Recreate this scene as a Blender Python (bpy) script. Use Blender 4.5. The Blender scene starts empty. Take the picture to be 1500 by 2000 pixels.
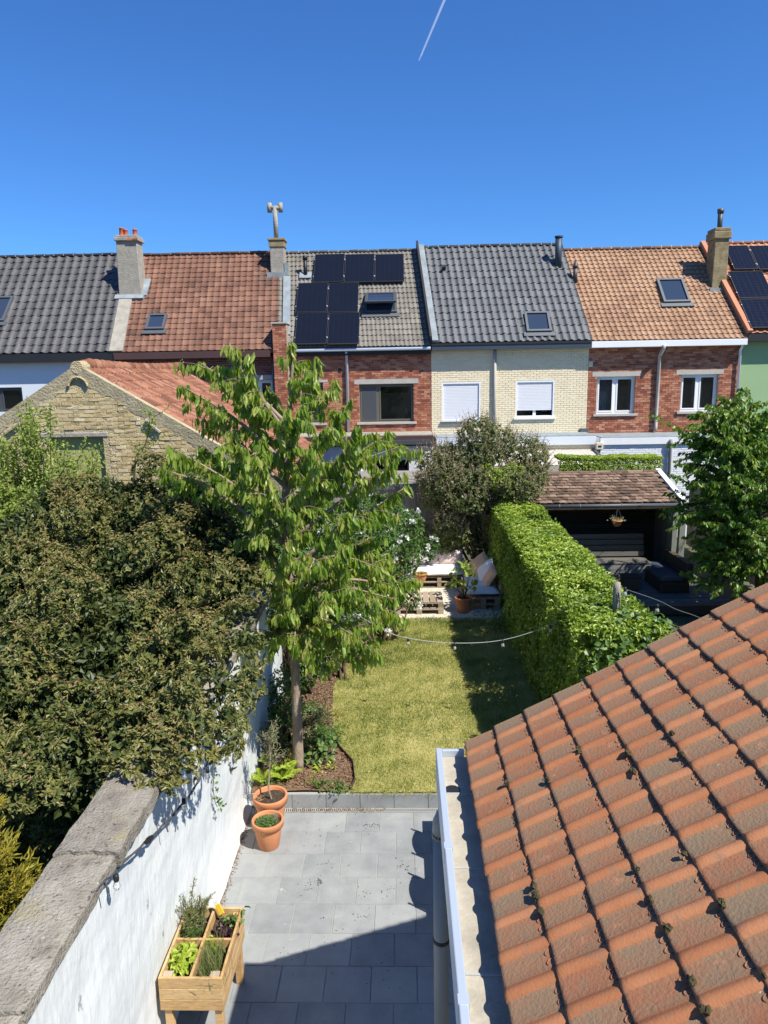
import bpy, math, random
import numpy as np
from mathutils import Vector, Matrix, Euler

R = math.radians
random.seed(7)
RNG = np.random.default_rng(11)
scene = bpy.context.scene
COL = scene.collection

# ------------------------------------------------------------------ camera
FPX = 1400.0
CH = 5.6
_roll = R(1.05); _pitch = math.atan(274.3/1400); _yaw = math.atan(40/1400*math.cos(_pitch))
fw = np.array([-math.sin(_yaw)*math.cos(_pitch), math.cos(_yaw)*math.cos(_pitch), -math.sin(_pitch)])
_rt0 = np.array([math.cos(_yaw), math.sin(_yaw), 0.0]); _up0 = np.cross(_rt0, fw)
rt = math.cos(_roll)*_rt0 - math.sin(_roll)*_up0
up = math.sin(_roll)*_rt0 + math.cos(_roll)*_up0
CAM = np.array([0, 0, CH])
cd = bpy.data.cameras.new('camera'); cam = bpy.data.objects.new('camera', cd); COL.objects.link(cam)
cd.sensor_fit = 'VERTICAL'; cd.sensor_height = 36.0; cd.sensor_width = 27.0
cd.lens = 36.0*FPX/2000.0
cd.clip_start = 0.05; cd.clip_end = 60000
cam.matrix_world = Matrix(((rt[0], up[0], -fw[0], 0), (rt[1], up[1], -fw[1], 0), (rt[2], up[2], -fw[2], CH), (0, 0, 0, 1)))
scene.camera = cam
scene.render.resolution_x = 768; scene.render.resolution_y = 1024

# ------------------------------------------------------------------ light
SUN_AZ = R(54.0)      # from -Y (behind the camera) towards +X
SUN_EL = R(53.3)
world = bpy.data.worlds.new('World'); scene.world = world; world.use_nodes = True
wn = world.node_tree.nodes; wl = world.node_tree.links
bg = wn['Background']
sky = wn.new('ShaderNodeTexSky'); sky.sky_type = 'NISHITA'; sky.sun_disc = False
sky.sun_elevation = SUN_EL; sky.sun_rotation = math.pi - SUN_AZ
sky.altitude = 0; sky.air_density = 1.0; sky.dust_density = 0.0; sky.ozone_density = 8.0
tintn = wn.new('ShaderNodeMix'); tintn.data_type = 'RGBA'; tintn.blend_type = 'MULTIPLY'; tintn.inputs[0].default_value = 1.0
tintn.inputs[7].default_value = (0.62, 1.04, 1.48, 1)      # camera-like rendering of a clear deep blue sky, the same everywhere
wl.new(sky.outputs[0], tintn.inputs[6]); wl.new(tintn.outputs[2], bg.inputs[0]); bg.inputs[1].default_value = 0.068
sd = bpy.data.lights.new('sun', 'SUN'); sun = bpy.data.objects.new('sun', sd); COL.objects.link(sun)
sd.energy = 5.0; sd.angle = R(0.53); sd.color = (1.0, 0.95, 0.86)
_sv = Vector((math.sin(SUN_AZ)*math.cos(SUN_EL), -math.cos(SUN_AZ)*math.cos(SUN_EL), math.sin(SUN_EL)))
sun.rotation_euler = _sv.to_track_quat('Z', 'Y').to_euler(); sun.location = (30, -20, 40)
vs = scene.view_settings
vs.view_transform = 'Standard'; vs.look = 'None'; vs.gamma = 1.0; vs.use_curve_mapping = False
vs.exposure = 0.68
scene.render.engine = 'CYCLES'
scene.cycles.max_bounces = 8; scene.cycles.transparent_max_bounces = 16

# ------------------------------------------------------------------ pixels of the photograph (1500 x 2000) to points
def ray(x, y): return fw + rt*((x-750)/FPX) - up*((y-1000)/FPX)
def P(x, y, X=None, Y=None, Z=None):
    d = ray(x, y)
    t = X/d[0] if X is not None else Y/d[1] if Y is not None else (Z-CH)/d[2]
    return CAM + d*t
def PP(x, y, o, n):
    d = ray(x, y); n = np.array(n, float)
    return CAM + d*(np.dot(np.array(o)-CAM, n)/np.dot(d, n))
def rect(x0, y0, x1, y1, Y):
    a = P(x0, y0, Y=Y); b = P(x1, y0, Y=Y); c = P(x0, y1, Y=Y); d = P(x1, y1, Y=Y)
    return (a[0]+c[0])/2, (b[0]+d[0])/2, (c[2]+d[2])/2, (a[2]+b[2])/2     # x0 x1 z0 z1

# ------------------------------------------------------------------ things
WLOC = {}
def tag(o, label=None, cat=None, group=None, kind=None):
    if label: o['label'] = label
    if cat: o['category'] = cat
    if group: o['group'] = group
    if kind: o['kind'] = kind
    return o
def thing(name, label, cat, loc, group=None):
    o = bpy.data.objects.new(name, None); COL.objects.link(o); o.location = loc
    o.empty_display_size = 0.2
    WLOC[o] = np.array(loc, float)
    return tag(o, label, cat, group)
def wloc(o): return WLOC.get(o, np.zeros(3)) if o else np.zeros(3)
def put(name, mesh, parent, loc, rot=(0, 0, 0), scale=None):
    o = bpy.data.objects.new(name, mesh); COL.objects.link(o)
    WLOC[o] = np.array(loc, float)
    o.parent = parent
    o.location = np.array(loc) - wloc(parent)
    o.rotation_euler = rot
    if scale: o.scale = scale
    return o
def np_mesh(name, V, faces, mats, tint=None, smooth=False, mi=None):
    """V (n,3); faces: list of (m,k) int arrays or a list of lists"""
    me = bpy.data.meshes.new(name)
    V = np.asarray(V, np.float32)
    if isinstance(faces, np.ndarray): faces = [faces]
    if len(faces) and isinstance(faces[0], np.ndarray) and faces[0].ndim == 2:
        li = np.concatenate([f.ravel() for f in faces]).astype(np.int32)
        tot = np.concatenate([np.full(len(f), f.shape[1], np.int32) for f in faces])
    else:
        li = np.array([i for f in faces for i in f], np.int32)
        tot = np.array([len(f) for f in faces], np.int32)
    st = np.concatenate([[0], np.cumsum(tot)[:-1]]).astype(np.int32)
    me.vertices.add(len(V)); me.vertices.foreach_set('co', V.ravel())
    me.loops.add(len(li)); me.loops.foreach_set('vertex_index', li)
    me.polygons.add(len(tot)); me.polygons.foreach_set('loop_start', st); me.polygons.foreach_set('loop_total', tot)
    if mi is not None: me.polygons.foreach_set('material_index', np.asarray(mi, np.int32))
    me.polygons.foreach_set('use_smooth', np.full(len(tot), smooth, bool))
    if tint is not None:
        a = me.attributes.new('tint', 'FLOAT', 'POINT'); a.data.foreach_set('value', np.asarray(tint, np.float32))
    me.update(calc_edges=True)
    for m in (mats if isinstance(mats, (list, tuple)) else [mats]): me.materials.append(m)
    return me
class MB:
    """collects shapes in world coordinates, then links them as ONE mesh object"""
    def __init__(s): s.v = []; s.f = []; s.t = []; s.cur = 0.5
    def add(s, vs, fs, tint=None):
        b = len(s.v); s.v += [tuple(map(float, q)) for q in vs]; s.f += [[i+b for i in f] for f in fs]
        s.t += [s.cur if tint is None else tint]*len(vs); return s
    def box(s, x0, x1, y0, y1, z0, z1, tint=None):
        if x0 > x1: x0, x1 = x1, x0
        if y0 > y1: y0, y1 = y1, y0
        if z0 > z1: z0, z1 = z1, z0
        return s.add([(x0,y0,z0),(x1,y0,z0),(x1,y1,z0),(x0,y1,z0),(x0,y0,z1),(x1,y0,z1),(x1,y1,z1),(x0,y1,z1)],
              [(0,3,2,1),(4,5,6,7),(0,1,5,4),(1,2,6,5),(2,3,7,6),(3,0,4,7)], tint)
    def hexa(s, pts, tint=None):   # 4 bottom + 4 top points
        return s.add(pts, [(0,3,2,1),(4,5,6,7),(0,1,5,4),(1,2,6,5),(2,3,7,6),(3,0,4,7)], tint)
    def obox(s, c, ax, ay, az, tint=None):   # centre and three half vectors
        c, ax, ay, az = [np.array(q, float) for q in (c, ax, ay, az)]
        return s.hexa([c-ax-ay-az, c+ax-ay-az, c+ax+ay-az, c-ax+ay-az, c-ax-ay+az, c+ax-ay+az, c+ax+ay+az, c-ax+ay+az], tint)
    def prism(s, poly, d, tint=None):   # polygon points extruded by vector d
        n = len(poly); d = np.array(d, float)
        vs = [np.array(q, float) for q in poly]; vs += [q+d for q in vs]
        fs = [list(range(n))[::-1], list(range(n, 2*n))] + [(i, (i+1) % n, n+(i+1) % n, n+i) for i in range(n)]
        return s.add(vs, fs, tint)
    def tube(s, pts, rad, n=8, cap=True, tint=None):
        pts = [np.array(q, float) for q in pts]
        if not hasattr(rad, '__len__'): rad = [rad]*len(pts)
        vs = []; fs = []; prev = None
        for i, q in enumerate(pts):
            d = pts[min(i+1, len(pts)-1)] - pts[max(i-1, 0)]; d = d/(np.linalg.norm(d)+1e-9)
            if prev is None:
                a = np.cross(d, [0, 0, 1]) if abs(d[2]) < .9 else np.cross(d, [1, 0, 0])
            else: a = prev - d*np.dot(prev, d)
            a = a/(np.linalg.norm(a)+1e-9); prev = a; b = np.cross(d, a)
            for k in range(n):
                an = 2*math.pi*k/n; vs.append(q + (a*math.cos(an)+b*math.sin(an))*rad[i])
        for i in range(len(pts)-1):
            for k in range(n): fs.append((i*n+k, i*n+(k+1) % n, (i+1)*n+(k+1) % n, (i+1)*n+k))
        if cap: fs.append(list(range(n))[::-1]); fs.append([(len(pts)-1)*n+k for k in range(n)])
        return s.add(vs, fs, tint)
    def lathe(s, c, prof, n=20, tint=None):   # prof: (r, z) list
        vs = []; fs = []
        for r_, z in prof:
            for k in range(n): vs.append((c[0]+r_*math.cos(2*math.pi*k/n), c[1]+r_*math.sin(2*math.pi*k/n), c[2]+z))
        for i in range(len(prof)-1):
            for k in range(n): fs.append((i*n+k, i*n+(k+1) % n, (i+1)*n+(k+1) % n, (i+1)*n+k))
        fs.append(list(range(n))[::-1]); fs.append([(len(prof)-1)*n+k for k in range(n)])
        return s.add(vs, fs, tint)
    def build(s, name, mat, parent=None, smooth=False, bevel=0, kind=None, origin=None):
        V = np.array(s.v, float)
        if parent is not None: o0 = wloc(parent)
        elif origin is not None: o0 = np.array(origin, float)
        else:
            lo, hi = V.min(0), V.max(0); o0 = np.array([(lo[0]+hi[0])/2, (lo[1]+hi[1])/2, lo[2]])
        me = np_mesh(name, V-o0, s.f, mat, s.t, smooth)
        o = bpy.data.objects.new(name, me); COL.objects.link(o)
        WLOC[o] = o0.copy()
        if parent is not None: o.parent = parent
        else: o.location = o0
        if bevel:
            m = o.modifiers.new('bevel', 'BEVEL'); m.width = bevel; m.segments = 2; m.limit_method = 'ANGLE'; m.angle_limit = R(40)
        if kind: o['kind'] = kind
        return o
def vnoise(p, seed=0):
    """cheap smooth noise, vectorised over (n,3)"""
    p = np.asarray(p, float); out = np.zeros(len(p))
    g = np.random.default_rng(seed)
    for _ in range(6):
        k = g.normal(size=3)*1.0; out += np.sin(p@k*1.7 + g.uniform(0, 6.28))
    return out/6

# ------------------------------------------------------------------ materials
def _n(nt, t, **kw):
    n = nt.nodes.new(t)
    for k, v in kw.items(): setattr(n, k, v)
    return n
def pmat(name, cols, var=None, va=1.0, nscale=3.0, na=0.6, rough=0.8, bump=0.15, bscale=40.0, metal=0.0, spec=0.4, overlay=(), stretch=None, detail=6, bdist=0.02, vcols=None):
    m = bpy.data.materials.new(name); m.use_nodes = True; nt = m.node_tree; L = nt.links
    bs = nt.nodes['Principled BSDF']
    bs.inputs['Roughness'].default_value = rough; bs.inputs['Metallic'].default_value = metal
    bs.inputs['Specular IOR Level'].default_value = spec
    geo = _n(nt, 'ShaderNodeNewGeometry'); pos = geo.outputs['Position']
    if stretch:
        mp = _n(nt, 'ShaderNodeMapping'); mp.inputs['Scale'].default_value = stretch; L.new(pos, mp.inputs[0]); pos = mp.outputs[0]
    nz = _n(nt, 'ShaderNodeTexNoise'); nz.inputs['Scale'].default_value = nscale; nz.inputs['Detail'].default_value = detail; nz.inputs['Roughness'].default_value = 0.6
    L.new(pos, nz.inputs['Vector'])
    def lin(src, a, b):   # a*src + b
        q = _n(nt, 'ShaderNodeMath', operation='MULTIPLY_ADD'); L.new(src, q.inputs[0]); q.inputs[1].default_value = a; q.inputs[2].default_value = b; return q.outputs[0]
    f = lin(nz.outputs[0], na*1.6, 0.5-na*0.8)
    if var:
        if var == 'obj': src = _n(nt, 'ShaderNodeObjectInfo').outputs['Random']
        else: src = _n(nt, 'ShaderNodeAttribute', attribute_name='tint').outputs['Fac']
        q = _n(nt, 'ShaderNodeMath', operation='ADD'); L.new(f, q.inputs[0]); L.new(lin(src, va, -va*0.5), q.inputs[1]); f = q.outputs[0]
    rp = _n(nt, 'ShaderNodeValToRGB'); e = rp.color_ramp.elements
    while len(e) < len(cols): e.new(0.5)
    for i, c in enumerate(cols):
        e[i].position = i/max(1, len(cols)-1); e[i].color = (*c, 1)
    L.new(f, rp.inputs[0]); col = rp.outputs[0]
    for (oc, osc, th, soft, amt) in overlay:
        n2 = _n(nt, 'ShaderNodeTexNoise'); n2.inputs['Scale'].default_value = osc; n2.inputs['Detail'].default_value = 8; n2.inputs['Roughness'].default_value = 0.65
        L.new(pos, n2.inputs['Vector'])
        mr = _n(nt, 'ShaderNodeMapRange'); mr.inputs[1].default_value = th; mr.inputs[2].default_value = th+soft; mr.inputs[4].default_value = amt
        L.new(n2.outputs[0], mr.inputs[0])
        mx = _n(nt, 'ShaderNodeMix', data_type='RGBA'); L.new(mr.outputs[0], mx.inputs[0]); L.new(col, mx.inputs[6]); mx.inputs[7].default_value = (*oc, 1); col = mx.outputs[2]
    L.new(col, bs.inputs['Base Color'])
    if bump:
        n3 = _n(nt, 'ShaderNodeTexNoise'); n3.inputs['Scale'].default_value = bscale; n3.inputs['Detail'].default_value = 5; L.new(pos, n3.inputs['Vector'])
        bp = _n(nt, 'ShaderNodeBump'); bp.inputs['Strength'].default_value = bump; bp.inputs['Distance'].default_value = bdist
        L.new(n3.outputs[0], bp.inputs['Height']); L.new(bp.outputs[0], bs.inputs['Normal'])
    return m
def leafmat(name, cols, trans=0.35, rough=0.42, spec=0.5, tcol=None):
    m = bpy.data.materials.new(name); m.use_nodes = True; nt = m.node_tree; L = nt.links
    bs = nt.nodes['Principled BSDF']; out = nt.nodes['Material Output']
    bs.inputs['Roughness'].default_value = rough; bs.inputs['Specular IOR Level'].default_value = spec
    at = _n(nt, 'ShaderNodeAttribute', attribute_name='tint')
    rp = _n(nt, 'ShaderNodeValToRGB'); e = rp.color_ramp.elements
    while len(e) < len(cols): e.new(0.5)
    for i, c in enumerate(cols): e[i].position = i/max(1, len(cols)-1); e[i].color = (*c, 1)
    L.new(at.outputs['Fac'], rp.inputs[0]); L.new(rp.outputs[0], bs.inputs['Base Color'])
    tr = _n(nt, 'ShaderNodeBsdfTranslucent')
    mm = _n(nt, 'ShaderNodeMix', data_type='RGBA', blend_type='MULTIPLY'); mm.inputs[0].default_value = 1
    L.new(rp.outputs[0], mm.inputs[6]); mm.inputs[7].default_value = (*(tcol or (1.5, 1.6, 0.5)), 1); L.new(mm.outputs[2], tr.inputs[0])
    ms = _n(nt, 'ShaderNodeMixShader'); ms.inputs[0].default_value = trans
    L.new(bs.outputs[0], ms.inputs[1]); L.new(tr.outputs[0], ms.inputs[2]); L.new(ms.outputs[0], out.inputs[0])
    return m
def glassmat(name, col=(0.012, 0.015, 0.018), rough=0.04):
    m = bpy.data.materials.new(name); m.use_nodes = True; b = m.node_tree.nodes['Principled BSDF']
    b.inputs['Base Color'].default_value = (*col, 1); b.inputs['Roughness'].default_value = rough; b.inputs['Specular IOR Level'].default_value = 0.6
    return m
M = {}
M['slab'] = pmat('bluestone_slab', [(0.165,0.178,0.182),(0.245,0.255,0.255),(0.315,0.325,0.32)], 'obj', 0.35, 4, 0.7, 0.7, 0.25, 60, overlay=[((0.36,0.37,0.35), 1.9, 0.5, 0.25, 0.4), ((0.5,0.5,0.47), 6, 0.66, 0.05, 0.5), ((0.045,0.05,0.05), 8, 0.68, 0.02, 0.8), ((0.06,0.06,0.055), 31, 0.71, 0.02, 0.7)])
M['mortar'] = pmat('mortar', [(0.3,0.3,0.28),(0.4,0.4,0.37)], None, 1, 8, 0.8, 0.95)
M['ground'] = pmat('ground_soil', [(0.05,0.045,0.03),(0.09,0.085,0.045),(0.06,0.08,0.03)], None, 1, 0.7, 0.9, 0.95, 0.4, 12)
M['lawnbase'] = pmat('lawn_thatch', [(0.19,0.195,0.055),(0.31,0.29,0.1),(0.42,0.37,0.17)], None, 1, 1.6, 1.0, 0.95, 0.5, 50)
M['mulch'] = pmat('bark_mulch', [(0.075,0.044,0.026),(0.185,0.11,0.064),(0.37,0.26,0.165)], 'tint', 0.8, 25, 0.9, 0.95, 0.5, 60)
M['gravel'] = pmat('pale_gravel', [(0.3,0.27,0.21),(0.55,0.5,0.4),(0.68,0.63,0.52)], 'tint', 0.9, 30, 0.5, 0.9, 0.4, 60)
M['whitewash'] = pmat('whitewashed_wall', [(0.52,0.55,0.55),(0.6,0.63,0.63),(0.67,0.69,0.68)], None, 1, 3.5, 0.9, 0.85, 0.42, 16, overlay=[((0.46,0.46,0.42), 1.8, 0.56, 0.15, 0.5), ((0.16,0.16,0.14), 5, 0.665, 0.03, 0.7)], stretch=(1, 1, 0.45), bdist=0.03)
M['coping'] = pmat('weathered_coping_stone', [(0.17,0.15,0.12),(0.27,0.245,0.2),(0.38,0.355,0.3)], 'obj', 0.4, 5, 1.1, 0.95, 1.0, 50, overlay=[((0.24,0.2,0.08), 2.5, 0.57, 0.1, 0.6), ((0.1,0.085,0.065), 3.3, 0.56, 0.12, 0.65), ((0.05,0.045,0.035), 22, 0.6, 0.05, 0.8), ((0.48,0.46,0.4), 26, 0.62, 0.06, 0.7)], stretch=(1, 1, 1), bdist=0.022)
M['terracotta'] = pmat('terracotta_pot_clay', [(0.42,0.15,0.065),(0.5,0.2,0.09),(0.56,0.26,0.13)], 'obj', 0.4, 6, 0.7, 0.8, 0.1, 50)
M['soil'] = pmat('potting_soil', [(0.018,0.012,0.008),(0.05,0.035,0.022),(0.12,0.085,0.05)], None, 1, 40, 1.2, 1.0, 0.8, 70)
M['newwood'] = pmat('planter_wood', [(0.36,0.2,0.075),(0.5,0.32,0.14),(0.6,0.42,0.22)], 'obj', 0.4, 4, 0.8, 0.75, 0.25, 30, stretch=(2, 2, 14))
M['newwoody'] = pmat('planter_wood_lengthwise', [(0.36,0.2,0.075),(0.5,0.32,0.14),(0.6,0.42,0.22)], 'obj', 0.6, 4, 1.1, 0.75, 0.4, 30, stretch=(3, 3, 16), overlay=[((0.25,0.14,0.06), 6, 0.57, 0.08, 0.6), ((0.33,0.28,0.2), 2.5, 0.55, 0.15, 0.5)])
M['greywood'] = pmat('weathered_grey_board', [(0.15,0.13,0.105),(0.25,0.225,0.185),(0.34,0.31,0.26)], 'obj', 0.5, 3, 0.8, 0.9, 0.4, 30, stretch=(14, 14, 1.2))
M['palletwood'] = pmat('pallet_wood', [(0.2,0.15,0.1),(0.34,0.27,0.19),(0.44,0.36,0.26)], 'obj', 0.6, 4, 0.8, 0.9, 0.4, 30, stretch=(12, 2, 6))
M['darkwood'] = pmat('dark_stained_board', [(0.028,0.02,0.015),(0.055,0.04,0.03),(0.09,0.065,0.045)], 'obj', 0.6, 3, 0.8, 0.8, 0.3, 30, stretch=(1, 6, 12))
M['deckwood'] = pmat('grey_deck_board', [(0.14,0.135,0.125),(0.22,0.21,0.2),(0.3,0.29,0.27)], 'obj', 0.6, 3, 0.7, 0.85, 0.3, 30, stretch=(1, 10, 10))
M['bark'] = pmat('cherry_bark', [(0.13,0.095,0.065),(0.26,0.2,0.145),(0.4,0.33,0.25)], None, 1, 9, 0.9, 0.9, 0.6, 35, stretch=(1, 1, 0.5))
M['twig'] = pmat('brown_twig', [(0.06,0.04,0.025),(0.12,0.085,0.05)], None, 1, 9, 0.9, 0.9, 0.2, 35)
M['zinc'] = pmat('zinc_sheet', [(0.44,0.5,0.56),(0.52,0.58,0.64)], None, 1, 2, 0.7, 0.45, 0.05, 20, metal=0.35, spec=0.5)
M['gutterbed'] = pmat('dusty_gutter_bed', [(0.24,0.215,0.165),(0.36,0.325,0.255),(0.45,0.41,0.33)], None, 1, 5, 1.1, 0.9, 0.3, 30, overlay=[((0.16,0.13,0.09), 3, 0.58, 0.1, 0.5)])
M['pvc'] = pmat('grey_pvc', [(0.2,0.205,0.205),(0.235,0.24,0.24)], None, 1, 3, 0.4, 0.45, 0)
M['steel'] = pmat('galvanised_grate', [(0.4,0.4,0.39),(0.55,0.55,0.53)], None, 1, 9, 0.6, 0.5, 0.05, 20, metal=0.4)
M['black'] = pmat('black_plastic', [(0.012,0.012,0.013),(0.02,0.02,0.022)], None, 1, 3, 0.4, 0.5, 0)
M['cable'] = pmat('grey_rubber_cable', [(0.05,0.055,0.06),(0.09,0.095,0.1)], None, 1, 3, 0.4, 0.6, 0)
M['palecable'] = pmat('pale_cable', [(0.3,0.31,0.3),(0.4,0.41,0.4)], None, 1, 3, 0.4, 0.6, 0)
M['neartile'] = pmat('lichened_clay_roof_tile', [(0.30,0.112,0.045),(0.355,0.142,0.06),(0.39,0.17,0.08)], 'obj', 0.9, 7, 0.9, 0.85, 0.15, 90, overlay=[((0.2,0.13,0.085), 12, 0.56, 0.1, 0.6), ((0.1,0.075,0.05), 30, 0.66, 0.05, 0.6)])
M['moss'] = pmat('dry_moss', [(0.02,0.018,0.008),(0.06,0.05,0.02),(0.11,0.09,0.035)], None, 1, 60, 1.1, 1.0, 0.8, 90)
M['cream'] = pmat('cream_render', [(0.55,0.5,0.37),(0.62,0.57,0.44)], None, 1, 3, 0.6, 0.9)
M['white'] = pmat('white_paint', [(0.72,0.73,0.73),(0.8,0.8,0.8)], None, 1, 1.2, 0.6, 0.6, 0.05, 20)
M['dirtywhite'] = pmat('white_rendered_wall', [(0.62,0.63,0.62),(0.74,0.75,0.74)], None, 1, 1.0, 0.8, 0.85, 0.15, 25, overlay=[((0.42,0.41,0.38), 1.1, 0.6, 0.2, 0.4)])
M['bluewhite'] = pmat('pale_blue_render', [(0.58,0.63,0.68),(0.66,0.71,0.75)], None, 1, 0.8, 0.8, 0.85, 0.1, 25)
M['greenwall'] = pmat('mint_green_render', [(0.25,0.38,0.19),(0.3,0.43,0.23)], None, 1, 0.8, 0.8, 0.85, 0.1, 25)
M['glass'] = glassmat('dark_window_glass')
def windowglass(name):
    m = bpy.data.materials.new(name); m.use_nodes = True; nt = m.node_tree; b = nt.nodes['Principled BSDF']
    b.inputs['Base Color'].default_value = (0.01, 0.012, 0.014, 1); b.inputs['Roughness'].default_value = 0.03; b.inputs['Specular IOR Level'].default_value = 0.8
    tr = nt.nodes.new('ShaderNodeBsdfTransparent'); tr.inputs[0].default_value = (0.8, 0.85, 0.85, 1); mx = nt.nodes.new('ShaderNodeMixShader'); mx.inputs[0].default_value = 0.55
    nt.links.new(b.outputs[0], mx.inputs[1]); nt.links.new(tr.outputs[0], mx.inputs[2]); nt.links.new(mx.outputs[0], nt.nodes['Material Output'].inputs[0]); return m
M['glass'] = windowglass('window_glass')
M['curtain'] = pmat('pale_net_curtain', [(0.5,0.5,0.48),(0.62,0.62,0.6)], None, 1, 5, 0.6, 0.95, 0)
M['bluesheet'] = pmat('light_blue_sheet', [(0.1,0.25,0.5),(0.14,0.3,0.56)], None, 1, 2, 0.6, 0.8, 0)  # blue folded sheet behind one window pane
M['room'] = pmat('dark_room', [(0.012,0.012,0.012),(0.03,0.028,0.026)], None, 1, 1.5, 0.8, 0.9, 0)
M['glassblue'] = glassmat('roof_window_glass', (0.03, 0.045, 0.075), 0.03)
M['shutter'] = pmat('white_roller_shutter', [(0.66,0.67,0.69),(0.74,0.75,0.77)], None, 1, 2, 0.4, 0.55, 0)
M['darkframe'] = pmat('dark_grey_metal', [(0.045,0.052,0.058),(0.07,0.078,0.085)], None, 1, 3, 0.4, 0.5, 0, spec=0.5)
M['bronzeframe'] = pmat('bronze_window_frame', [(0.1,0.095,0.07),(0.14,0.13,0.1)], None, 1, 3, 0.4, 0.5, 0)
M['greyframe'] = pmat('grey_window_frame', [(0.09,0.1,0.11),(0.13,0.14,0.15)], None, 1, 3, 0.4, 0.5, 0, metal=0.3)
M['concrete'] = pmat('pale_concrete', [(0.36,0.34,0.3),(0.48,0.46,0.41)], None, 1, 5, 0.9, 0.9, 0.3, 40)
M['cementchim'] = pmat('cement_chimney', [(0.22,0.2,0.165),(0.31,0.285,0.235),(0.4,0.37,0.31)], None, 1, 5, 1.0, 0.95, 0.7, 25)
M['brownchim'] = pmat('lichen_brown_chimney', [(0.13,0.1,0.05),(0.25,0.2,0.11),(0.35,0.29,0.17)], None, 1, 5, 1.1, 0.95, 0.7, 25)
M['brickred'] = pmat('red_brick', [(0.16,0.05,0.03),(0.30,0.095,0.05),(0.42,0.17,0.09),(0.5,0.28,0.18)], 'tint', 0.75, 4, 0.5, 0.9, 0.3, 40)
M['brickdark'] = pmat('dark_red_brick', [(0.12,0.035,0.025),(0.2,0.06,0.045),(0.3,0.1,0.075)], 'tint', 0.75, 4, 0.5, 0.9, 0.3, 40)
M['brickcream'] = pmat('cream_painted_brick', [(0.72,0.61,0.4),(0.79,0.69,0.475),(0.82,0.74,0.54)], 'tint', 0.5, 3, 0.6, 0.85, 0.3, 40)
M['brickwhite'] = pmat('white_painted_brick', [(0.66,0.68,0.7),(0.76,0.77,0.78),(0.82,0.82,0.82)], 'tint', 0.5, 3, 0.6, 0.85, 0.3, 40)
M['brickyel'] = pmat('old_yellow_brick', [(0.36,0.26,0.12),(0.47,0.36,0.18),(0.53,0.43,0.24),(0.62,0.55,0.4)], 'obj', 0.45, 5, 0.7, 0.95, 0.6, 35, overlay=[((0.74,0.7,0.6), 3.0, 0.6, 0.04, 0.8), ((0.25,0.21,0.13), 4.0, 0.63, 0.06, 0.6)], bdist=0.02)
M['brickyelt'] = pmat('old_yellow_brick_mass', [(0.36,0.26,0.12),(0.47,0.36,0.18),(0.53,0.43,0.24),(0.62,0.55,0.4)], 'tint', 0.45, 5, 0.7, 0.95, 0.6, 35, overlay=[((0.74,0.7,0.6), 3.0, 0.6, 0.04, 0.8), ((0.25,0.21,0.13), 4.0, 0.63, 0.06, 0.6)], bdist=0.02)
M['yelmortar'] = pmat('crumbling_lime_mortar', [(0.36,0.28,0.155),(0.47,0.38,0.22),(0.57,0.5,0.35)], None, 1, 6, 0.9, 0.95, 1.0, 30, overlay=[((0.2,0.19,0.12), 2.0, 0.58, 0.1, 0.7)], bdist=0.05)
M['greymortar'] = pmat('grey_joint_mortar', [(0.3,0.24,0.19),(0.42,0.36,0.3)], None, 1, 8, 0.6, 0.95)
M['tilered'] = pmat('red_brown_roof_tile', [(0.06,0.034,0.024),(0.135,0.064,0.041),(0.195,0.098,0.064),(0.245,0.135,0.092)], 'obj', 0.4, 1.0, 1.0, 0.9, 0.2, 40, overlay=[((0.07,0.05,0.04), 0.8, 0.58, 0.15, 0.6)])
M['tileorange'] = pmat('orange_brown_roof_tile', [(0.17,0.1,0.06),(0.28,0.16,0.095),(0.35,0.21,0.125),(0.33,0.215,0.145)], 'obj', 0.4, 0.9, 1.0, 0.9, 0.2, 40, overlay=[((0.2,0.11,0.06), 0.7, 0.57, 0.15, 0.6)])
M['tilebright'] = pmat('bright_orange_roof_tile', [(0.4,0.17,0.09),(0.47,0.22,0.125)], 'obj', 0.5, 2, 0.7, 0.8, 0.15, 40)
M['tileanth'] = pmat('anthracite_roof_tile', [(0.05,0.048,0.048),(0.075,0.072,0.072),(0.1,0.096,0.095)], 'obj', 0.5, 2, 0.5, 0.5, 0.1, 40, spec=0.5)
M['tilegrey'] = pmat('grey_concrete_roof_tile', [(0.1,0.09,0.075),(0.17,0.155,0.13),(0.24,0.22,0.185)], 'obj', 0.4, 1.2, 0.8, 0.9, 0.2, 40, overlay=[((0.09,0.085,0.06), 0.9, 0.58, 0.15, 0.5)])
M['tileslate'] = pmat('slate_grey_roof_tile', [(0.075,0.08,0.083),(0.105,0.11,0.113),(0.14,0.145,0.145)], 'obj', 0.5, 2, 0.6, 0.55, 0.1, 40, spec=0.5)
M['tileshed'] = pmat('worn_flat_clay_tile', [(0.07,0.045,0.03),(0.15,0.095,0.065),(0.25,0.17,0.12)], 'obj', 1.0, 8, 0.7, 0.95, 0.5, 40)
M['tilegable'] = pmat('weathered_red_pantile', [(0.14,0.058,0.034),(0.25,0.105,0.06),(0.33,0.16,0.1)], 'obj', 0.9, 3, 1.1, 0.9, 0.5, 40, overlay=[((0.06,0.04,0.03), 7, 0.57, 0.08, 0.7)])
M['tilegablet'] = pmat('weathered_red_pantile_mass', [(0.14,0.058,0.034),(0.25,0.105,0.06),(0.33,0.16,0.1)], 'tint', 0.9, 3, 1.1, 0.9, 0.5, 40, overlay=[((0.06,0.04,0.03), 7, 0.57, 0.08, 0.7)])
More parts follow.
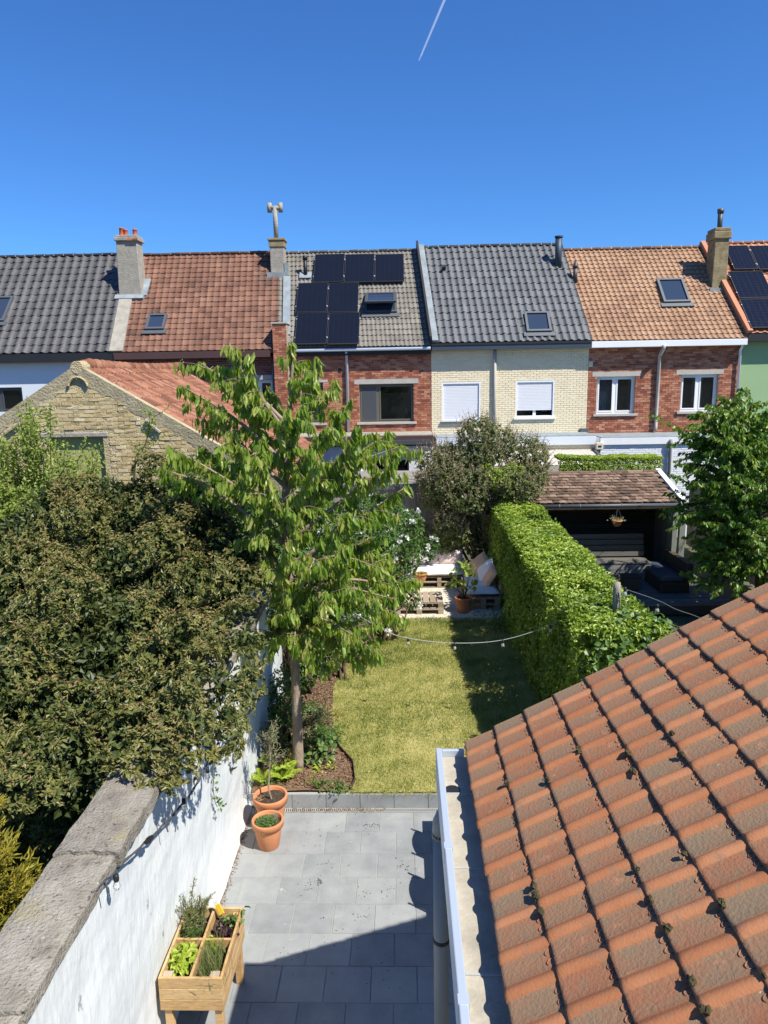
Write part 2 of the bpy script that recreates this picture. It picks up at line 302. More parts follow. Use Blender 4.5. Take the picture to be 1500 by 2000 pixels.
for k in ('tilered', 'tileorange', 'tileanth', 'tilegrey', 'tileslate', 'tilebright'):
    m2 = M[k].copy(); m2.name = M[k].name + '_mass'
    for n in m2.node_tree.nodes:
        if n.type == 'OBJECT_INFO':
            a = m2.node_tree.nodes.new('ShaderNodeAttribute'); a.attribute_name = 'tint'
            for l in list(n.outputs['Random'].links): m2.node_tree.links.new(a.outputs['Fac'], l.to_socket)
    M[k+'_t'] = m2
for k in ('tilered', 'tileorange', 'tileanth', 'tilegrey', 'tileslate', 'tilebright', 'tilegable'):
    M[k+'_e'] = pmat(M[k].name+'_painted_shade_edge', [(0.02,0.016,0.013),(0.05,0.036,0.028)], None, 1, 5, 0.8, 0.95)  # near-black tile lips paint in the shadow gaps between rows
M['fasciablack'] = pmat('black_fascia', [(0.012,0.013,0.015),(0.022,0.023,0.026)], None, 1, 2, 0.4, 0.6, 0)
M['fasciabrown'] = pmat('brown_fascia', [(0.06,0.03,0.028),(0.09,0.05,0.045)], None, 1, 2, 0.4, 0.6, 0)
M['fasciablue'] = pmat('slate_blue_fascia', [(0.035,0.05,0.07),(0.05,0.068,0.09)], None, 1, 2, 0.4, 0.5, 0)
M['lead'] = pmat('pale_lead_flashing', [(0.14,0.17,0.185),(0.22,0.255,0.27),(0.32,0.36,0.37)], None, 1, 3, 1.0, 0.7, 0.4, 20)
M['pvcell'] = pmat('solar_cell', [(0.006,0.007,0.011),(0.01,0.011,0.017)], None, 1, 2, 0.4, 0.12, 0, spec=0.5)
M['alu'] = pmat('dark_alu_frame', [(0.05,0.05,0.055),(0.08,0.08,0.085)], None, 1, 3, 0.4, 0.4, 0, metal=0.5)
M['cellline'] = pmat('solar_busbar', [(0.010,0.011,0.015),(0.013,0.014,0.018)], None, 1, 3, 0.4, 0.4, 0)
M['claypot'] = pmat('red_chimney_pot', [(0.42,0.09,0.04),(0.5,0.13,0.06)], None, 1, 4, 0.7, 0.8, 0.1)
M['fabricpink'] = pmat('blush_cushion_fabric', [(0.62,0.48,0.43),(0.7,0.57,0.51)], None, 1, 5, 0.6, 0.95, 0.2, 60)
M['fabricwhite'] = pmat('off_white_cushion_fabric', [(0.7,0.69,0.66),(0.78,0.77,0.74)], None, 1, 5, 0.6, 0.95, 0.2, 60)
M['fabricpeach'] = pmat('peach_pillow_fabric', [(0.62,0.38,0.23),(0.7,0.47,0.31)], None, 1, 5, 0.6, 0.95, 0.2, 60)
M['debris'] = pmat('roof_debris', [(0.1,0.09,0.075),(0.25,0.23,0.2),(0.4,0.38,0.34)], None, 1, 20, 1.2, 0.95, 1.0, 50)
M['bulb'] = bpy.data.materials.new('clear_bulb_glass'); M['bulb'].use_nodes = True
_b = M['bulb'].node_tree.nodes['Principled BSDF']; _b.inputs['Base Color'].default_value = (0.85,0.87,0.86,1); _b.inputs['Roughness'].default_value = 0.05
_b.inputs['Transmission Weight'].default_value = 0.75; _b.inputs['IOR'].default_value = 1.3
M['yellowtag'] = pmat('yellow_plant_tag', [(0.75,0.5,0.03),(0.85,0.6,0.06)], None, 1, 90, 1.2, 0.6, 0)
M['polycarb'] = pmat('corrugated_pale_sheet', [(0.4,0.37,0.31),(0.5,0.47,0.41)], None, 1, 2, 0.7, 0.5, 0)
# foliage (dark to light along each leaf's own tint)
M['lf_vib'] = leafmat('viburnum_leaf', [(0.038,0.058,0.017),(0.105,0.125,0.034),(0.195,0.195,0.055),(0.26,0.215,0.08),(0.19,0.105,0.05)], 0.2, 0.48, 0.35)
M['lf_cherry'] = leafmat('cherry_leaf', [(0.075,0.15,0.014),(0.13,0.23,0.024),(0.23,0.33,0.045),(0.37,0.4,0.1),(0.4,0.3,0.13)], 0.45, 0.42, 0.5)
M['lf_rtree'] = leafmat('broad_tree_leaf', [(0.045,0.11,0.012),(0.09,0.18,0.02),(0.16,0.26,0.032),(0.27,0.32,0.065)], 0.4, 0.4, 0.5)
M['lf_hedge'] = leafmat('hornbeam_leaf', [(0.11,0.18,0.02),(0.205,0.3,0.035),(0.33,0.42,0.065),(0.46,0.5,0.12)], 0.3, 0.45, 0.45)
M['lf_lilac'] = leafmat('lilac_leaf', [(0.09,0.12,0.042),(0.16,0.19,0.07),(0.24,0.255,0.11)], 0.3, 0.5, 0.4)
M['lf_brown'] = leafmat('spent_lilac_blossom', [(0.2,0.155,0.085),(0.3,0.24,0.145),(0.4,0.335,0.22)], 0.2, 0.8, 0.2, (1.1,1.0,0.8))
M['lf_rose'] = leafmat('rose_leaf', [(0.045,0.1,0.02),(0.085,0.165,0.035),(0.14,0.22,0.05)], 0.35, 0.45, 0.5)
M['petal'] = leafmat('white_petal', [(0.72,0.72,0.64),(0.82,0.82,0.78)], 0.3, 0.6, 0.3, (1, 1, 0.95))
M['lf_young'] = leafmat('pale_young_leaf', [(0.15,0.215,0.04),(0.27,0.335,0.075),(0.38,0.42,0.13)], 0.4, 0.5, 0.4)
M['lf_conifer'] = leafmat('golden_conifer_spray', [(0.09,0.11,0.012),(0.22,0.2,0.022),(0.4,0.32,0.045)], 0.25, 0.55, 0.3)
M['lf_lime'] = leafmat('lime_green_leaf', [(0.24,0.33,0.03),(0.36,0.45,0.05),(0.46,0.52,0.09)], 0.4, 0.5, 0.4)
M['lf_herb'] = leafmat('rosemary_needle', [(0.09,0.13,0.04),(0.17,0.2,0.07),(0.28,0.28,0.12)], 0.25, 0.5, 0.4)
M['lf_bed'] = leafmat('border_plant_leaf', [(0.06,0.12,0.03),(0.1,0.18,0.045),(0.17,0.25,0.07)], 0.35, 0.45, 0.5)
M['lf_silver'] = leafmat('grey_green_leaf', [(0.13,0.16,0.08),(0.22,0.24,0.13),(0.3,0.3,0.18)], 0.3, 0.55, 0.4)
M['lf_dark'] = leafmat('purple_dark_leaf', [(0.025,0.012,0.016),(0.06,0.02,0.03)], 0.15, 0.5, 0.4)
M['lf_grass'] = leafmat('lawn_grass_blade', [(0.09,0.14,0.02),(0.22,0.25,0.05),(0.38,0.36,0.12),(0.58,0.5,0.25)], 0.3, 0.6, 0.25)

# ------------------------------------------------------------------ leaves
def unit(a): return a/(np.linalg.norm(a, axis=-1, keepdims=True)+1e-9)
def leaf_mesh(name, pos, axis, nrm, L, W, mat, tint, o0, mode=0, fold=0.25, curl=0.15):
    pos = np.asarray(pos, float) - o0; N = len(pos)
    axis = unit(np.asarray(axis, float)); side = unit(np.cross(axis, nrm)); nn = np.cross(side, axis)
    L = np.broadcast_to(np.asarray(L, float), (N,))[:, None]; W = np.broadcast_to(np.asarray(W, float), (N,))[:, None]
    if mode == 0:     # diamond folded along its midrib: 2 triangles
        a = pos; t = pos + axis*L - nn*curl*L
        l = pos + axis*L*.45 + side*W*.5 + nn*fold*W; r_ = pos + axis*L*.45 - side*W*.5 + nn*fold*W
        V = np.stack([a, l, t, r_], 1).reshape(-1, 3); k = 4
        b = np.arange(N)[:, None]*4
        F = np.concatenate([b+np.array([[0, 2, 1]]), b+np.array([[0, 3, 2]])], 0)
    elif mode == 2:   # single blade
        l = pos + side*W*.5; r_ = pos - side*W*.5; t = pos + axis*L - nn*curl*L
        V = np.stack([l, r_, t], 1).reshape(-1, 3); k = 3
        F = np.arange(N)[:, None]*3 + np.array([[0, 1, 2]])
    else:             # pointed leaf, curved lengthwise, folded: 10 triangles
        m1 = pos + axis*L*.33 ; m2 = pos + axis*L*.68 - nn*curl*L*.4; t = pos + axis*L - nn*curl*L*1.2
        V = np.stack([pos, m1 + side*W*.46 + nn*fold*W, m1, m1 - side*W*.46 + nn*fold*W,
                      m2 + side*W*.4 + nn*fold*W*.9, m2, m2 - side*W*.4 + nn*fold*W*.9, t], 1).reshape(-1, 3); k = 8
        b = np.arange(N)[:, None]*8
        tri = [[0,2,1],[0,3,2],[4,5,7],[5,6,7]]; quad = [[1,2,5,4],[2,3,6,5]]
        F = [np.concatenate([b+np.array([q]) for q in tri], 0), np.concatenate([b+np.array([q]) for q in quad], 0)]
    return np_mesh(name, V, F, mat, np.repeat(np.clip(tint, 0, 1), k))
def leaves(name, parent, pos, axis, nrm, L, W, mat, tint, mode=0, kind=None, **kw):
    o0 = wloc(parent)
    me = leaf_mesh(name, pos, axis, nrm, L, W, mat, tint, o0, mode, **kw)
    o = bpy.data.objects.new(name, me); COL.objects.link(o); o.parent = parent; WLOC[o] = o0.copy()
    if kind: o['kind'] = kind
    return o
def rosettes(pos, nrm, per, spread=1.0):
    """several leaves per point fanned round the outward normal"""
    N = len(pos); pos = np.repeat(pos, per, 0); nrm = np.repeat(nrm, per, 0)
    rv = RNG.normal(size=pos.shape); tang = unit(rv - nrm*np.sum(rv*nrm, 1, keepdims=True))
    ax = unit(nrm*RNG.uniform(.15, .9, (len(pos), 1)) + tang*spread)
    ln = unit(nrm + .35*RNG.normal(size=pos.shape) + np.array([0, 0, .25]))
    return pos, ax, ln
def blob_points(blobs, n, noise=0.18, seed=1, inner=0.0):
    """points on the surface of a union of noisy ellipsoids: (centre, radii)"""
    g = np.random.default_rng(seed)
    cs = np.array([b[0] for b in blobs], float); rs = np.array([b[1] if hasattr(b[1], '__len__') else (b[1],)*3 for b in blobs], float)
    area = (rs[:, 0]*rs[:, 1]+rs[:, 1]*rs[:, 2]+rs[:, 0]*rs[:, 2]); pick = g.choice(len(blobs), n, p=area/area.sum())
    d = unit(g.normal(size=(n, 3)))
    base = cs[pick] + d*rs[pick]
    k = 1 + noise*(vnoise(base*1.6, seed)+.6*vnoise(base*4.3, seed+5)) - inner*g.uniform(0, 1, n)**2
    p = cs[pick] + d*rs[pick]*k[:, None]
    nr = unit(d/rs[pick])
    keep = np.ones(n, bool)
    for i in range(len(blobs)):
        q = np.linalg.norm((p-cs[i])/rs[i], axis=1); keep &= ~((pick != i) & (q < .86))
    return p[keep], nr[keep]
def core_fill(parent, blobs, n, L, mat, tint=(0, .3), seed=1, rmax=.8):  # darkest leaf tints paint the shade of the gaps
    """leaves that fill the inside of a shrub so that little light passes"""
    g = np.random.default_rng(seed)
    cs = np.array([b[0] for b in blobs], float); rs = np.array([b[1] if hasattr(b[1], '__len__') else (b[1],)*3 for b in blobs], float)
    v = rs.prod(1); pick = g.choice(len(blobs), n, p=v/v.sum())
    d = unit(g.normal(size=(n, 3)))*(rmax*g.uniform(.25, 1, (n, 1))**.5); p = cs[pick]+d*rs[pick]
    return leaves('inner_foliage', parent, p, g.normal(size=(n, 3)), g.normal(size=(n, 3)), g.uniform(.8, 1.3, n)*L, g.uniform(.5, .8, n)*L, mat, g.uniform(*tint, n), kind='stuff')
def catmull(pts, n=8):
    pts = [np.array(q, float) for q in pts]
    ext = [2*pts[0]-pts[1]] + pts + [2*pts[-1]-pts[-2]]
    out = []
    for i in range(1, len(ext)-2):
        for k in range(n):
            t = k/n; a, b, c, d = ext[i-1:i+3]
            out.append(.5*((2*b)+(-a+c)*t+(2*a-5*b+4*c-d)*t*t+(-a+3*b-3*c+d)*t**3))
    out.append(pts[-1]); return out

# ================================================================== SETTING: ground, patio, lawn
g = MB(); n = 48
g.add([(2500*math.cos(2*math.pi*k/n), 2500*math.sin(2*math.pi*k/n), -0.06) for k in range(n)], [list(range(n))])
tag(g.build('ground', M['ground'], origin=(0, 0, -0.06)), kind='structure')

LZ = 0.2            # lawn level above the patio
RY = 8.44           # face of the step up to the garden
def bed_edge(y):    # border between flower bed and lawn
    return float(np.interp(y, [8.4, 8.75, 9.2, 9.6, 9.9, 10.8, 11.7, 12.4, 13.2, 14.5, 15.2], [-.78, -.70, -.76, -.98, -1.1, -1.2, -1.28, -1.15, -.95, -1.1, -1.1]))
patio = MB(); patio.box(-2.2, 2.6, -0.5, RY+.02, -0.05, -0.004)
patio = tag(patio.build('patio', M['mortar']), kind='structure')
TX, TY = 0.43, 0.4085
_slab = {}
def slab_mesh(w, l, h, mat, seed):
    key = (round(w, 3), round(l, 3), round(h, 3), mat.name)
    if key not in _slab:
        b = 0.004
        V = [(-w/2, -l/2, 0), (w/2, -l/2, 0), (w/2, l/2, 0), (-w/2, l/2, 0),
             (-w/2+b, -l/2+b, h), (w/2-b, -l/2+b, h), (w/2-b, l/2-b, h), (-w/2+b, l/2-b, h)]
        _slab[key] = np_mesh('paving_slab', V, [(4,5,6,7),(0,1,5,4),(1,2,6,5),(2,3,7,6),(3,0,4,7)], mat)
    return _slab[key]
for r_ in range(15):
    y1 = RY-.085-r_*TY; y0 = y1-TY
    off = -0.79 + (0.215 if r_ % 2 else 0)
    xs = [off+TX*k for k in range(-6, 9)]
    for a, b in zip(xs[:-1], xs[1:]):
        a2, b2 = max(a, -2.12), min(b, 2.3)
        if b2-a2 < .03: continue
        gp = .003
        put('paving_slab', slab_mesh(b2-a2-2*gp, TY-2*gp, .007, M['slab'], 0), patio, ((a2+b2)/2, (y0+y1)/2, -.003+random.uniform(-.0012, .0012)), (random.uniform(-.002, .002), random.uniform(-.002, .002), 0))
# riser of the step: upright slabs with a pale top edge
kerb = MB(); kerb.box(-2.1, 2.6, RY+.022, RY+.1, 0, LZ-.012)
kerb = tag(kerb.build('garden_step', M['mortar']), kind='structure')
for k in range(-3, 6):
    a = -.62+.445*k
    m = MB(); m.box(a+.003, a+.442, RY, RY+.024, 0.0, LZ+.004); m.build('riser_slab', M['slab'], kerb, bevel=.003)
# slot drain in front of the step
d = thing('drain_channel', 'long galvanised slot drain at the foot of the garden step', 'drain', (0.2, RY-.043, 0))
m = MB(); m.box(-2.0, 2.2, RY-.083, RY-.076, 0, .006); m.box(-2.0, 2.2, RY-.010, RY-.003, 0, .006); m.build('frame_rail', M['steel'], d)
m = MB(); m.box(-2.0, 2.2, RY-.076, RY-.010, -.003, .0005); m.build('channel', M['black'], d)
m = MB(); x = -1.99
while x < 2.19:
    m.box(x, x+.013, RY-.077, RY-.009, .0005, .005); x += .026
m.build('grating_bars', M['steel'], d, kind='stuff')

# lawn, bed and gravel sheets over one garden body
gm = MB(); gm.box(-2.06, 3.4, RY+.1, 19.4, -.05, LZ-.035); tag(gm.build('garden_terrace', M['ground']), kind='structure')
ys = np.linspace(RY+.06, 15.15, 60); xr = np.linspace(0, 1, 24)
V = []; F = []
for i, y in enumerate(ys):
    for j, t in enumerate(xr):
        x = bed_edge(y)*(1-t)+3.0*t
        V.append((x, y, LZ + .012*math.sin(x*2.1+y*1.3)*math.sin(y*1.7)))
W_ = len(xr)
for i in range(len(ys)-1):
    for j in range(W_-1): F.append((i*W_+j, i*W_+j+1, (i+1)*W_+j+1, (i+1)*W_+j))
lawn = put('lawn', np_mesh('lawn', np.array(V)-np.array([.9, 11.5, LZ]), F, M['lawnbase'], None, True), None, (.9, 11.5, LZ)); tag(lawn, kind='structure')
V = []; F = []
for i, y in enumerate(ys):
    for j, t in enumerate(xr):
        x = -2.06*(1-t)+(bed_edge(y)-.01)*t
        V.append((x, y, LZ-.004 + .03*math.sin(math.pi*min(1, max(0, t)))*(1+.7*math.sin(x*9+y*3)*math.sin(y*7)) ))
for i in range(len(ys)-1):
    for j in range(W_-1): F.append((i*W_+j, i*W_+j+1, (i+1)*W_+j+1, (i+1)*W_+j))
bed = put('flower_bed', np_mesh('flower_bed', np.array(V)-np.array([-1.6, 11.5, LZ]), F, M['mulch'], np.full(len(V), .3), True), None, (-1.6, 11.5, LZ)); tag(bed, kind='structure')
# bark chips
N = 9000
y = RNG.uniform(RY+.1, 15.0, N); e = np.array([bed_edge(q) for q in y]); x = -2.0 + (e+2.0)*RNG.uniform(0, 1.0, N)
z = LZ+.012+.03*np.sin(np.pi*(x+2.06)/(e+2.06))
th = RNG.uniform(0, 6.28, N); ax = np.stack([np.cos(th), np.sin(th), RNG.uniform(-.3, .3, N)], 1); nr = unit(np.array([0, 0, 1.]) + .5*RNG.normal(size=(N, 3)))
chips = thing('bark_chips', 'red-brown bark chips strewn over the flower bed under the cherry tree', 'bark', (-1.6, 9, LZ)); chips['kind'] = 'stuff'
leaves('chip_layer', chips, np.stack([x, y, z], 1), ax, nr, RNG.uniform(.02, .05, N), RNG.uniform(.012, .028, N), M['mulch'], RNG.uniform(0, 1, N), kind='stuff')
# grass blades
def blades(n, ytop, h0, h1, w):
    y = RNG.uniform(RY+.03, ytop, n); e = np.array([bed_edge(q) for q in y]); x = e + (2.75-e)*RNG.uniform(0, 1, n)
    z = LZ + .012*np.sin(x*2.1+y*1.3)*np.sin(y*1.7)-.003
    th = RNG.uniform(0, 6.28, n); lean = RNG.uniform(.1, 1.1, n)
    ax = np.stack([np.cos(th)*lean, np.sin(th)*lean, np.ones(n)], 1)
    nr = np.stack([np.cos(th), np.sin(th), .3+0*th], 1)
    pn = vnoise(np.stack([x*2.4, y*2.4, 0*x], 1), 3)*.8 + vnoise(np.stack([x*7, y*7, 0*x], 1), 4)*.5
    pn = pn+.9*np.clip(vnoise(np.stack([x*1.1+3, y*1.1, 0*x], 1), 14), -.3, .6)
    t = np.clip(.52 - pn*.45 + RNG.normal(0, .22, n), 0, 1)
    hh = RNG.uniform(h0, h1, n)*(1.35-.75*t)
    return np.stack([x, y, z], 1), ax, nr, hh, np.full(n, w), t
gr = thing('lawn_grass', 'short dry green and straw-coloured grass of the back lawn', 'grass', (.6, 11, LZ)); gr['kind'] = 'stuff'
b_ = blades(170000, 15.2, .02, .052, .0085)
leaves('grass_blades', gr, b_[0], b_[1], b_[2], b_[3], b_[4], M['lf_grass'], b_[5], mode=2, kind='stuff')
N = 1500   # ragged tufts that overhang the step
x = RNG.uniform(-.75, 1.5, N); t = RNG.uniform(0, 1, N)
leaves('edge_grass', gr, np.stack([x, RY+.05-0*x, LZ+0*x], 1), np.stack([RNG.normal(0, .5, N), -RNG.uniform(.2, 1, N), RNG.uniform(-.2, .9, N)], 1), np.tile([0, -.3, 1.], (N, 1)), RNG.uniform(.03, .11, N), .008, M['lf_grass'], t, mode=2, kind='stuff')
# steel edging strip between bed and lawn
yy = np.linspace(RY+.1, 10.0, 26); m = MB()
for a, b in zip(yy[:-1], yy[1:]):
    xa, xb = bed_edge(a)-.004, bed_edge(b)-.004
    m.hexa([(xa, a, LZ-.05), (xa+.008, a, LZ-.05), (xb+.008, b, LZ-.05), (xb, b, LZ-.05), (xa, a, LZ+.055), (xa+.008, a, LZ+.055), (xb+.008, b, LZ+.055), (xb, b, LZ+.055)])
tag(m.build('lawn_edging', M['fasciabrown']), 'thin dark curved metal edging strip between bark bed and lawn', 'edging')
# gravel of the sitting corner
m = MB(); m.box(-2.0, 3.0, 15.1, 19.3, LZ-.03, LZ+.004); tag(m.build('gravel_terrace', M['gravel']), kind='structure')
N = 9000
x = RNG.uniform(-.9, 2.6, N); y = 15.0+RNG.uniform(0, 1, N)**1.4*3.6
gv = thing('gravel', 'pale pebbles covering the sitting corner round the pallet table', 'gravel', (.6, 16, LZ)); gv['kind'] = 'stuff'
th = RNG.uniform(0, 6.28, N)
leaves('pebbles', gv, np.stack([x, y, LZ+.006+0*x], 1), np.stack([np.cos(th), np.sin(th), .25+0*th], 1), unit(np.array([0, 0, 1.])+.4*RNG.normal(size=(N, 3))), RNG.uniform(.02, .04, N), RNG.uniform(.018, .03, N), M['gravel'], RNG.uniform(0, 1, N), kind='stuff', fold=-.3)

# ================================================================== whitewashed garden wall on the left
gw = thing('garden_wall', 'bulging whitewashed garden wall topped with weathered grey coping stones', 'wall', (-2.25, 6.5, 0))
ny, nz = 150, 34
Y_ = np.linspace(-1.5, 17.5, ny); Zw = np.linspace(0, 2.255, nz)
V = np.zeros((ny, nz, 3))
for i, y in enumerate(Y_):
    for j, z in enumerate(Zw):
        pt = np.array([[y*1.1, z*1.6, 0]])
        V[i, j] = (-2.1 + .055*math.exp(-z/.18) + .03*vnoise(pt, 8)[0] + .012*vnoise(pt*4, 9)[0]+.006*vnoise(pt*11, 10)[0], y, z)
F = [(i*nz+j, (i+1)*nz+j, (i+1)*nz+j+1, i*nz+j+1) for i in range(ny-1) for j in range(nz-1)]
Vb = V.copy(); Vb[:, :, 0] = -2.4
F2 = [(a+ny*nz, d_+ny*nz, c+ny*nz, b+ny*nz) for a, b, c, d_ in F]
end0 = [(j, j+1, ny*nz+j+1, ny*nz+j) for j in range(nz-1)]
put('plaster_face', np_mesh('plaster_face', np.concatenate([V.reshape(-1, 3), Vb.reshape(-1, 3)])-wloc(gw), F+F2+end0, M['whitewash'], None, True), gw, wloc(gw))
cuts = [-1.5, .2, 1.75, 2.62, 3.12, 4.36, 6.1, 7.5, 8.9, 10.4, 11.9, 13.4, 14.9, 16.3, 17.5]
zt = [2.315, 2.315, 2.315, 2.315, 2.345, 2.375, 2.37, 2.365, 2.37, 2.365, 2.37, 2.365, 2.37, 2.365]
for i, (a, b) in enumerate(zip(cuts[:-1], cuts[1:])):
    xs = np.linspace(-2.46+random.uniform(-.01, .01), -2.02+random.uniform(-.01, .012), 9); ys2 = np.linspace(a+.004, b+(.03 if i in (3, 4, 5) else -.006), max(6, int((b-a)*9)))
    top = []; V = []; F = []
    nx_, ny_ = len(xs), len(ys2)
    rr = np.random.default_rng(50+i)
    for y in ys2:
        for kx, x in enumerate(xs):
            ed = .006 if kx in (0, nx_-1) else 0
            jx = (rr.normal(0, .006) if kx in (0, nx_-1) else 0)
            q = np.array([[x*6, y*6, i*3.]])
            crown = .006*(1-((x+2.24)/.22)**2)
            jy = rr.normal(0, .006)*(1 if y in (ys2[0], ys2[-1]) else 0)
            V.append((x+jx, y+jy, zt[i]-ed+crown+.004*vnoise(q, 20)[0]+.003*vnoise(q*2.7, 21)[0]))
    nT = len(V)
    V += [(v[0], v[1], 2.253+.002*(i % 2)) for v in V]
    for a_ in range(ny_-1):
        for b_2 in range(nx_-1): F.append((a_*nx_+b_2, a_*nx_+b_2+1, (a_+1)*nx_+b_2+1, (a_+1)*nx_+b_2))
    per = [k for k in range(nx_)] + [k*nx_+nx_-1 for k in range(1, ny_)] + [(ny_-1)*nx_+k for k in range(nx_-2, -1, -1)] + [k*nx_ for k in range(ny_-2, 0, -1)]
    for k in range(len(per)):
        p0, p1 = per[k], per[(k+1) % len(per)]; F.append((p1, p0, p0+nT, p1+nT))
    c0 = np.array([-2.24, (a+b)/2, 2.22])
    put('coping_stone', np_mesh('coping_stone', np.array(V)-c0, F, M['coping']), gw, c0)

# ================================================================== annex with the near tiled roof and zinc box gutter
ax0 = thing('annex_building', 'rear annex with orange clay tile roof and zinc box gutter', 'building', (1.8, 2.0, 0))
EX, EZ, SL, AYE = 0.415, 3.05, math.atan(0.575), 4.6      # eave line, slope, far verge
cs_, sn_ = math.cos(SL), math.sin(SL)
RU = 4.4                                                    # slope length
m = MB(); m.box(.40, 5.4, -1.5, AYE-.1, 0, 2.78); m.build('wall', M['cream'], ax0)
m = MB(); m.prism([(.40, AYE-.1, 2.78), (5.4, AYE-.1, 2.78), (EX+RU*cs_, AYE-.1, EZ+RU*sn_-.09)], (0, -.2, 0)); m.build('gable', M['cream'], ax0)
rf = MB(); ux, uz = cs_, sn_
a_ = np.array([EX+.03, 0, EZ-.035]); 
rf.hexa([(EX+.06, -1.5, EZ-.09), (EX+RU*cs_, -1.5, EZ+RU*sn_-.09), (EX+RU*cs_, AYE-.03, EZ+RU*sn_-.09), (EX+.03, AYE-.03, EZ-.09),
         (EX+.03, -1.5, EZ-.03), (EX+RU*cs_, -1.5, EZ+RU*sn_-.03), (EX+RU*cs_, AYE-.03, EZ+RU*sn_-.03), (EX+.03, AYE-.03, EZ-.03)])
roofN = rf.build('roof', M['darkwood'], ax0)
M['tilepan'] = pmat('lichened_tile_pan', [(0.29,0.115,0.055),(0.26,0.14,0.078),(0.22,0.15,0.09)], 'obj', 0.75, 5, 1.0, 0.92, 0.28, 70,
    overlay=[((0.2,0.15,0.088), 14, 0.46, 0.16, 0.55), ((0.06,0.05,0.035), 45, 0.64, 0.05, 0.6), ((0.5,0.22,0.11), 9, 0.6, 0.08, 0.5), ((0.5,0.47,0.4), 21, 0.705, 0.02, 0.8)])
# tile: x up the slope, y across; flat pan with a round roll on the near side
GA, TW = 0.235, 0.1905
def near_tile(seed):
    rr = random.Random(seed); TL = GA+.06
    prof = [(0.0, .004, 0), (.01, .001, 0), (.02, .0, 0), (.075, -.001, 0), (.118, .001, 0), (.126, .004, 1), (.136, .0105, 1), (.148, .018, 1), (.160, .0225, 1), (.172, .0215, 1), (.183, .016, 1), (.191, .008, 1), (.196, -.001, 1)]
    prof = [(-q[0]+TW/2, q[1], q[2]) for q in prof]            # roll on -y side
    us = [0.0, .005, .018, .045, GA*.5, TL-.03, TL]; V = []; F = []; MI = []
    tilt = .017; ks = [.6, .75, .95, 1, 1, 1, 1]
    for iu, u in enumerate(us):
        for (y, h, _) in prof:
            z = tilt*(1-u/GA) + h*ks[iu] - (.004 if iu == 0 else 0)
            V.append((u, y, z+rr.uniform(-.0005, .0005)))
    n = len(prof)
    for i in range(len(us)-1):
        for j in range(n-1):
            F.append((i*n+j, i*n+j+1, (i+1)*n+j+1, (i+1)*n+j)); MI.append(1 if (prof[j][2] or prof[j+1][2] or i < 1) else 0)
    b2 = len(V); V += [V[j] for j in range(n)]; b = len(V)       # front lip
    for (y, h, _) in prof: V.append((.003, y, tilt-.010+h*.3))
    for j in range(n-1): F.append((b+j, b+j+1, b2+j+1, b2+j)); MI.append(1)
    b3 = len(V)                                                  # underside, so that the joint below stays dark
    for (y, h, _) in prof: V.append((GA*.8, y, tilt*.2-.012+h*.3))
    for j in range(n-1): F.append((b3+j, b3+j+1, b+j+1, b+j)); MI.append(1)
    for j in (n-1,):                                             # side lip of the roll
        b = len(V)
        for iu, u in enumerate(us): V.append((u, prof[j][0], tilt*(1-u/GA)-.015))
        for iu in range(len(us)-1): F.append(((iu+1)*n+j, iu*n+j, b+iu, b+iu+1)); MI.append(1)
    for yc in (.055, .005):                                      # two raised arcs at the head
        u0 = GA-.004; ring = []
        for k in range(9):
            an = math.pi*(k/8); cx = u0 - math.sin(an)*.026; cy = yc + math.cos(an)*.017; z0 = tilt*(1-cx/GA)
            b = len(V); V += [(cx-.0025, cy, z0-.002), (cx, cy, z0+.004), (cx+.004, cy, z0-.002)]; ring.append(b)
        for k in range(8):
            p, q = ring[k], ring[k+1]; F += [(p, q, q+1, p+1), (p+1, q+1, q+2, p+2)]; MI += [1, 1]
    return V, F, MI
_nt = [near_tile(s_) for s_ in range(5)]; nt = [np_mesh('roof_tile', a_, b_, [M['tilepan'], M['neartile']], None, True, c_) for a_, b_, c_ in _nt]
rows = int((RU-.1)/GA); cnt = 0; MV = []; MF = []; MM = []; NR = np.array(Euler((0, -SL, 0)).to_matrix())
cells = [(i, j) for i in range(rows) for j in range(31)]
cells.sort(key=lambda c: (c[0]*GA > 3.1 or c[1]*TW > 3.75, c[0]+c[1]))
for i, j in cells:
    u = i*GA-.012; yc = AYE-TW/2-.004-j*TW
    p = np.array([EX+u*cs_+random.uniform(-.004, .004), yc+random.uniform(-.0015, .0015), EZ+u*sn_+random.uniform(-.0015, .0015)])
    if cnt < 300:
        put('roof_tile', random.choice(nt), roofN, p, (random.gauss(0, .007), -SL+random.gauss(-.002, .006), random.gauss(0, .009)))
    else:
        V_, F_, I_ = _nt[cnt % 5]; b = len(MV)*len(V_); MV.append(np.array(V_)@NR.T+p-wloc(roofN)); MF += [[q+b for q in f] for f in F_]; MM += I_
    cnt += 1
o = bpy.data.objects.new('roof_tile_mass', np_mesh('roof_tile_mass', np.concatenate(MV), MF, [M['tilepan'], M['neartile']], None, True, MM)); COL.objects.link(o); o.parent = roofN; o['kind'] = 'stuff'
# verge boards along the gable
m = MB(); m.obox(((EX+RU*cs_/2), AYE-.012, EZ+RU*sn_/2-.05), (RU*cs_/2, 0, RU*sn_/2), (0, .012, 0), (-.03*sn_, 0, .03*cs_)); m.build('verge_board', M['neartile'], ax0)
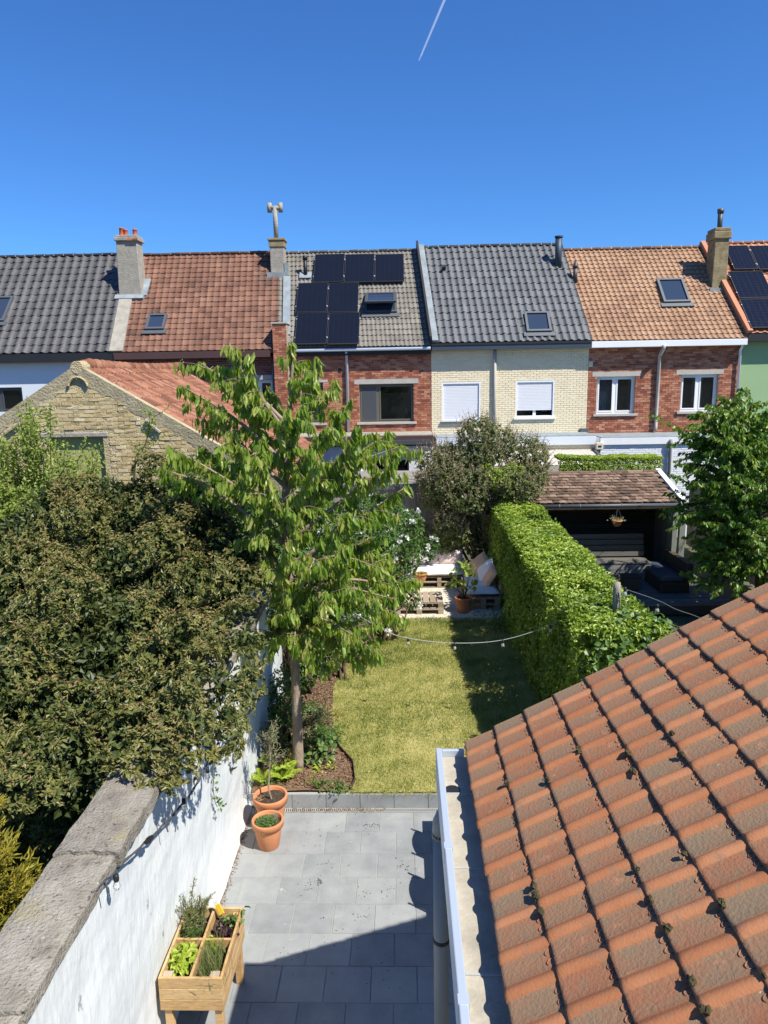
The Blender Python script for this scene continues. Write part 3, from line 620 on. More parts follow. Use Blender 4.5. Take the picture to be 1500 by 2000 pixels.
# box gutter
gt = MB(); gt.box(.23, .47, -1.5, AYE+.02, 2.775, 2.80); gt = gt.build('gutter', M['zinc'], ax0)
m = MB(); m.box(.245, .46, -1.5, AYE, 2.80, 2.945); m.build('gutter_bed', M['gutterbed'], gt)
m = MB(); m.box(.203, .245, -1.5, AYE+.03, 2.76, 3.0); m.box(.245, .4, AYE+.002, AYE+.03, 2.76, 2.995); m.build('gutter_upstand', M['zinc'], gt, bevel=.006)
for y in (3.55, 2.55, 1.2):
    m = MB(); m.box(.201, .249, y, y+.05, 2.9, 3.003); m.build('gutter_seam', M['zinc'], gt)
m = MB()
for y in (4.15, 3.45, 2.75, 2.3): m.box(.25, .455, y, y+.012, 2.945, 2.95)
m.build('bed_seam', M['mortar'], gt)
m = MB(); m.lathe((.29, 4.2, 2.946), [(.05, 0), (.05, .002)], 16); m.build('outlet_hole', M['black'], gt)
dp = MB(); dp.tube([(.285, 4.28, 2.74), (.25, 4.28, 2.72), (.225, 4.28, 2.66), (.22, 4.28, 2.55)], .06, 16); dp.tube([(.22, 4.28, 2.6), (.22, 4.28, 0.02)], .053, 18); dp = dp.build('downpipe', M['pvc'], ax0, smooth=True)
for z in (2.56, 1.75, .7):
    m = MB(); m.lathe((.22, 4.28, z), [(.058, 0), (.060, .004), (.060, .022), (.058, .026)], 18); m.box(.27, .42, 4.272, 4.288, z+.005, z+.02); m.build('pipe_bracket', M['black'], dp)
# moss clumps in the tile joints
for (px, py) in [(1237,1507),(1226,1470),(1312,1432),(1332,1473),(1336,1668),(1270,1755),(1410,1765),(1350,1915),(1380,1975),(990,1530),(1042,1730),(1047,1750),(1057,1780),(1130,1465),(1245,1697),(1303,1813),(1132,1463),(1493,1905),(1070,1523)]:
    q = PP(px, py, (EX, 0, EZ+.03), (-sn_, 0, cs_)); rad = random.uniform(.010, .019)
    V = []; F = []; rr = random.Random(px); rr0 = random.random()
    for i in range(7):
        for k in range(9):
            ph = math.pi*i/6; an = 2*math.pi*k/9; rj = rad*rr.uniform(.55, 1.35)
            V.append((rj*math.sin(ph)*math.cos(an)*1.1, rj*math.sin(ph)*math.sin(an)*(1.2+rr0), rj*math.cos(ph)*.75))
    for i in range(6):
        for k in range(9): F.append((i*9+k, (i+1)*9+k, (i+1)*9+(k+1) % 9, i*9+(k+1) % 9))
    put('moss_clump', np_mesh('moss_clump', V, F, M['moss']), roofN, q+np.array([0, 0, rad*.2]))

# garden table and chairs on the patio beyond the annex
tb = thing('garden_table', 'dark garden table standing on the patio behind the annex gutter', 'table', (1.1, 6.95, 0))
m = MB(); m.box(.63, 1.45, 6.0, 7.84, .72, .75); m.build('tabletop', M['darkwood'], tb)
for sx in (.76, 1.38):
    for sy in (6.15, 7.72):
        m = MB(); m.box(sx-.03, sx+.03, sy-.03, sy+.03, 0, .72); m.build('leg', M['darkframe'], tb)
for ya, yb, xb, w in ((7.15, 7.60, .605, 'farther'), (6.33, 6.80, .56, 'nearer')):
    cy = (ya+yb)/2
    c = thing('garden_chair', 'dark metal garden chair pushed up to the patio table, the %s of the two' % w, 'chair', (.8, cy, 0), 'garden chairs at the patio table')
    m = MB(); m.box(xb+.02, xb+.45, ya+.03, yb-.03, .42, .45); m.build('seat', M['darkframe'], c)
    m = MB(); K = 9
    for k in range(K-1):
        f0, f1 = k/(K-1), (k+1)/(K-1); bw = lambda f: xb+.02-.05*math.sin(math.pi*f)
        m.hexa([(bw(f0)+.03, ya+(yb-ya)*f0, .5), (bw(f0)+.045, ya+(yb-ya)*f0, .5), (bw(f1)+.045, ya+(yb-ya)*f1, .5), (bw(f1)+.03, ya+(yb-ya)*f1, .5), (bw(f0), ya+(yb-ya)*f0, .88), (bw(f0)+.015, ya+(yb-ya)*f0, .88), (bw(f1)+.015, ya+(yb-ya)*f1, .88), (bw(f1), ya+(yb-ya)*f1, .88)])
    m.build('backrest', M['darkframe'], c)
    for sx, zz in ((xb, .93), (xb+.42, .45)):
        for sy in (ya, yb):
            m = MB(); m.tube([(sx+.03, sy, 0), (sx, sy, zz)], .014, 6); m.build('leg', M['darkframe'], c)

# ================================================================== the row of houses across the gardens
FY, EY, RGY, SKEW = 25.0, 24.70, 28.2, -0.36
def wall_boxes(m, x0, x1, z0, z1, y0, y1, holes, tint=None):
    xs = sorted({x0, x1, *[q for h in holes for q in h[:2] if x0 < q < x1]}); zs = sorted({z0, z1, *[q for h in holes for q in h[2:] if z0 < q < z1]})
    for a, b in zip(xs[:-1], xs[1:]):
        run = None
        for c, d in zip(zs[:-1], zs[1:]):
            cx, cz = (a+b)/2, (c+d)/2
            solid = not any(h[0] < cx < h[1] and h[2] < cz < h[3] for h in holes)
            if solid: run = (run[0], d) if run else (c, d)
            if (not solid or d == zs[-1]) and run: m.box(a, b, y0, y1, run[0], run[1], tint); run = None
def brick_skin(name, parent, mat, x0, x1, z0, z1, y, holes, bl=.21, bh=.072, proud=.012, seed=0, region=None):
    """all bricks of one facade, each a block standing proud of the joints"""
    rr = np.random.default_rng(seed); B = []
    nr = int((z1-z0)/bh)
    for r_ in range(nr):
        za = z0+r_*bh; zb = za+bh-.011; x = x0-(bl/2 if r_ % 2 else 0)
        while x < x1:
            a, b = max(x+.005, x0), min(x+bl-.006, x1)
            if b-a > .02:
                if not any(a < h[1] and b > h[0] and za < h[3] and zb > h[2] for h in holes) and (region is None or region((a+b)/2, (za+zb)/2)): B.append((a, b, za, zb))
                else:
                    for h in holes:   # cut bricks beside an opening
                        if za < h[3] and zb > h[2]:
                            if a < h[0] < b and h[0]-a > .03: B.append((a, h[0], za, zb))
                            if a < h[1] < b and b-h[1] > .03: B.append((h[1], b, za, zb))
            x += bl
    B = np.array(B); n = len(B); yf = y-proud-rr.uniform(-.003, .004, n); o0 = wloc(parent)
    V = np.zeros((n, 8, 3))
    for k, (i, j, f) in enumerate([(0, 2, 1), (1, 2, 1), (1, 3, 1), (0, 3, 1), (0, 2, 0), (1, 2, 0), (1, 3, 0), (0, 3, 0)]):
        V[:, k, 0] = B[:, i]; V[:, k, 2] = B[:, j]; V[:, k, 1] = np.where(f, yf, y+.004)
    V[:, 0:4, 0] += rr.normal(0, .0015, (n, 4)); V[:, 0:4, 2] += rr.normal(0, .0015, (n, 4))
    b = np.arange(n)[:, None]*8
    F = np.concatenate([b+np.array([q]) for q in [(0,1,2,3),(0,4,5,1),(1,5,6,2),(2,6,7,3),(3,7,4,0)]], 0)
    t = np.repeat(rr.uniform(0, 1, n), 8)
    me = np_mesh(name, V.reshape(-1, 3)-o0, F, mat, t)
    o = bpy.data.objects.new(name, me); COL.objects.link(o); o.parent = parent; o['kind'] = 'stuff'; return o
def tile_mesh(w, gauge, prof, thick=.022, over=1.18):
    """x across, y up the slope, z out; prof: (fraction, height)"""
    n = len(prof); V = []; F = []
    L = gauge*over
    for yy, dz in ((0, thick), (gauge*.5, thick*.5), (L, thick*(1-over))):
        for u, h in prof: V.append((u*w-w/2, yy, dz+h))
    for u, h in prof: V.append((u*w-w/2, .002, h-.006))
    for i in range(2):
        for j in range(n-1): F.append((i*n+j, i*n+j+1, (i+1)*n+j+1, (i+1)*n+j))
    V += [V[j] for j in range(n)]
    for j in range(n-1): F.append((3*n+j, 3*n+j+1, 4*n+j+1, 4*n+j))
    return np.array(V), F
PAN = [(0, .006), (.12, .03), (.25, .036), (.38, .022), (.55, .0), (.8, -.002), (1.0, .01), (1.06, .024)]
PANDEEP = [(0, .01), (.12, .045), (.26, .055), (.42, .03), (.58, .0), (.8, -.004), (1.0, .016), (1.06, .034)]
DOUBLE = [(0, .006), (.1, .03), (.2, .032), (.32, .006), (.44, .0), (.54, .01), (.64, .032), (.74, .032), (.85, .006), (1.0, .002), (1.04, .014)]
FLATRIB = [(0, .022), (.10, .026), (.16, .006), (.5, .0), (.84, .006), (.90, .024), (1.04, .02)]
def tiled(parent, mat, matmass, corner, du, dv, nu, nv, w, gauge, prof, rot, seed, thick=.022, cut=None, rowskew=0.0, limit=300, stag=0.0):
    """nu columns, nv rows; single tiles up to the limit (lowest rows first), the rest as one mass"""
    rr = random.Random(seed); Vt, Ft = tile_mesh(w, gauge, prof, thick)
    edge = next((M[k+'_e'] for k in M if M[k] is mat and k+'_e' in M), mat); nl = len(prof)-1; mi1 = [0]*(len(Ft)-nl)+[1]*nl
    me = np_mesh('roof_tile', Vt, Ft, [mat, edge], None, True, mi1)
    du = np.array(du, float); dv = np.array(dv, float); corner = np.array(corner, float)
    Rm = np.array(Matrix.Rotation(0, 3, 'X')) if rot is None else np.array(rot.to_matrix())
    cnt = 0; MV = []; MF = []; MT = []
    for r_ in range(nv):
        for c in range(nu):
            p = corner + du*((c+.5)*w + rowskew*r_ + (stag if r_ % 2 else 0)) + dv*(r_*gauge)
            if cut and cut(p): continue
            p = p + np.array([rr.uniform(-.003, .003), rr.uniform(-.003, .003), rr.uniform(-.004, .004)])
            if cnt < limit:
                e = rot.copy(); e.x += rr.uniform(-.012, .012); e.y += rr.uniform(-.012, .012)
                put('roof_tile', me, parent, p, e)
            else:
                b = len(MV)*len(Vt); MV.append(Vt@Rm.T + p - wloc(parent)); MF += [[i+b for i in f] for f in Ft]; MT += [rr.random()]*len(Vt)
            cnt += 1
    if MV:
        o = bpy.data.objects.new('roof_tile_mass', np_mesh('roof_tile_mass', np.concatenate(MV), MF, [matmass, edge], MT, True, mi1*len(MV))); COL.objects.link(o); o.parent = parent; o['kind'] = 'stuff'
from mathutils import Euler
class House: pass
def house(label, xl, xr, ze, zr, wallmat, tile, tilew, gauge, prof, seed, ridge_mat, z_base=0.0, cutroof=True):
    h = House(); h.xl, h.xr, h.ze, h.zr = xl, xr, ze, zr
    h.o = thing('terraced_house', label, 'house', ((xl+xr)/2, 28.0, 0), 'terraced houses across the gardens')
    h.sl = math.atan2(zr-ze, RGY-EY); h.cs, h.sn = math.cos(h.sl), math.sin(h.sl); h.len = math.hypot(zr-ze, RGY-EY)
    h.n = np.array([0, -h.sn, h.cs]); h.e0 = np.array([xl, EY, ze]); h.dv = np.array([SKEW/h.len, h.cs, h.sn]); h.dv = h.dv/np.linalg.norm(h.dv)
    m = MB(); m.box(xl, xr, FY+.26, 31.6, 0, ze-.12)
    m.prism([(xl, FY+.26, ze-.12), (xl, 31.6, ze-.12), (xl+SKEW, RGY, zr-.2)], (xr-xl, 0, 0)); m.build('rear_body', M['concrete'], h.o)
    m = MB(); s = SKEW
    for z0, dz in ((0, 0),):
        m.hexa([(xl, EY+.02, ze-.1), (xr, EY+.02, ze-.1), (xr+s, RGY, zr-.1), (xl+s, RGY, zr-.1), (xl, EY+.02, ze-.01), (xr, EY+.02, ze-.01), (xr+s, RGY, zr-.01), (xl+s, RGY, zr-.01)])
        m.hexa([(xl+s, RGY, zr-.1), (xr+s, RGY, zr-.1), (xr+2*s, 31.8, ze-.1), (xl+2*s, 31.8, ze-.1), (xl+s, RGY, zr-.01), (xr+s, RGY, zr-.01), (xr+2*s, 31.8, ze-.01), (xl+2*s, 31.8, ze-.01)])
    h.roof = m.build('roof', M[tile+'_t'], h.o)
    nu = int((xr-xl)/tilew); w = (xr-xl)/nu; nv = int(h.len/gauge); ga = h.len/nv
    tiled(h.roof, M[tile], M[tile+'_t'], (xl, EY, ze), (1, 0, 0), (0, h.cs, h.sn), nu, nv, w, ga, prof, Euler((h.sl, 0, 0)), seed, rowskew=SKEW/nv, cut=None)
    k = int((xr-xl)/.36); rr = random.Random(seed)
    for i in range(k):
        a = xl+SKEW+(xr-xl)*i/k; b = xl+SKEW+(xr-xl)*(i+1)/k+.03
        m = MB(); z = zr+rr.uniform(-.008, .008); r1, r2 = .085, .1
        V = []; F = []
        for (x, r_) in ((a, r1), (b-.05, r1+.004), (b-.045, r2), (b, r2)):
            for q in range(9):
                an = math.pi*(q/8); V.append((x, RGY-math.cos(an)*r_*1.15, z-.02+math.sin(an)*r_))
        for u in range(3):
            for q in range(8): F.append((u*9+q, (u+1)*9+q, (u+1)*9+q+1, u*9+q+1))
        F.append(list(range(9))); F.append([27+q for q in range(9)][::-1])
        m.add(V, F); m.build('ridge_tile', ridge_mat, h.roof, smooth=True)
    h.holes = []
    return h
def on_roof(h, px, py): return PP(px, py, h.e0+h.n*.03, h.n)
def facade(h, mat, z0, holes, bricks=None, bl=.21, bh=.072, seed=0, proud=.014):
    m = MB(); wall_boxes(m, h.xl, h.xr, z0, h.ze-.03, FY, FY+.25, holes); h.wall = m.build('wall', mat, h.o)
    if z0 > 0: m = MB(); m.box(h.xl, h.xr, FY+.002, FY+.25, 0, z0); m.build('lower_wall', M['dirtywhite'], h.o)
    if bricks: brick_skin('bricks', h.wall, bricks, h.xl+.01, h.xr-.01, z0, h.ze-.1, FY, holes, bl, bh, proud=proud, seed=seed)
def framebox(m, x0, x1, z0, z1, y0, y1, t):
    m.box(x0, x0+t, y0, y1, z0, z1); m.box(x1-t, x1, y0, y1, z0, z1); m.box(x0+t, x1-t, y0, y1, z0, z0+t); m.box(x0+t, x1-t, y0, y1, z1-t, z1)
def window(h, r4, fmat, splits=(0.5,), sill=True, lintel=None, glass='glass', lights=None, t=.06, curtains=()):
    x0, x1, z0, z1 = r4; y = FY+.10
    m = MB(); framebox(m, x0, x1, z0, z1, y, y+.07, t)
    for s in splits: xm = x0+(x1-x0)*s; m.box(xm-.045, xm+.045, y+.001, y+.069, z0+t, z1-t)
    w = m.build('window', fmat, h.o)
    ed = [0, *splits, 1]
    for a, b in zip(ed[:-1], ed[1:]):
        xa, xb = x0+(x1-x0)*a+(t if a == 0 else .045), x0+(x1-x0)*b-(t if b == 1 else .045)
        q = MB(); framebox(q, xa+.002, xb-.002, z0+t+.002, z1-t-.002, y-.012, y+.05, .045); q.build('sash', fmat, w)
        q = MB(); q.box(xa+.045, xb-.045, y+.02, y+.03, z0+t+.045, z1-t-.045); q.build('pane', M[glass], w)
    q = MB(); q.box(x0+.01, x1-.01, y+.13, y+.15, z0+.01, z1-.01); q.build('room_behind', M['room'], w)
    for (ca, cb, cm) in curtains:
        q = MB(); xa, xb = x0+(x1-x0)*ca, x0+(x1-x0)*cb; K = max(6, int((xb-xa)/.03)); V = []; F = []
        for k in range(K+1): xx = xa+(xb-xa)*k/K; yy = y+.1+.012*math.sin(k*1.7); V += [(xx, yy, z0+.06), (xx, yy, z1-.06)]
        for k in range(K): F.append((2*k, 2*k+2, 2*k+3, 2*k+1))
        q.add(V, F); q.build('curtain', M[cm], w, smooth=True)
    if sill: q = MB(); q.box(x0-.1, x1+.1, FY-.075, FY+.10, z0-.075, z0-.002); q.build('sill', M['concrete'], w)
    if lintel: q = MB(); a, b, c, d_ = lintel; q.box(a, b, FY-.02, FY+.1, c, d_); q.build('lintel', M['concrete'], w)
    return w
def roof_window(h, px, py, w, l, fmat=None, tilt=0.0):
    """centre pixel, width along X, length up the slope"""
    c = on_roof(h, px, py); u = np.array([1., 0, 0]); v = np.array([0, h.cs, h.sn]); n = h.n; fm = fmat or M['greyframe']
    m = MB()
    for s in (-1, 1):
        m.obox(c+u*s*(w/2-.04)+n*.045, u*.04, v*l/2, n*.06)
        m.obox(c+v*s*(l/2-.04)+n*.0455, u*(w/2-.081), v*.04, n*.059)
    f = m.build('roof_window', fm, h.roof)
    q = MB(); q.obox(c+n*.045, u*(w/2-.085), v*(l/2-.085), n*.012); pass
    q.build('window_pane', M['glassblue'], h.roof)
    q = MB(); q.obox(c-v*(l/2+.09)+n*.035, u*(w/2+.1), v*.09, n*.012); q.build('flashing_apron', M['greyframe'], h.roof)
    return c
def pipe(h, name, pts, r_, mat, parent=None):
    m = MB(); m.tube(pts, r_, 10); return m.build(name, mat, parent or h.o, smooth=True)
def flash(h, xa, w, mat='lead', t0=0.0, t1=1.0, name='party_flashing', th=.075):
    m = MB(); a = np.array([xa, EY, h.ze]) ; v = np.array([SKEW, RGY-EY, h.zr-h.ze]); n = h.n
    p0, p1 = a+v*t0, a+v*t1; c = (p0+p1)/2
    m.obox(c+n*(th*.5+.01), (w/2, 0, 0), (p1-p0)/2, n*th*.5); return m.build(name, M[mat], h.roof)
def stack(h, name, px0, px1, pyb, pyt, depth, mat, parent=None, taper=0.0):
    """chimney: front face spans px0..px1, stands on the roof at row pyb, top at row pyt"""
    b = on_roof(h, (px0+px1)/2, pyb); y = b[1]
    x0 = P(px0, pyb, Y=y)[0]; x1 = P(px1, pyb, Y=y)[0]; zt = P((px0+px1)/2, pyt, Y=y)[2]
    m = MB(); m.hexa([(x0, y, b[2]-.35), (x1, y, b[2]-.35), (x1, y+depth, b[2]-.35), (x0, y+depth, b[2]-.35), (x0+taper, y+taper*.5, zt), (x1-taper, y+taper*.5, zt), (x1-taper, y+depth, zt), (x0+taper, y+depth, zt)])
    return m.build(name, mat, parent or h.o, bevel=.02), (x0, x1, y, zt, b[2])

# ---- house 1: anthracite tiles, pale blue wall
h1 = house('terraced house with glossy anthracite tile roof and pale blue rendered wall', -19.0, -9.78, 6.42, 10.12, M['bluewhite'], 'tileanth', .31, .345, PANDEEP, 1, M['tileanth'])
w_ = rect(-45, 757, 45, 805, FY)
facade(h1, M['bluewhite'], 0, [w_])
window(h1, w_, M['darkframe'], (.5,), sill=False)
m = MB(); m.box(h1.xl, h1.xr-.01, EY-.02, FY+.05, 6.12, 6.40); m.build('fascia', M['fasciablack'], h1.o)
roof_window(h1, -8, 606, 1.0, 1.25)
# ---- house 2: red-brown tiles
h2 = house('terraced house with mossy red-brown tile roof and dark red brick wall', -9.78, -4.2, 6.40, 10.07, M['brickdark'], 'tilered', .232, .262, FLATRIB, 2, M['tilered'])
w_ = rect(478, 742, 535, 800, FY)
facade(h2, M['greymortar'], 3.2, [w_], M['brickdark'], seed=2)
window(h2, w_, M['white'], (.5,), lintel=(w_[0]-.15, w_[1]+.1, w_[3]+.01, w_[3]+.16), curtains=((.05, .95, 'curtain'),))
m = MB(); m.box(h2.xl+.01, h2.xr-.25, EY-.06, FY+.05, 6.16, 6.385); m.build('fascia', M['fasciabrown'], h2.o)
roof_window(h2, 306, 631, .66, .75)
flash(h2, h2.xl+.1, .46, 'cementchim', 0, .55)
q = P(533, 700, Y=FY-.1); pipe(h2, 'downpipe', [(q[0], FY-.1, 6.2), (q[0], FY-.1, 3.3)], .05, M['darkframe'])
ch, (x0, x1, y, zt, zb) = stack(h2, 'chimney', 232, 277, 578, 470, .62, M['cementchim'], taper=.05)
m = MB(); m.box(x0-.0, x1+.02, y-.04, y+.68, zt, zt+.13, .2); m.box(x0+.04, x1-.02, y+.0, y+.64, zt+.13, zt+.2, .6); m.build('chimney_crown', M['cementchim'], ch, bevel=.02)
brick_skin('crown_bricks', ch, M['brickred'], (x0+x1)/2+.05, x1+.02, zt-.0, zt+.14, y-.045, [], seed=5)
for px, hh, r_ in ((238, .26, .085), (246, .2, .075), (264, .2, .085)):
    q = P(px, 460, Y=y+.3); m = MB(); m.lathe((q[0], y+.3, zt+.19), [(r_*1.1, 0), (r_, .06), (r_*.9, hh), (r_*1.05, hh+.01), (r_*1.05, hh+.04), (r_*.7, hh+.045), (r_*.65, hh-.05)], 14); m.build('chimney_pot', M['claypot'], ch, smooth=True)
m = MB(); m.obox(np.array([x1+.08, y+.3, zb+.32]), (.1, 0, 0), (0, h2.cs*.45, h2.sn*.45), h2.n*.03); m.obox(np.array([(x0+x1)/2, y-.1, zb-.05]), ((x1-x0)/2+.1, 0, 0), (0, h2.cs*.1, h2.sn*.1), h2.n*.04); m.build('chimney_flashing', M['lead'], ch)
# ---- house 3: grey tiles and solar panels
h3 = house('terraced house with grey-brown concrete tiles, solar panels and red brick wall', -4.2, 1.0, 6.42, 10.03, M['brickred'], 'tilegrey', .30, .262, DOUBLE, 3, M['tilegrey'])
w1 = rect(702, 750, 808, 824, FY); w2 = rect(589, 747, 632, 826, FY)
facade(h3, M['greymortar'], 3.2, [w1, w2], M['brickred'], seed=3)
l1 = rect(692, 740, 817, 749.5, FY); l2 = rect(580, 742, 640, 747, FY)
window(h3, w1, M['bronzeframe'], (.345,), lintel=l1, t=.045, curtains=((.9, .97, 'curtain'),)); window(h3, w2, M['bronzeframe'], (), lintel=l2, curtains=((.05, .95, 'curtain'),))
q = MB(); q.box(w1[0]+.1, w1[0]+(w1[1]-w1[0])*.31, FY+.085, FY+.1, w1[2]+.08, w1[3]-.08); q.build('insect_screen', M['darkframe'], h3.o)
m = MB(); m.box(h3.xl+.3, h3.xr-.02, EY-.02, EY+.10, 6.29, 6.395); m.build('gutter', M['zinc'], h3.o, bevel=.03)
m = MB(); m.box(h3.xl+.3, h3.xr-.02, EY+.101, FY-.001, 6.16, 6.36); m.build('soffit', M['fasciablack'], h3.o)
q = P(677, 700, Y=FY-.09); pipe(h3, 'downpipe', [(q[0], FY-.2, 6.3), (q[0], FY-.09, 6.12), (q[0], FY-.09, 3.3)], .05, M['zinc'])
q = P(664, 723, Y=FY); m = MB(); m.tube([(q[0], FY-.03, q[2]), (q[0], FY+.02, q[2])], .07, 12); m.build('wall_vent', M['black'], h3.o)
flash(h3, h3.xl+.32, .26, 'lead', .12, .72)
ch, (x0, x1, y, zt, zb) = stack(h3, 'chimney', 529, 556, 533, 470, .5, M['cementchim'])
m = MB(); m.box(x0-.03, x1+.03, y-.03, y+.53, zt-.22, zt+.0); m.box(x0-.06, x1+.06, y-.06, y+.56, zt, zt+.09); m.build('chimney_crown', M['brownchim'], ch, bevel=.02)
q = P(537, 410, Y=y+.2); cx, cz = (x0+x1)/2-.03, P(537, 405, Y=y+.2)[2]
pipe(h3, 'flue_pipe', [(cx, y+.2, zt+.05), (cx, y+.2, cz)], .085, M['cementchim'], ch)
m = MB(); m.tube([(cx-.2, y+.2, cz-.02), (cx+.2, y+.2, cz-.02)], .075, 10); m.tube([(cx-.2, y+.2, cz-.17), (cx-.2, y+.2, cz+.15)], .085, 10); m.tube([(cx+.2, y+.2, cz-.17), (cx+.2, y+.2, cz+.15)], .085, 10); m.build('flue_cowl', M['cementchim'], ch, smooth=True)
m = MB(); m.box(x0-.12, x1+.12, y-.16, y-.02, zb-.2, zb-.0); m.box(x1+.0, x1+.14, y-.02, y+.5, zb-.05, zb+.35); m.build('chimney_flashing', M['lead'], ch)
# brick stub of the old chimney breast at the eaves
a = P(534, 690, Y=EY-.05); b = P(561, 690, Y=EY-.05); zt = P(547, 632, Y=EY-.05)[2]
m = MB(); m.box(a[0], b[0], EY-.05, FY+.4, 3.2, zt); st = m.build('brick_pier', M['greymortar'], h3.o)
brick_skin('pier_bricks', st, M['brickred'], a[0], b[0], 3.2, zt, EY-.05, [], seed=8)
m = MB(); m.box(a[0]-.03, b[0]+.03, EY-.1, FY+.44, zt, zt+.05); m.build('pier_cap', M['concrete'], st)
c = on_roof(h3, 597, 540); m = MB(); m.tube([c-np.array([0, 0, .1]), c+np.array([0, 0, .62])], .07, 12); m.tube([c+np.array([0, 0, .58]), c+np.array([0, 0, .72])], .09, 12); m.build('vent_pipe', M['black'], h3.roof, smooth=True)
m = MB(); m.obox(c+h3.n*.05, (.22, 0, 0), (0, .15*h3.cs, .15*h3.sn), h3.n*.02); m.build('vent_flashing', M['lead'], h3.roof)
# open roof window
c = roof_window(h3, 744, 594, 1.12, 1.0, M['darkframe'])
m = MB(); u = np.array([1., 0, 0]); v = np.array([0, math.cos(h3.sl-.38), math.sin(h3.sl-.38)]); n_ = np.array([0, -v[2], v[1]])
cc = c + h3.n*.26+np.array([0, 0, .02])
for s in (-1, 1):
    m.obox(cc+u*s*.49, u*.05, v*.46, n_*.035); m.obox(cc+v*s*.42, u*.439, v*.04, n_*.034)
m.build('open_sash', M['darkframe'], h3.roof)
m = MB(); m.obox(cc, u*.438, v*.378, n_*.01); m.build('sash_pane', M['glassblue'], h3.roof)
def solar(h, x0, y0, x1, y1, label, grp):
    c = np.mean([PP(px, py, h.e0+h.n*.14, h.n) for px, py in ((x0, y0), (x1, y0), (x0, y1), (x1, y1))], 0)
    a, b = PP(x0, (y0+y1)/2, h.e0+h.n*.14, h.n), PP(x1, (y0+y1)/2, h.e0+h.n*.14, h.n)
    p, q = PP((x0+x1)/2, y1, h.e0+h.n*.14, h.n), PP((x0+x1)/2, y0, h.e0+h.n*.14, h.n)
    w = abs(b[0]-a[0])/2; l = np.linalg.norm((q-p)[1:])/2; u = np.array([1., 0, 0]); v = np.array([0, h.cs, h.sn]); n = h.n
    t = thing('solar_panel', label, 'solar panel', c-n*.1, grp)
    m = MB(); m.obox(c, u*(w-.012), v*(l-.012), n*.012); g_ = m.build('glass', M['pvcell'], t)
    m = MB()
    for s in (-1, 1): m.obox(c+u*s*(w-.008), u*.008, v*l, n*.02); m.obox(c+v*s*(l-.008), u*(w-.017), v*.008, n*.0195)
    m.build('frame', M['alu'], t)
    m = MB()
    for k in range(1, 6): m.obox(c+u*w*(2*k/6-1)+n*.0125, u*.002, v*(l-.02), n*.0006)
    for k in range(1, 10): m.obox(c+v*l*(2*k/10-1)+n*.0126, u*(w-.02), v*.0015, n*.0006)
    m.build('cell_lines', M['cellline'], g_)
    m = MB()
    for s in (-1, 1):
        for s2 in (-1, 1): m.obox(c+u*s*(w+.004)+v*s2*l*.6+n*.012, u*.012, v*.02, n*.012)
    m.build('clamps', M['steel'], t)
    m = MB()
    for s in (-.55, .55): m.obox(c+v*l*s-n*.075, u*w, v*.02, n*.055)
    m.build('mounting_rail', M['alu'], t)
G3 = 'solar panels on the grey tiled roof'
for (r4, lb) in [((613.5,497,672,551),'black solar panel in the upper row next to the black roof vent pipe'),((673.5,497,731,551),'black solar panel in the middle of the upper row on the grey roof'),((732.5,497,789,550),'black solar panel at the right end of the upper row on the grey roof'),
                 ((580,553,639.5,610),'black solar panel of the lower block on the grey roof, upper left of four'),((641,553,700,610),'black solar panel of the lower block, upper right, beside the open roof window'),((578,611.5,639.5,672),'black solar panel of the lower block above the gutter, lower left of four'),((641,611.5,702,672),'black solar panel of the lower block above the gutter, lower right of four')]:
    solar(h3, *r4, lb, G3)
# ---- house 4: slate grey tiles, cream painted brick
h4 = house('terraced house with slate grey tile roof and cream painted brick wall', 1.0, 6.33, 6.5, 10.12, M['brickcream'], 'tileslate', .24, .35, PANDEEP, 4, M['tileslate'])
w1 = rect(863, 748, 938, 823, FY); w2 = rect(1007, 745, 1082, 815, FY)
facade(h4, M['brickcream'], 3.2, [w1, w2], M['brickcream'], seed=4, proud=.022)
for k, (w, shut) in enumerate(((w1, .0), (w2, .15))):
    m = MB(); framebox(m, w[0]-.01, w[1]+.01, w[2]-.0, w[3]+.03, FY-.02, FY+.09, .055); wf = m.build('window', M['white'], h4.o)
    q = MB(); z = w[2]+.055+(w[3]-w[2])*shut
    while z < w[3]-.04: q.box(w[0]+.045, w[1]-.045, FY+.02-.006, FY+.05, z+.004, z+.048); q.box(w[0]+.045, w[1]-.045, FY+.024, FY+.05, z+.048, z+.054); z += .05
    q.build('roller_shutter', M['shutter'], wf, bevel=.004)
    if shut: q = MB(); q.box(w[0]+.05, w[1]-.05, FY+.09, FY+.1, w[2]+.05, w[3]-.05); q.build('pane', M['glass'], wf); q = MB(); q.box(w[0]+.02, w[1]-.02, FY+.15, FY+.17, w[2]+.02, w[3]-.02); q.build('room_behind', M['room'], wf); q = MB(); xm = (w[0]+w[1])/2; q.box(xm-.05, xm+.05, FY+.055, FY+.089, w[2]+.056, w[3]-.06); q.build('mullion', M['white'], wf)
    q = MB(); q.box(w[0]-.06, w[1]+.06, FY-.09, FY+.02, w[2]-.06, w[2]-.002); q.build('sill', M['white'] if k else M['greyframe'], wf)
    q = MB(); q.box(w[0]-.05, w[1]+.08, FY-.018, FY+.05, w[3]+.035, w[3]+.12); q.build('lintel', M['cream'], wf)
m = MB()
for px in (868, 987, 1113, 898, 1045):
    zz = 6.12 if px in (868, 987, 1113) else 3.66
    for k in range(4): q = P(px+k*4.5, 690, Y=FY); m.box(q[0]-.012, q[0]+.012, FY-.014, FY+.01, zz-.07, zz+.05)
m.build('vent_slots', M['black'], h4.o)
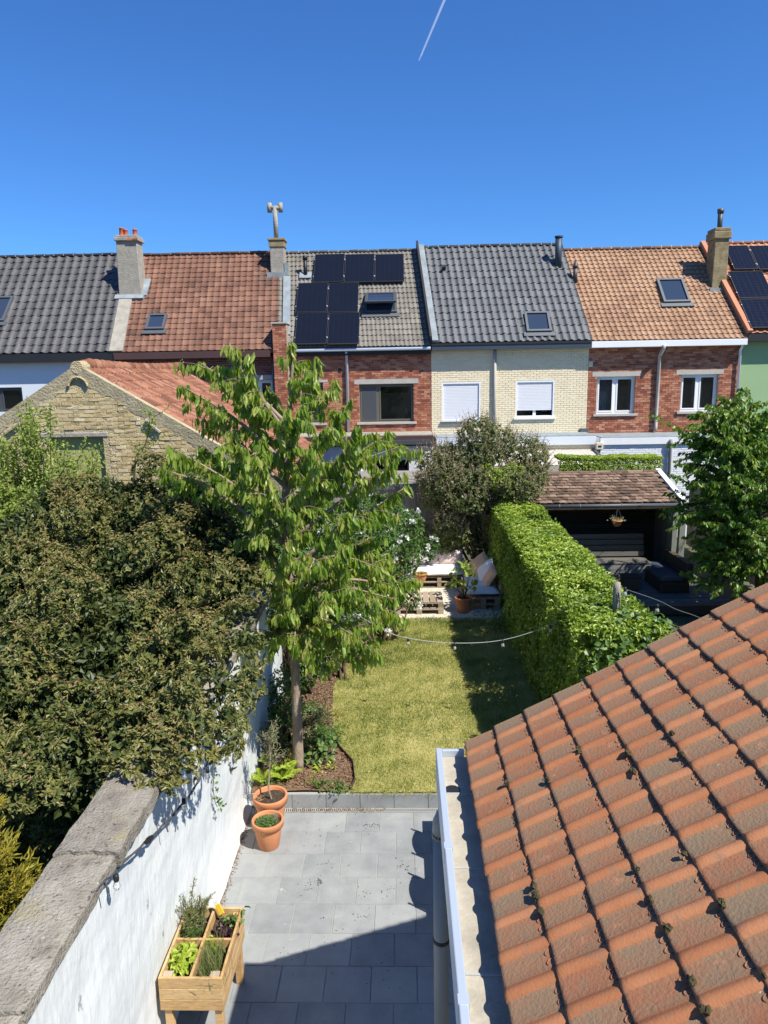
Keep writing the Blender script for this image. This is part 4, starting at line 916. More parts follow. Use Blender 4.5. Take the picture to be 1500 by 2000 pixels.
m = MB(); m.box(h4.xl+.02, h4.xr, EY-.03, FY+.04, 6.26, 6.475); m.build('fascia', M['fasciablue'], h4.o); m = MB(); m.box(h4.xl+.02, h4.xr, EY-.05, EY-.031, 6.42, 6.49); m.build('gutter_lip', M['fasciablack'], h4.o)
q = P(967, 700, Y=FY-.09); pipe(h4, 'downpipe', [(q[0], FY-.09, 6.3), (q[0], FY-.09, 3.3)], .05, M['concrete'])
flash(h4, h4.xl+.13, .2, 'lead', 0, 1, th=.13); flash(h4, h4.xl-.02, .07, 'fasciablack', 0, 1, 'verge_trim', .3)
c = on_roof(h4, 1090, 518); m = MB(); m.tube([c-np.array([0, 0, .1]), c+np.array([0, 0, .95])], .12, 14); m.build('vent_pipe', M['fasciablue'], h4.roof, smooth=True); m = MB(); m.tube([c+np.array([0, 0, .95]), c+np.array([0, 0, 1.0])], .15, 14); m.build('vent_cap', M['fasciablue'], h4.roof)
c = on_roof(h4, 867, 527); m = MB(); m.tube([c, c+np.array([0, -.12, .12])], .07, 10); m.build('vent_tile', M['black'], h4.roof)
roof_window(h4, 1050, 631, .84, .95)
m = MB(); m.box(6.1, 6.38, FY-.16, FY-.02, 3.42, 3.56); m.build('junction_box', M['greyframe'], h4.o, bevel=.01)
# ---- house 5: orange-brown tiles, red brick, white windows
h5 = house('terraced house with orange-brown tile roof, white fascia and red brick wall', 6.33, 11.45, 6.47, 9.91, M['brickred'], 'tileorange', .185, .215, PAN, 5, M['tileorange'])
w1 = rect(1165, 735, 1240, 808, FY); w2 = rect(1329, 731, 1401, 803, FY)
facade(h5, M['greymortar'], 3.2, [w1, w2], M['brickred'], seed=15)
window(h5, w1, M['white'], (.49,), lintel=rect(1157, 726, 1252, 735, FY), curtains=((.05, .47, 'bluesheet'), (.86, .97, 'curtain'))); window(h5, w2, M['white'], (.49,), lintel=rect(1321, 722, 1413, 731, FY), curtains=((.36, .47, 'curtain'), (.53, .64, 'curtain')))
m = MB(); m.box(h5.xl, h5.xr, EY-.05, FY+.04, 6.25, 6.455); m.build('fascia', M['white'], h5.o, bevel=.01)
q = P(1288, 700, Y=FY-.1); q2 = P(1283, 840, Y=FY-.1); pipe(h5, 'downpipe', [(q[0]+.02, EY-.1, 6.3), (q[0]+.02, EY-.1, 6.2), (q[0], FY-.1, 5.95), (q[0], FY-.1, 3.6), (q[0]-.02, FY-.16, 3.45)], .055, M['concrete'])
q = P(1445, 700, Y=FY-.1); pipe(h5, 'downpipe', [(q[0], EY+.02, 6.28), (q[0], FY-.1, 6.1), (q[0], FY-.1, 3.4)], .045, M['white'])
roof_window(h5, 1314, 570, .92, 1.25)
c = on_roof(h5, 1123, 551); m = MB(); m.tube([c, c+np.array([0, 0, .5])], [.09, .07], 12); m.lathe(c+np.array([0, 0, .5]), [(.1, 0), (.1, .06), (.07, .1), (.07, .16), (.03, .2)], 12); m.build('vent_cowl', M['darkframe'], h5.roof, smooth=True)
q = rect(1149, 706, 1157, 716, FY); m = MB(); m.box(q[0], q[1], FY-.08, FY, q[2], q[3]); m.build('wall_lamp', M['cream'], h5.o)
m = MB(); q = P(1331, 482, Y=RGY+.5); m.box(q[0]-.3, q[0]+.25, RGY+.3, RGY+.9, 9.7, q[2]); m.build('roof_hatch', M['darkframe'], h5.roof)
# ---- house 6: green rendered wall
h6 = house('terraced house with bright orange tile roof, solar panels and mint green rendered wall', 11.45, 18.2, 6.62, 10.02, M['greenwall'], 'tilebright', .25, .3, PAN, 6, M['tilebright'])
facade(h6, M['greenwall'], 0, [])
m = MB(); m.box(h6.xl+.01, h6.xr, EY-.03, FY+.04, 6.36, 6.6); m.build('fascia', M['fasciablack'], h6.o)
ch, (x0, x1, y, zt, zb) = stack(h5, 'chimney', 1390, 1419, 562, 450, .62, M['brownchim'], taper=.02)
m = MB(); m.box(x0-.05, x1+.05, y-.05, y+.68, zt-.28, zt-.02); m.box(x0-.02, x1+.02, y-.02, y+.65, zt-.02, zt+.1); m.build('chimney_crown', M['brownchim'], ch, bevel=.03)
cx = (x0+x1)/2+.0; z2 = P(1409, 408, Y=y+.3)[2]; pipe(h5, 'flue_pipe', [(cx, y+.3, zt), (cx, y+.3, z2-.1)], .085, M['darkframe'], ch); pipe(h5, 'flue_cap', [(cx, y+.3, z2-.14), (cx, y+.3, z2)], .11, M['darkframe'], ch)
m = MB(); m.box(x0-.1, x1+.1, y-.12, y-.02, zb-.25, zb-.02); m.build('chimney_flashing', M['lead'], ch)
flash(h6, h6.xl+.06, .16, 'tilebright', 0, 1, 'verge_tiles', .12)
G6 = 'solar panels on the bright orange roof'
for (r4, lb) in [((1424,480,1470,526),'black solar panel beside the brown chimney, top row of the bright orange roof'),((1472,480,1530,526),'black solar panel at the upper right edge of the photo on the bright orange roof'),((1432,530,1500,582),'black solar panel in the middle row on the bright orange roof'),((1455,584,1525,640),'black solar panel lowest on the bright orange roof')]:
    solar(h6, *r4, lb, G6)

# ---- low extensions behind the houses
def extension(label, x0, x1, y0, zt, wallmat, fasciamat, fh, holes=(), bricks=None, seed=0, roofmat='lead'):
    t = thing('rear_extension', label, 'extension', ((x0+x1)/2, (y0+FY)/2, 0), 'low extensions behind the houses')
    m = MB(); wall_boxes(m, x0, x1, 0, zt-fh, y0, y0+.2, list(holes)); m.box(x0, x0+.2, y0+.2, FY-.02, 0, zt-fh); m.box(x1-.2, x1, y0+.2, FY-.02, 0, zt-fh); w = m.build('wall', wallmat, t)
    if bricks: brick_skin('bricks', w, bricks, x0, x1, 1.0, zt-fh, y0, list(holes), seed=seed)
    m = MB(); m.box(x0-.01, x1+.01, y0-.08, FY-.02, zt-fh, zt-.03); m.build('fascia', fasciamat, t)
    m = MB(); m.box(x0+.02, x1-.02, y0-.05, FY-.02, zt-.03, zt); m.build('flat_roof', M[roofmat], t)
    for hl in holes:
        m = MB(); framebox(m, *hl, y0+.08, y0+.14, .05); f = m.build('window', M['darkframe'], t)
        m = MB(); m.box(hl[0]+.05, hl[1]-.05, y0+.11, y0+.12, hl[2]+.05, hl[3]-.05); m.build('pane', M['glass'], f); m = MB(); m.box(hl[0]+.01, hl[1]-.01, y0+.21, y0+.23, hl[2]+.01, hl[3]-.01); m.build('room_behind', M['room'], f)
    return t
z5 = P(1300, 852, Y=23.5)[2]
e5 = extension('low extension of white painted brick under the house with white windows', 6.42, 11.4, 23.5, z5, M['dirtywhite'], M['white'], .24, (), M['brickwhite'], 21)
q = P(1309, 880, Y=23.4); pipe(None, 'downpipe', [(q[0], 23.36, z5-.1), (q[0], 23.4, z5-.35), (q[0], 23.4, 1.0)], .055, M['pvc'], e5)
q = rect(1163, 864, 1177, 878, 23.45); m = MB(); m.box(q[0], q[1], 23.36, 23.49, q[2], q[3]); m.build('alarm_box', M['cream'], e5, bevel=.02); m = MB(); m.box(q[0]+.06, q[1]-.06, 23.355, 23.361, q[2]+.08, q[2]+.14); m.build('slot', M['black'], e5); pipe(None, 'lamp_cable', [(q[1]-.1, 23.44, q[2]), (q[1]-.12, 23.46, q[2]-.25), (q[1]-.15, 23.46, q[2]-.9)], .012, M['cable'], e5)
z4 = P(1000, 852, Y=23.7)[2]
e4 = extension('low cream extension with pale blue fascia behind the lilac bush', 1.12, 6.3, 23.7, z4, M['brickcream'], M['bluewhite'], .3, (), M['brickcream'], 22)
p = MB(); a = P(1040, 880, Y=23.6)[2]; b = P(1040, 908, Y=21.9)[2]
V = []; F = []; xs = np.arange(2.6, 6.25, .04)
for i, x in enumerate(xs):
    zz = .012*math.sin(i*math.pi/1.5); V += [(x, 23.65, a+zz), (x, 21.8, b+zz), (x, 21.8, b+zz-.012), (x, 23.65, a+zz-.012)]
for i in range(len(xs)-1): F += [(4*i, 4*i+1, 4*i+5, 4*i+4), (4*i+3, 4*i+7, 4*i+6, 4*i+2), (4*i+1, 4*i+2, 4*i+6, 4*i+5)]
p.add(V, F); cr = thing('lean_to_roof', 'pale corrugated lean-to roof below the cream extension', 'roof', (4.4, 22.5, 0)); p.build('corrugated_sheet', M['polycarb'], cr, smooth=True)
m = MB(); m.box(2.6, 6.25, 21.78, 21.9, b-.2, b-.03); m.build('front_beam', M['concrete'], cr)
for x in (2.7, 4.4, 6.15): m = MB(); m.box(x-.05, x+.05, 21.8, 21.9, 0, b-.2); m.build('post', M['concrete'], cr)
m = MB(); m.box(2.58, 2.66, 21.8, 23.65, b-.1, b-.02); m.hexa([(6.2, 21.8, b), (6.27, 21.8, b), (6.27, 23.65, a), (6.2, 23.65, a), (6.2, 21.8, b+.05), (6.27, 21.8, b+.05), (6.27, 23.65, a+.05), (6.2, 23.65, a+.05)]); m.build('edge_trim', M['darkframe'], cr)
z3 = P(740, 850, Y=23.6)[2]; hw = rect(733, 898, 799, 945, 23.6)
e3 = extension('low white extension with dark fascia and a dark window under the brick house', -4.1, 1.0, 23.6, z3, M['dirtywhite'], M['fasciabrown'], .36, (hw,), roofmat='cementchim')
m = MB(); m.box(-4.1, .9, 23.35, 23.5, z3-.3, z3-.16); m.build('gutter', M['darkframe'], e3)
a = P(684, 872, Y=23.2); b = P(703, 906, Y=23.2); pipe(None, 'vent_pipe', [a, b, b+np.array([.02, 0, -1.0])], .07, M['white'], e3)
e2 = extension('low rear extension mostly hidden behind the old yellow brick barn', -9.7, -4.3, 23.6, 3.2, M['dirtywhite'], M['fasciabrown'], .3)

# ================================================================== old barn with yellow brick gable
bn = thing('old_barn', 'old barn with crumbling yellow brick gable and red pantile roof', 'barn', (-6.7, 18, 0))
GY = 15.0; AX, AZ = -6.73, 5.83; KS = .60; xR, xL = -2.55, -10.9; zR = AZ-KS*(xR-AX); zL = AZ-KS*(AX-xL)
o4 = rect(95, 854, 206, 960, GY); ox0, ox1, oz0, oz1 = o4
def zt_(x): return AZ-KS*abs(x-AX)
m = MB(); dvec = (0, .3, 0)
m.prism([(xL, GY, 0), (ox0, GY, 0), (ox0, GY, zt_(ox0)), (xL, GY, zL)], dvec); m.prism([(ox1, GY, 0), (xR, GY, 0), (xR, GY, zR), (ox1, GY, zt_(ox1))], dvec)
m.prism([(ox0, GY, oz1), (ox1, GY, oz1), (ox1, GY, zt_(ox1)), (AX, GY, AZ), (ox0, GY, zt_(ox0))], dvec); m.prism([(ox0, GY, 0), (ox1, GY, 0), (ox1, GY, oz0), (ox0, GY, oz0)], dvec)
gwall = m.build('gable_wall', M['yelmortar'], bn)
m = MB(); m.box(xL, xL+.3, GY+.3, 21.9, 0, zL-.1); m.box(xR-.3, xR, GY+.3, 21.9, 0, zR-.1); m.build('side_wall', M['yelmortar'], bn)
m = MB(); m.box(ox0, ox1, GY+.11, GY+.17, oz0, oz1); m.build('hatch_board', pmat('olive_hatch_paint', [(0.3,0.3,0.11),(0.36,0.36,0.14)], None, 1, 2, .6, .8), bn)
m = MB(); m.box(ox0-.1, ox1+.12, GY-.02, GY+.14, oz1-.005, oz1+.1); m.build('hatch_lintel', M['cementchim'], bn, bevel=.02)
# bricks of the gable: the 300 around the hatch and apex one by one
bms = []
for s in range(6):
    rr = random.Random(s+90); j = lambda: rr.uniform(-.007, .007)
    V = [(-.112+j(), -.03+j(), -.036+j()), (.112+j(), -.03+j(), -.036+j()), (.112+j(), -.03+j(), .036+j()), (-.112+j(), -.03+j(), .036+j()), (-.114, .03, -.037), (.114, .03, -.037), (.114, .03, .037), (-.114, .03, .037)]
    bms.append(np_mesh('brick', V, [(0,1,2,3),(0,4,5,1),(1,5,6,2),(2,6,7,3),(3,7,4,0)], M['brickyel']))
B = []
r_ = 0; z = 2.2
while z < AZ-.5:
    x = xL+.1+(.12 if r_ % 2 else 0)
    while x < xR-.2:
        lim = zt_(x)-.24+.12*vnoise(np.array([[x*2, z*2, 0]]), 5)[0]
        inhole = ox0-.13 < x < ox1+.13 and oz0 < z < oz1+.12
        if z < lim and not inhole: B.append((x, z))
        x += .236
    z += .084; r_ += 1
vis = lambda b: (b[1] > 3.35 and b[0] > -8.6)
B.sort(key=lambda b: (not vis(b), -b[1]))
rr = random.Random(4)
for x, z in B[:300]:
    put('brick', rr.choice(bms), gwall, (x+rr.uniform(-.006, .006), GY+.024-rr.uniform(-.006, .008), z+rr.uniform(-.004, .004)), (rr.uniform(-.06, .06), rr.uniform(-.03, .03), rr.uniform(-.03, .03)), (rr.uniform(.95, 1.02), 1, rr.uniform(.92, 1.05)))
m = MB()
for x, z in B[300:]:
    y = GY-.006-rr.uniform(-.004, .006); m.box(x-.11, x+.11, y, GY+.01, z-.036, z+.036, rr.random())
if len(B) > 300: m.build('bricks', M['brickyelt'], gwall, kind='stuff')
# cement verge bands, ledges, blind arch
for s in (-1, 1):
    m = MB(); xe = xR if s > 0 else xL; K = 26; up_ = []; lo_ = []
    for k in range(K+1):
        x = AX+(xe-AX)*k/K; up_.append((x, zt_(x)+.03)); lo_.append((x, zt_(x)-.2-.16*random.random()))
    for k in range(K):
        a, b, c, d_ = up_[k], up_[k+1], lo_[k+1], lo_[k]
        m.hexa([(d_[0], GY-.009, d_[1]), (c[0], GY-.009, c[1]), (c[0], GY+.02, c[1]), (d_[0], GY+.02, d_[1]), (a[0], GY-.03, a[1]), (b[0], GY-.03, b[1]), (b[0], GY+.14, b[1]), (a[0], GY+.14, a[1])])
    m.build('cement_verge', pmat('lichened_cement', [(0.24,0.2,0.12),(0.38,0.32,0.2),(0.5,0.43,0.28)], None, 1, 4, 1.0, .95, 0.7, 25, overlay=[((0.13,0.12,0.085), 2.2, 0.58, 0.12, 0.5)], bdist=.03), bn)
m = MB(); q = P(152, 752, Y=GY-.04)
m.tube([(q[0]+.2*math.cos(t), GY-.045, q[2]-.04+.2*math.sin(t)) for t in np.linspace(.1, math.pi-.1, 14)], .028, 6); m.build('blind_arch', M['yelmortar'], bn)
for a, b in (((282, 820), (312, 845)), ((8, 848), (38, 826))):
    p0, p1 = P(*a, Y=GY-.1), P(*b, Y=GY-.1); m = MB(); dd = (p1-p0)/2; m.obox((p0+p1)/2+np.array([0, .06, 0]), dd, (0, .06, 0), np.array([-dd[2], 0, dd[0]])*.08); m.build('slanted_ledge', M['cementchim'], bn)
q = P(150, 712, Y=GY-.05); m = MB(); m.tube([(AX, GY-.03, AZ-.03), (AX, GY+.35, AZ-.02)], .13, 14); m.build('ridge_end_tile', M['yelmortar'], bn)
m = MB(); m.hexa([(AX, GY, AZ-.1), (xR+.15, GY, zR-.19), (xR+.15, 21.9, zR-.19), (AX, 21.9, AZ-.1), (AX, GY, AZ-.02), (xR+.15, GY, zR-.11), (xR+.15, 21.9, zR-.11), (AX, 21.9, AZ-.02)])
m.hexa([(xL-.15, GY, zL-.19), (AX, GY, AZ-.1), (AX, 21.9, AZ-.1), (xL-.15, 21.9, zL-.19), (xL-.15, GY, zL-.11), (AX, GY, AZ-.02), (AX, 21.9, AZ-.02), (xL-.15, 21.9, zL-.11)])
broof = m.build('roof', M['tilegablet'], bn)
sl = math.atan(KS); ln = (xR+.15-AX)/math.cos(sl); nv = 15; ga = ln/nv; w = 6.6/31
tiled(broof, M['tilegable'], M['tilegablet'], (xR+.15, GY+.32, zR-.12), (0, 1, 0), (-math.cos(sl), 0, math.sin(sl)), 31, nv, w, ga, PANDEEP, Euler((sl, 0, math.pi/2)), 77, stag=0.0)
for k in range(20):
    y = GY+.3+k*.335; m = MB()
    zz = AZ+.01-.06*math.sin(math.pi*k/19); m.tube([(AX, y, zz), (AX, y+.3, zz), (AX, y+.31, zz+.01), (AX, y+.36, zz+.01)], [.12, .125, .145, .145], 12); m.build('ridge_tile', M['tilegable'], broof, smooth=True)

# ================================================================== garden buildings and furniture
# grey board shed behind the seat
gs = thing('garden_shed', 'grey weathered board shed with flat debris-covered roof behind the bench', 'shed', (-.2, 20, 0))
SY = 19.0; zt0 = 2.6
x = -2.0; k = 0
while x < .98:
    w = .145+.02*math.sin(k*2.3); m = MB(); m.box(x, x+w-.008, SY-.0+.006*math.sin(k*5), SY+.025, .1, zt0-.1+.01*math.sin(k*3.1)); m.build('board', M['greywood'], gs); x += w; k += 1
m = MB(); m.box(-2.0, 1.0, SY+.026, 21.5, 0, zt0-.06); m.build('body', M['greywood'], gs)
m = MB(); m.box(-2.1, 1.1, SY-.1, SY-.06, zt0-.1, zt0+.05); m.build('roof_fascia', M['greyframe'], gs)
m = MB(); m.box(-2.1, 1.1, SY-.06, 21.6, zt0-.06, zt0+.04); m.build('flat_roof', M['debris'], gs)
for k in range(10):
    m = MB(); cx, cy = random.uniform(-.9, .7), random.uniform(19.3, 20.6); m.obox((cx, cy, zt0+.06), (random.uniform(.06, .2), 0, .01), (0, random.uniform(.05, .12), 0), (0, .01, random.uniform(.02, .05))); m.build('loose_stone', M['debris'], gs, bevel=.02)
a, b = P(748, 925, Y=19.6), P(815, 938, Y=19.3); m = MB(); m.tube([a, (a+b)/2+np.array([0, 0, .02]), b], .018, 6); m.build('loose_batten', M['concrete'], gs)

# open tiled shelter on the right
sh = thing('open_shelter', 'open dark timber garden shelter with worn clay tile roof', 'shelter', (5.4, 19, 0))
g0 = P(1065, 986, Y=18.0); GZ = g0[2]; HX0, HX1 = 3.1, P(1328, 985, Y=18.0)[0]; BY = 19.8; BZ = P(1150, 925, Y=BY)[2]
ss = math.atan2(BZ-GZ, BY-18.0)
m = MB(); m.hexa([(HX0, 18.0, GZ-.02), (HX1, 18.0, GZ-.02), (HX1, BY, BZ-.06), (HX0, BY, BZ-.06), (HX0, 18.0, GZ+.03), (HX1, 18.0, GZ+.03), (HX1, BY, BZ-.01), (HX0, BY, BZ-.01)]); sroof = m.build('roof', M['darkwood'], sh)
FL = [(0, 0), (.2, .004), (.5, .007), (.8, .004), (1, 0)]
Vt, Ft = tile_mesh(.168, .165, FL, .016, 1.3); tm = [np_mesh('roof_tile', Vt+RNG.normal(0, .0025, Vt.shape), Ft, M['tileshed']) for _ in range(4)]
nrow = 11; ga = math.hypot(BY-18, BZ-GZ)/nrow; cnt = 0
for r_ in range(nrow):
    for c in range(22):
        xx = HX0+.09+c*.172+(.086 if r_ % 2 else 0)
        if xx > HX1-.05: continue
        t = r_/nrow; put('roof_tile', random.choice(tm), sroof, (xx+random.uniform(-.006, .006), 17.97+r_*ga*math.cos(ss), GZ+.035+r_*ga*math.sin(ss)+random.uniform(-.004, .006)), (ss-.02+random.uniform(-.03, .03), random.uniform(-.02, .02), random.uniform(-.025, .025)), (1, ga/.165, 1))
for k in range(9): m = MB(); m.tube([(HX0+k*.44, BY, BZ+.01), (HX0+k*.44+.42, BY, BZ+.01)], .07, 8); m.build('ridge_tile', M['tileshed'], sroof)
m = MB(); m.hexa([(HX1+.005, 17.95, GZ-.08), (HX1+.14, 17.95, GZ-.08), (HX1+.14, BY+.1, BZ-.06), (HX1+.005, BY+.1, BZ-.06), (HX1+.005, 17.95, GZ+.1), (HX1+.14, 17.95, GZ+.1), (HX1+.14, BY+.1, BZ+.1), (HX1+.005, BY+.1, BZ+.1)]); m.build('bargeboard', M['white'], sh)
m = MB(); m.tube([(HX0, 17.92, GZ-.03), (HX1, 17.92, GZ-.03)], .05, 10); sg = m.build('gutter', M['darkframe'], sh, smooth=True)
for xx in np.arange(HX0+.3, HX1, .52): m = MB(); m.tube([(xx, 17.92, GZ-.03), (xx+.03, 17.92, GZ-.03)], .056, 10); m.build('gutter_clip', M['greyframe'], sg)
m = MB(); m.box(HX0, HX1, 18.02, 18.1, GZ-.16, GZ-.03); m.build('front_beam', M['darkwood'], sh)
nb = 15
for k in range(nb): m = MB(); z0 = .25+k*(BZ-.35)/nb; m.box(HX0, HX1, BY-.18+.004*math.sin(k*3), BY-.15, z0, z0+(BZ-.35)/nb-.008); m.build('wall_board', M['darkwood'], sh)
m = MB(); m.box(HX0, HX1, BY-.14, BY-.1, .1, BZ-.08); m.box(HX0-.03, HX0, 18.05, BY-.1, .1, GZ-.05); m.build('back_panel', M['darkwood'], sh)
pg = pmat('grey_green_post', [(0.17,0.19,0.16),(0.24,0.26,0.22)], None, 1, 4, .7, .85, .2)
for xx, yy, s in ((HX1-.1, 18.02, .06), (HX1+.12, 18.1, .07)): m = MB(); m.box(xx-s, xx+s, yy-s, yy+s, .1, GZ-.05); m.build('post', pg, sh)
for k in range(10): m = MB(); y0 = 18.2+k*.155; m.box(HX1-.03, HX1, y0, y0+.148, .25, GZ); m.build('side_board', M['greywood'], sh)
M['benchwood'] = pmat('shade_darkened_board', [(0.07,0.066,0.06),(0.12,0.113,0.1),(0.17,0.16,0.145)], 'obj', 0.6, 3, 0.7, 0.85, 0.3, 30, stretch=(1, 10, 10))  # board colour darkened to paint in the shelter's shade
dk = MB(); dk.box(3.5, 7.6, 15.9, 19.6, -.02, .2); dk = dk.build('deck', M['darkwood'], None); tag(dk, 'low grey board deck in front of the open garden shelter', 'deck')
for k in range(22): m = MB(); y0 = 15.9+k*.142; m.box(3.5, 7.6, y0, y0+.134, .2, .228); m.build('deck_board', M['benchwood'], dk)
# built-in bench of pale boards in the shelter and dark lounge block
bc = thing('shelter_bench', 'weathered board bench along the back of the shelter, dappled by sun', 'bench', (5.2, 18.5, .228))
for k in range(4): m = MB(); z0 = .72+k*.145; m.box(3.5, 6.3, 18.45+.04*k, 18.48+.04*k, z0, z0+.135); m.build('back_board', M['benchwood'], bc)
for k in range(4): m = MB(); y0 = 17.85+k*.145; m.box(3.5, 6.3, y0, y0+.135, .66, .69); m.build('seat_board', M['benchwood'], bc)
for k in range(3): m = MB(); z0 = .235+k*.14; m.box(3.5, 6.3, 17.86, 17.885, z0, z0+.13); m.build('front_board', M['deckwood'], bc)
lb = thing('lounge_corner', 'dark low lounge unit at the right side of the shelter deck', 'sofa', (6.5, 17.3, .228))
m = MB(); m.box(6.15, 6.85, 16.75, 18.3, .228, .5); m.build('base', M['darkwood'], lb, bevel=.02); m = MB(); m.box(6.17, 6.75, 16.78, 18.3, .5, .62); m.build('seat_cushion', M['fasciablue'], lb, bevel=.04); m = MB(); m.box(6.76, 6.92, 16.75, 18.3, .5, .95); m.build('backrest', M['darkwood'], lb, bevel=.02)
st_ = thing('crate_stool', 'small dark crate standing on the shelter deck beside the hedge', 'crate', (5.55, 17.1, .228)); m = MB(); m.box(5.35, 5.75, 16.95, 17.3, .26, .55); m.build('box', M['darkwood'], st_, bevel=.01); m = MB(); m.box(5.33, 5.77, 16.93, 17.32, .55, .58); m.build('lid', M['darkwood'], st_); m = MB(); m.box(5.38, 5.72, 16.97, 17.28, .228, .26); m.build('foot', M['black'], st_)
eb = MB(); q = P(1317, 1003, Y=18.3); eb.box(q[0]-.14, q[0]+.14, 18.2, 18.32, q[2]-.19, q[2]+.17); ebx = thing('meter_box', 'pale grey box with a dark knob on the shelter wall beside the post', 'box', (q[0], 18.26, q[2]-.19)); eb.build('case', M['bluewhite'], ebx, bevel=.02); m = MB(); m.tube([(q[0]+.05, 18.17, q[2]), (q[0]+.05, 18.2, q[2])], .03, 10); m.build('knob', M['black'], ebx)
m = MB(); m.box(q[0]-.02, q[0]+.02, 18.26, 18.45, q[2]-.02, q[2]+.02); m.box(q[0]-.05, HX1, 18.32, 18.36, q[2]-.05, q[2]+.05); m.build('bracket', M['darkwood'], ebx)
# hanging basket
q = P(1205, 1018, Y=17.9); hb = thing('hanging_pot', 'small terracotta pot hanging on cords from the shelter gutter', 'plant pot', (q[0], 17.9, q[2]-.13))
m = MB(); m.lathe((q[0], 17.9, q[2]-.13), [(.05, 0), (.1, .04), (.125, .13), (.14, .135), (.14, .165), (.12, .165), (.11, .13)], 16); m.build('pot', M['terracotta'], hb, smooth=True)
m = MB()
for an in (0, 2.1, 4.2): m.tube([(q[0]+.13*math.cos(an), 17.9+.13*math.sin(an), q[2]+.03), (q[0], 17.9, GZ-.05)], .006, 5)
m.tube([(q[0], 17.9, GZ-.06), (q[0], 17.92, GZ+.03)], .008, 5); m.build('hanger', M['darkframe'], hb)
N = 90; ps = np.array([q[0], 17.9, q[2]+.04])+RNG.normal(0, 1, (N, 3))*np.array([.08, .08, .035]); leaves('plant', hb, *rosettes(ps, unit(RNG.normal(size=(N, 3))+np.array([0, 0, 1.2])), 1), .06, .035, M['lf_silver'], RNG.uniform(.4, 1, N), kind='stuff')

# ---- pallet furniture
def pallet(m_parent, x0, x1, y0, y1, z0, slats, along='Y', name_s='slat'):
    """deck slats on bearers and blocks"""
    n = slats
    for k in range(n):
        m = MB()
        if along == 'Y': w = (x1-x0)/n; m.box(x0+k*w+.012, x0+(k+1)*w-.012, y0, y1, z0+.122, z0+.144)
        else: w = (y1-y0)/n; m.box(x0, x1, y0+k*w+.012, y0+(k+1)*w-.012, z0+.122, z0+.144)
        m.build(name_s, M['palletwood'], m_parent)
    for t in (0, .5, 1):
        m = MB()
        if along == 'Y': yy = y0+t*(y1-y0-.1); m.box(x0, x1, yy, yy+.1, z0+.1, z0+.121)
        else: xx = x0+t*(x1-x0-.1); m.box(xx, xx+.1, y0, y1, z0+.1, z0+.121)
        m.build('bearer', M['palletwood'], m_parent)
        for s in (0, .5, 1):
            m = MB()
            if along == 'Y': xx = x0+s*(x1-x0-.12); m.box(xx, xx+.12, yy, yy+.1, z0+.02, z0+.099)
            else: yy = y0+s*(y1-y0-.12); m.box(xx, xx+.1, yy, yy+.12, z0+.02, z0+.099)
            m.build('block', M['palletwood'], m_parent)
    for s in (0, .5, 1):
        m = MB()
        if along == 'Y': xx = x0+s*(x1-x0-.12); m.box(xx, xx+.12, y0, y1, z0, z0+.02)
        else: yy = y0+s*(y1-y0-.12); m.box(x0, x1, yy, yy+.12, z0, z0+.02)
        m.build('skid', M['palletwood'], m_parent)
GZ0 = LZ+.004
pt = thing('pallet_table', 'low table of two stacked wooden pallets on the gravel', 'table', (.4, 15.9, GZ0))
pallet(pt, -.22, .87, 15.45, 16.25, GZ0, 7); pallet(pt, -.22, .87, 15.46, 16.24, GZ0+.145, 7)
s1 = thing('pallet_sofa', 'pallet sofa with white seat and blush back cushions against the shed', 'sofa', (.84, 18.0, GZ0))
pallet(s1, .2, 1.55, 17.45, 18.3, GZ0, 5, 'X'); pallet(s1, .2, 1.55, 17.45, 18.3, GZ0+.145, 5, 'X')
for k in range(4): m = MB(); m.box(.2+k*.345, .2+k*.345+.09, 18.32, 18.36, GZ0, GZ0+.95); m.build('back_slat', M['palletwood'], s1)
for z in (.45, .65, .85): m = MB(); m.box(.18, 1.57, 18.295, 18.319, GZ0+z, GZ0+z+.1); m.build('back_rail', M['palletwood'], s1)
def cushion(name, label, cat, c, hx, hy, hz, mat, rot=(0, 0, 0), group=None, puff=.35):
    nu = 13; V = []; F = []
    for side in (1, -1):
        for i in range(nu):
            for j in range(nu):
                u, v = 2*i/(nu-1)-1, 2*j/(nu-1)-1
                e = (1-abs(u)**3.5)*(1-abs(v)**3.5); f = 1-puff*.28*((u*v)**2)
                pin = 1-.06*(1-u*u)*abs(v)-.0
                zz = side*hz*(e**.45)*(.8+.2*math.cos(u*1.3)*math.cos(v*1.1)) + .004*math.sin(u*7+v*5)
                V.append((hx*u*(1-.07*(1-v*v)*0)*(1-.05*puff*(1-v**2)), hy*v*(1-.05*puff*(1-u**2)), zz))
    for s in range(2):
        for i in range(nu-1):
            for j in range(nu-1):
                b = s*nu*nu; q = (b+i*nu+j, b+(i+1)*nu+j, b+(i+1)*nu+j+1, b+i*nu+j+1); F.append(q if s == 0 else q[::-1])
    o = put(name, np_mesh(name, V, F, mat, None, True), None, c, rot); return tag(o, label, cat, group)
zt = GZ0+.29
cushion('seat_cushion', 'long white seat cushion on the pallet sofa against the shed', 'cushion', (.86, 17.82, zt+.085), .69, .42, .085, M['fabricwhite'], puff=.2)
cushion('back_cushion', 'pale blush back cushion on the pallet sofa, left one', 'cushion', (.56, 18.14, zt+.34), .33, .2, .08, M['fabricpink'], (R(78), 0, 0), 'blush back cushions')
cushion('back_cushion', 'pale blush back cushion on the pallet sofa, right one half in shade', 'cushion', (1.2, 18.14, zt+.34), .32, .2, .08, M['fabricpink'], (R(78), 0, 0), 'blush back cushions')
s2 = thing('pallet_sofa', 'pallet sofa with pale seat cushion beside the hedge in the shade', 'sofa', (1.85, 16.5, GZ0))
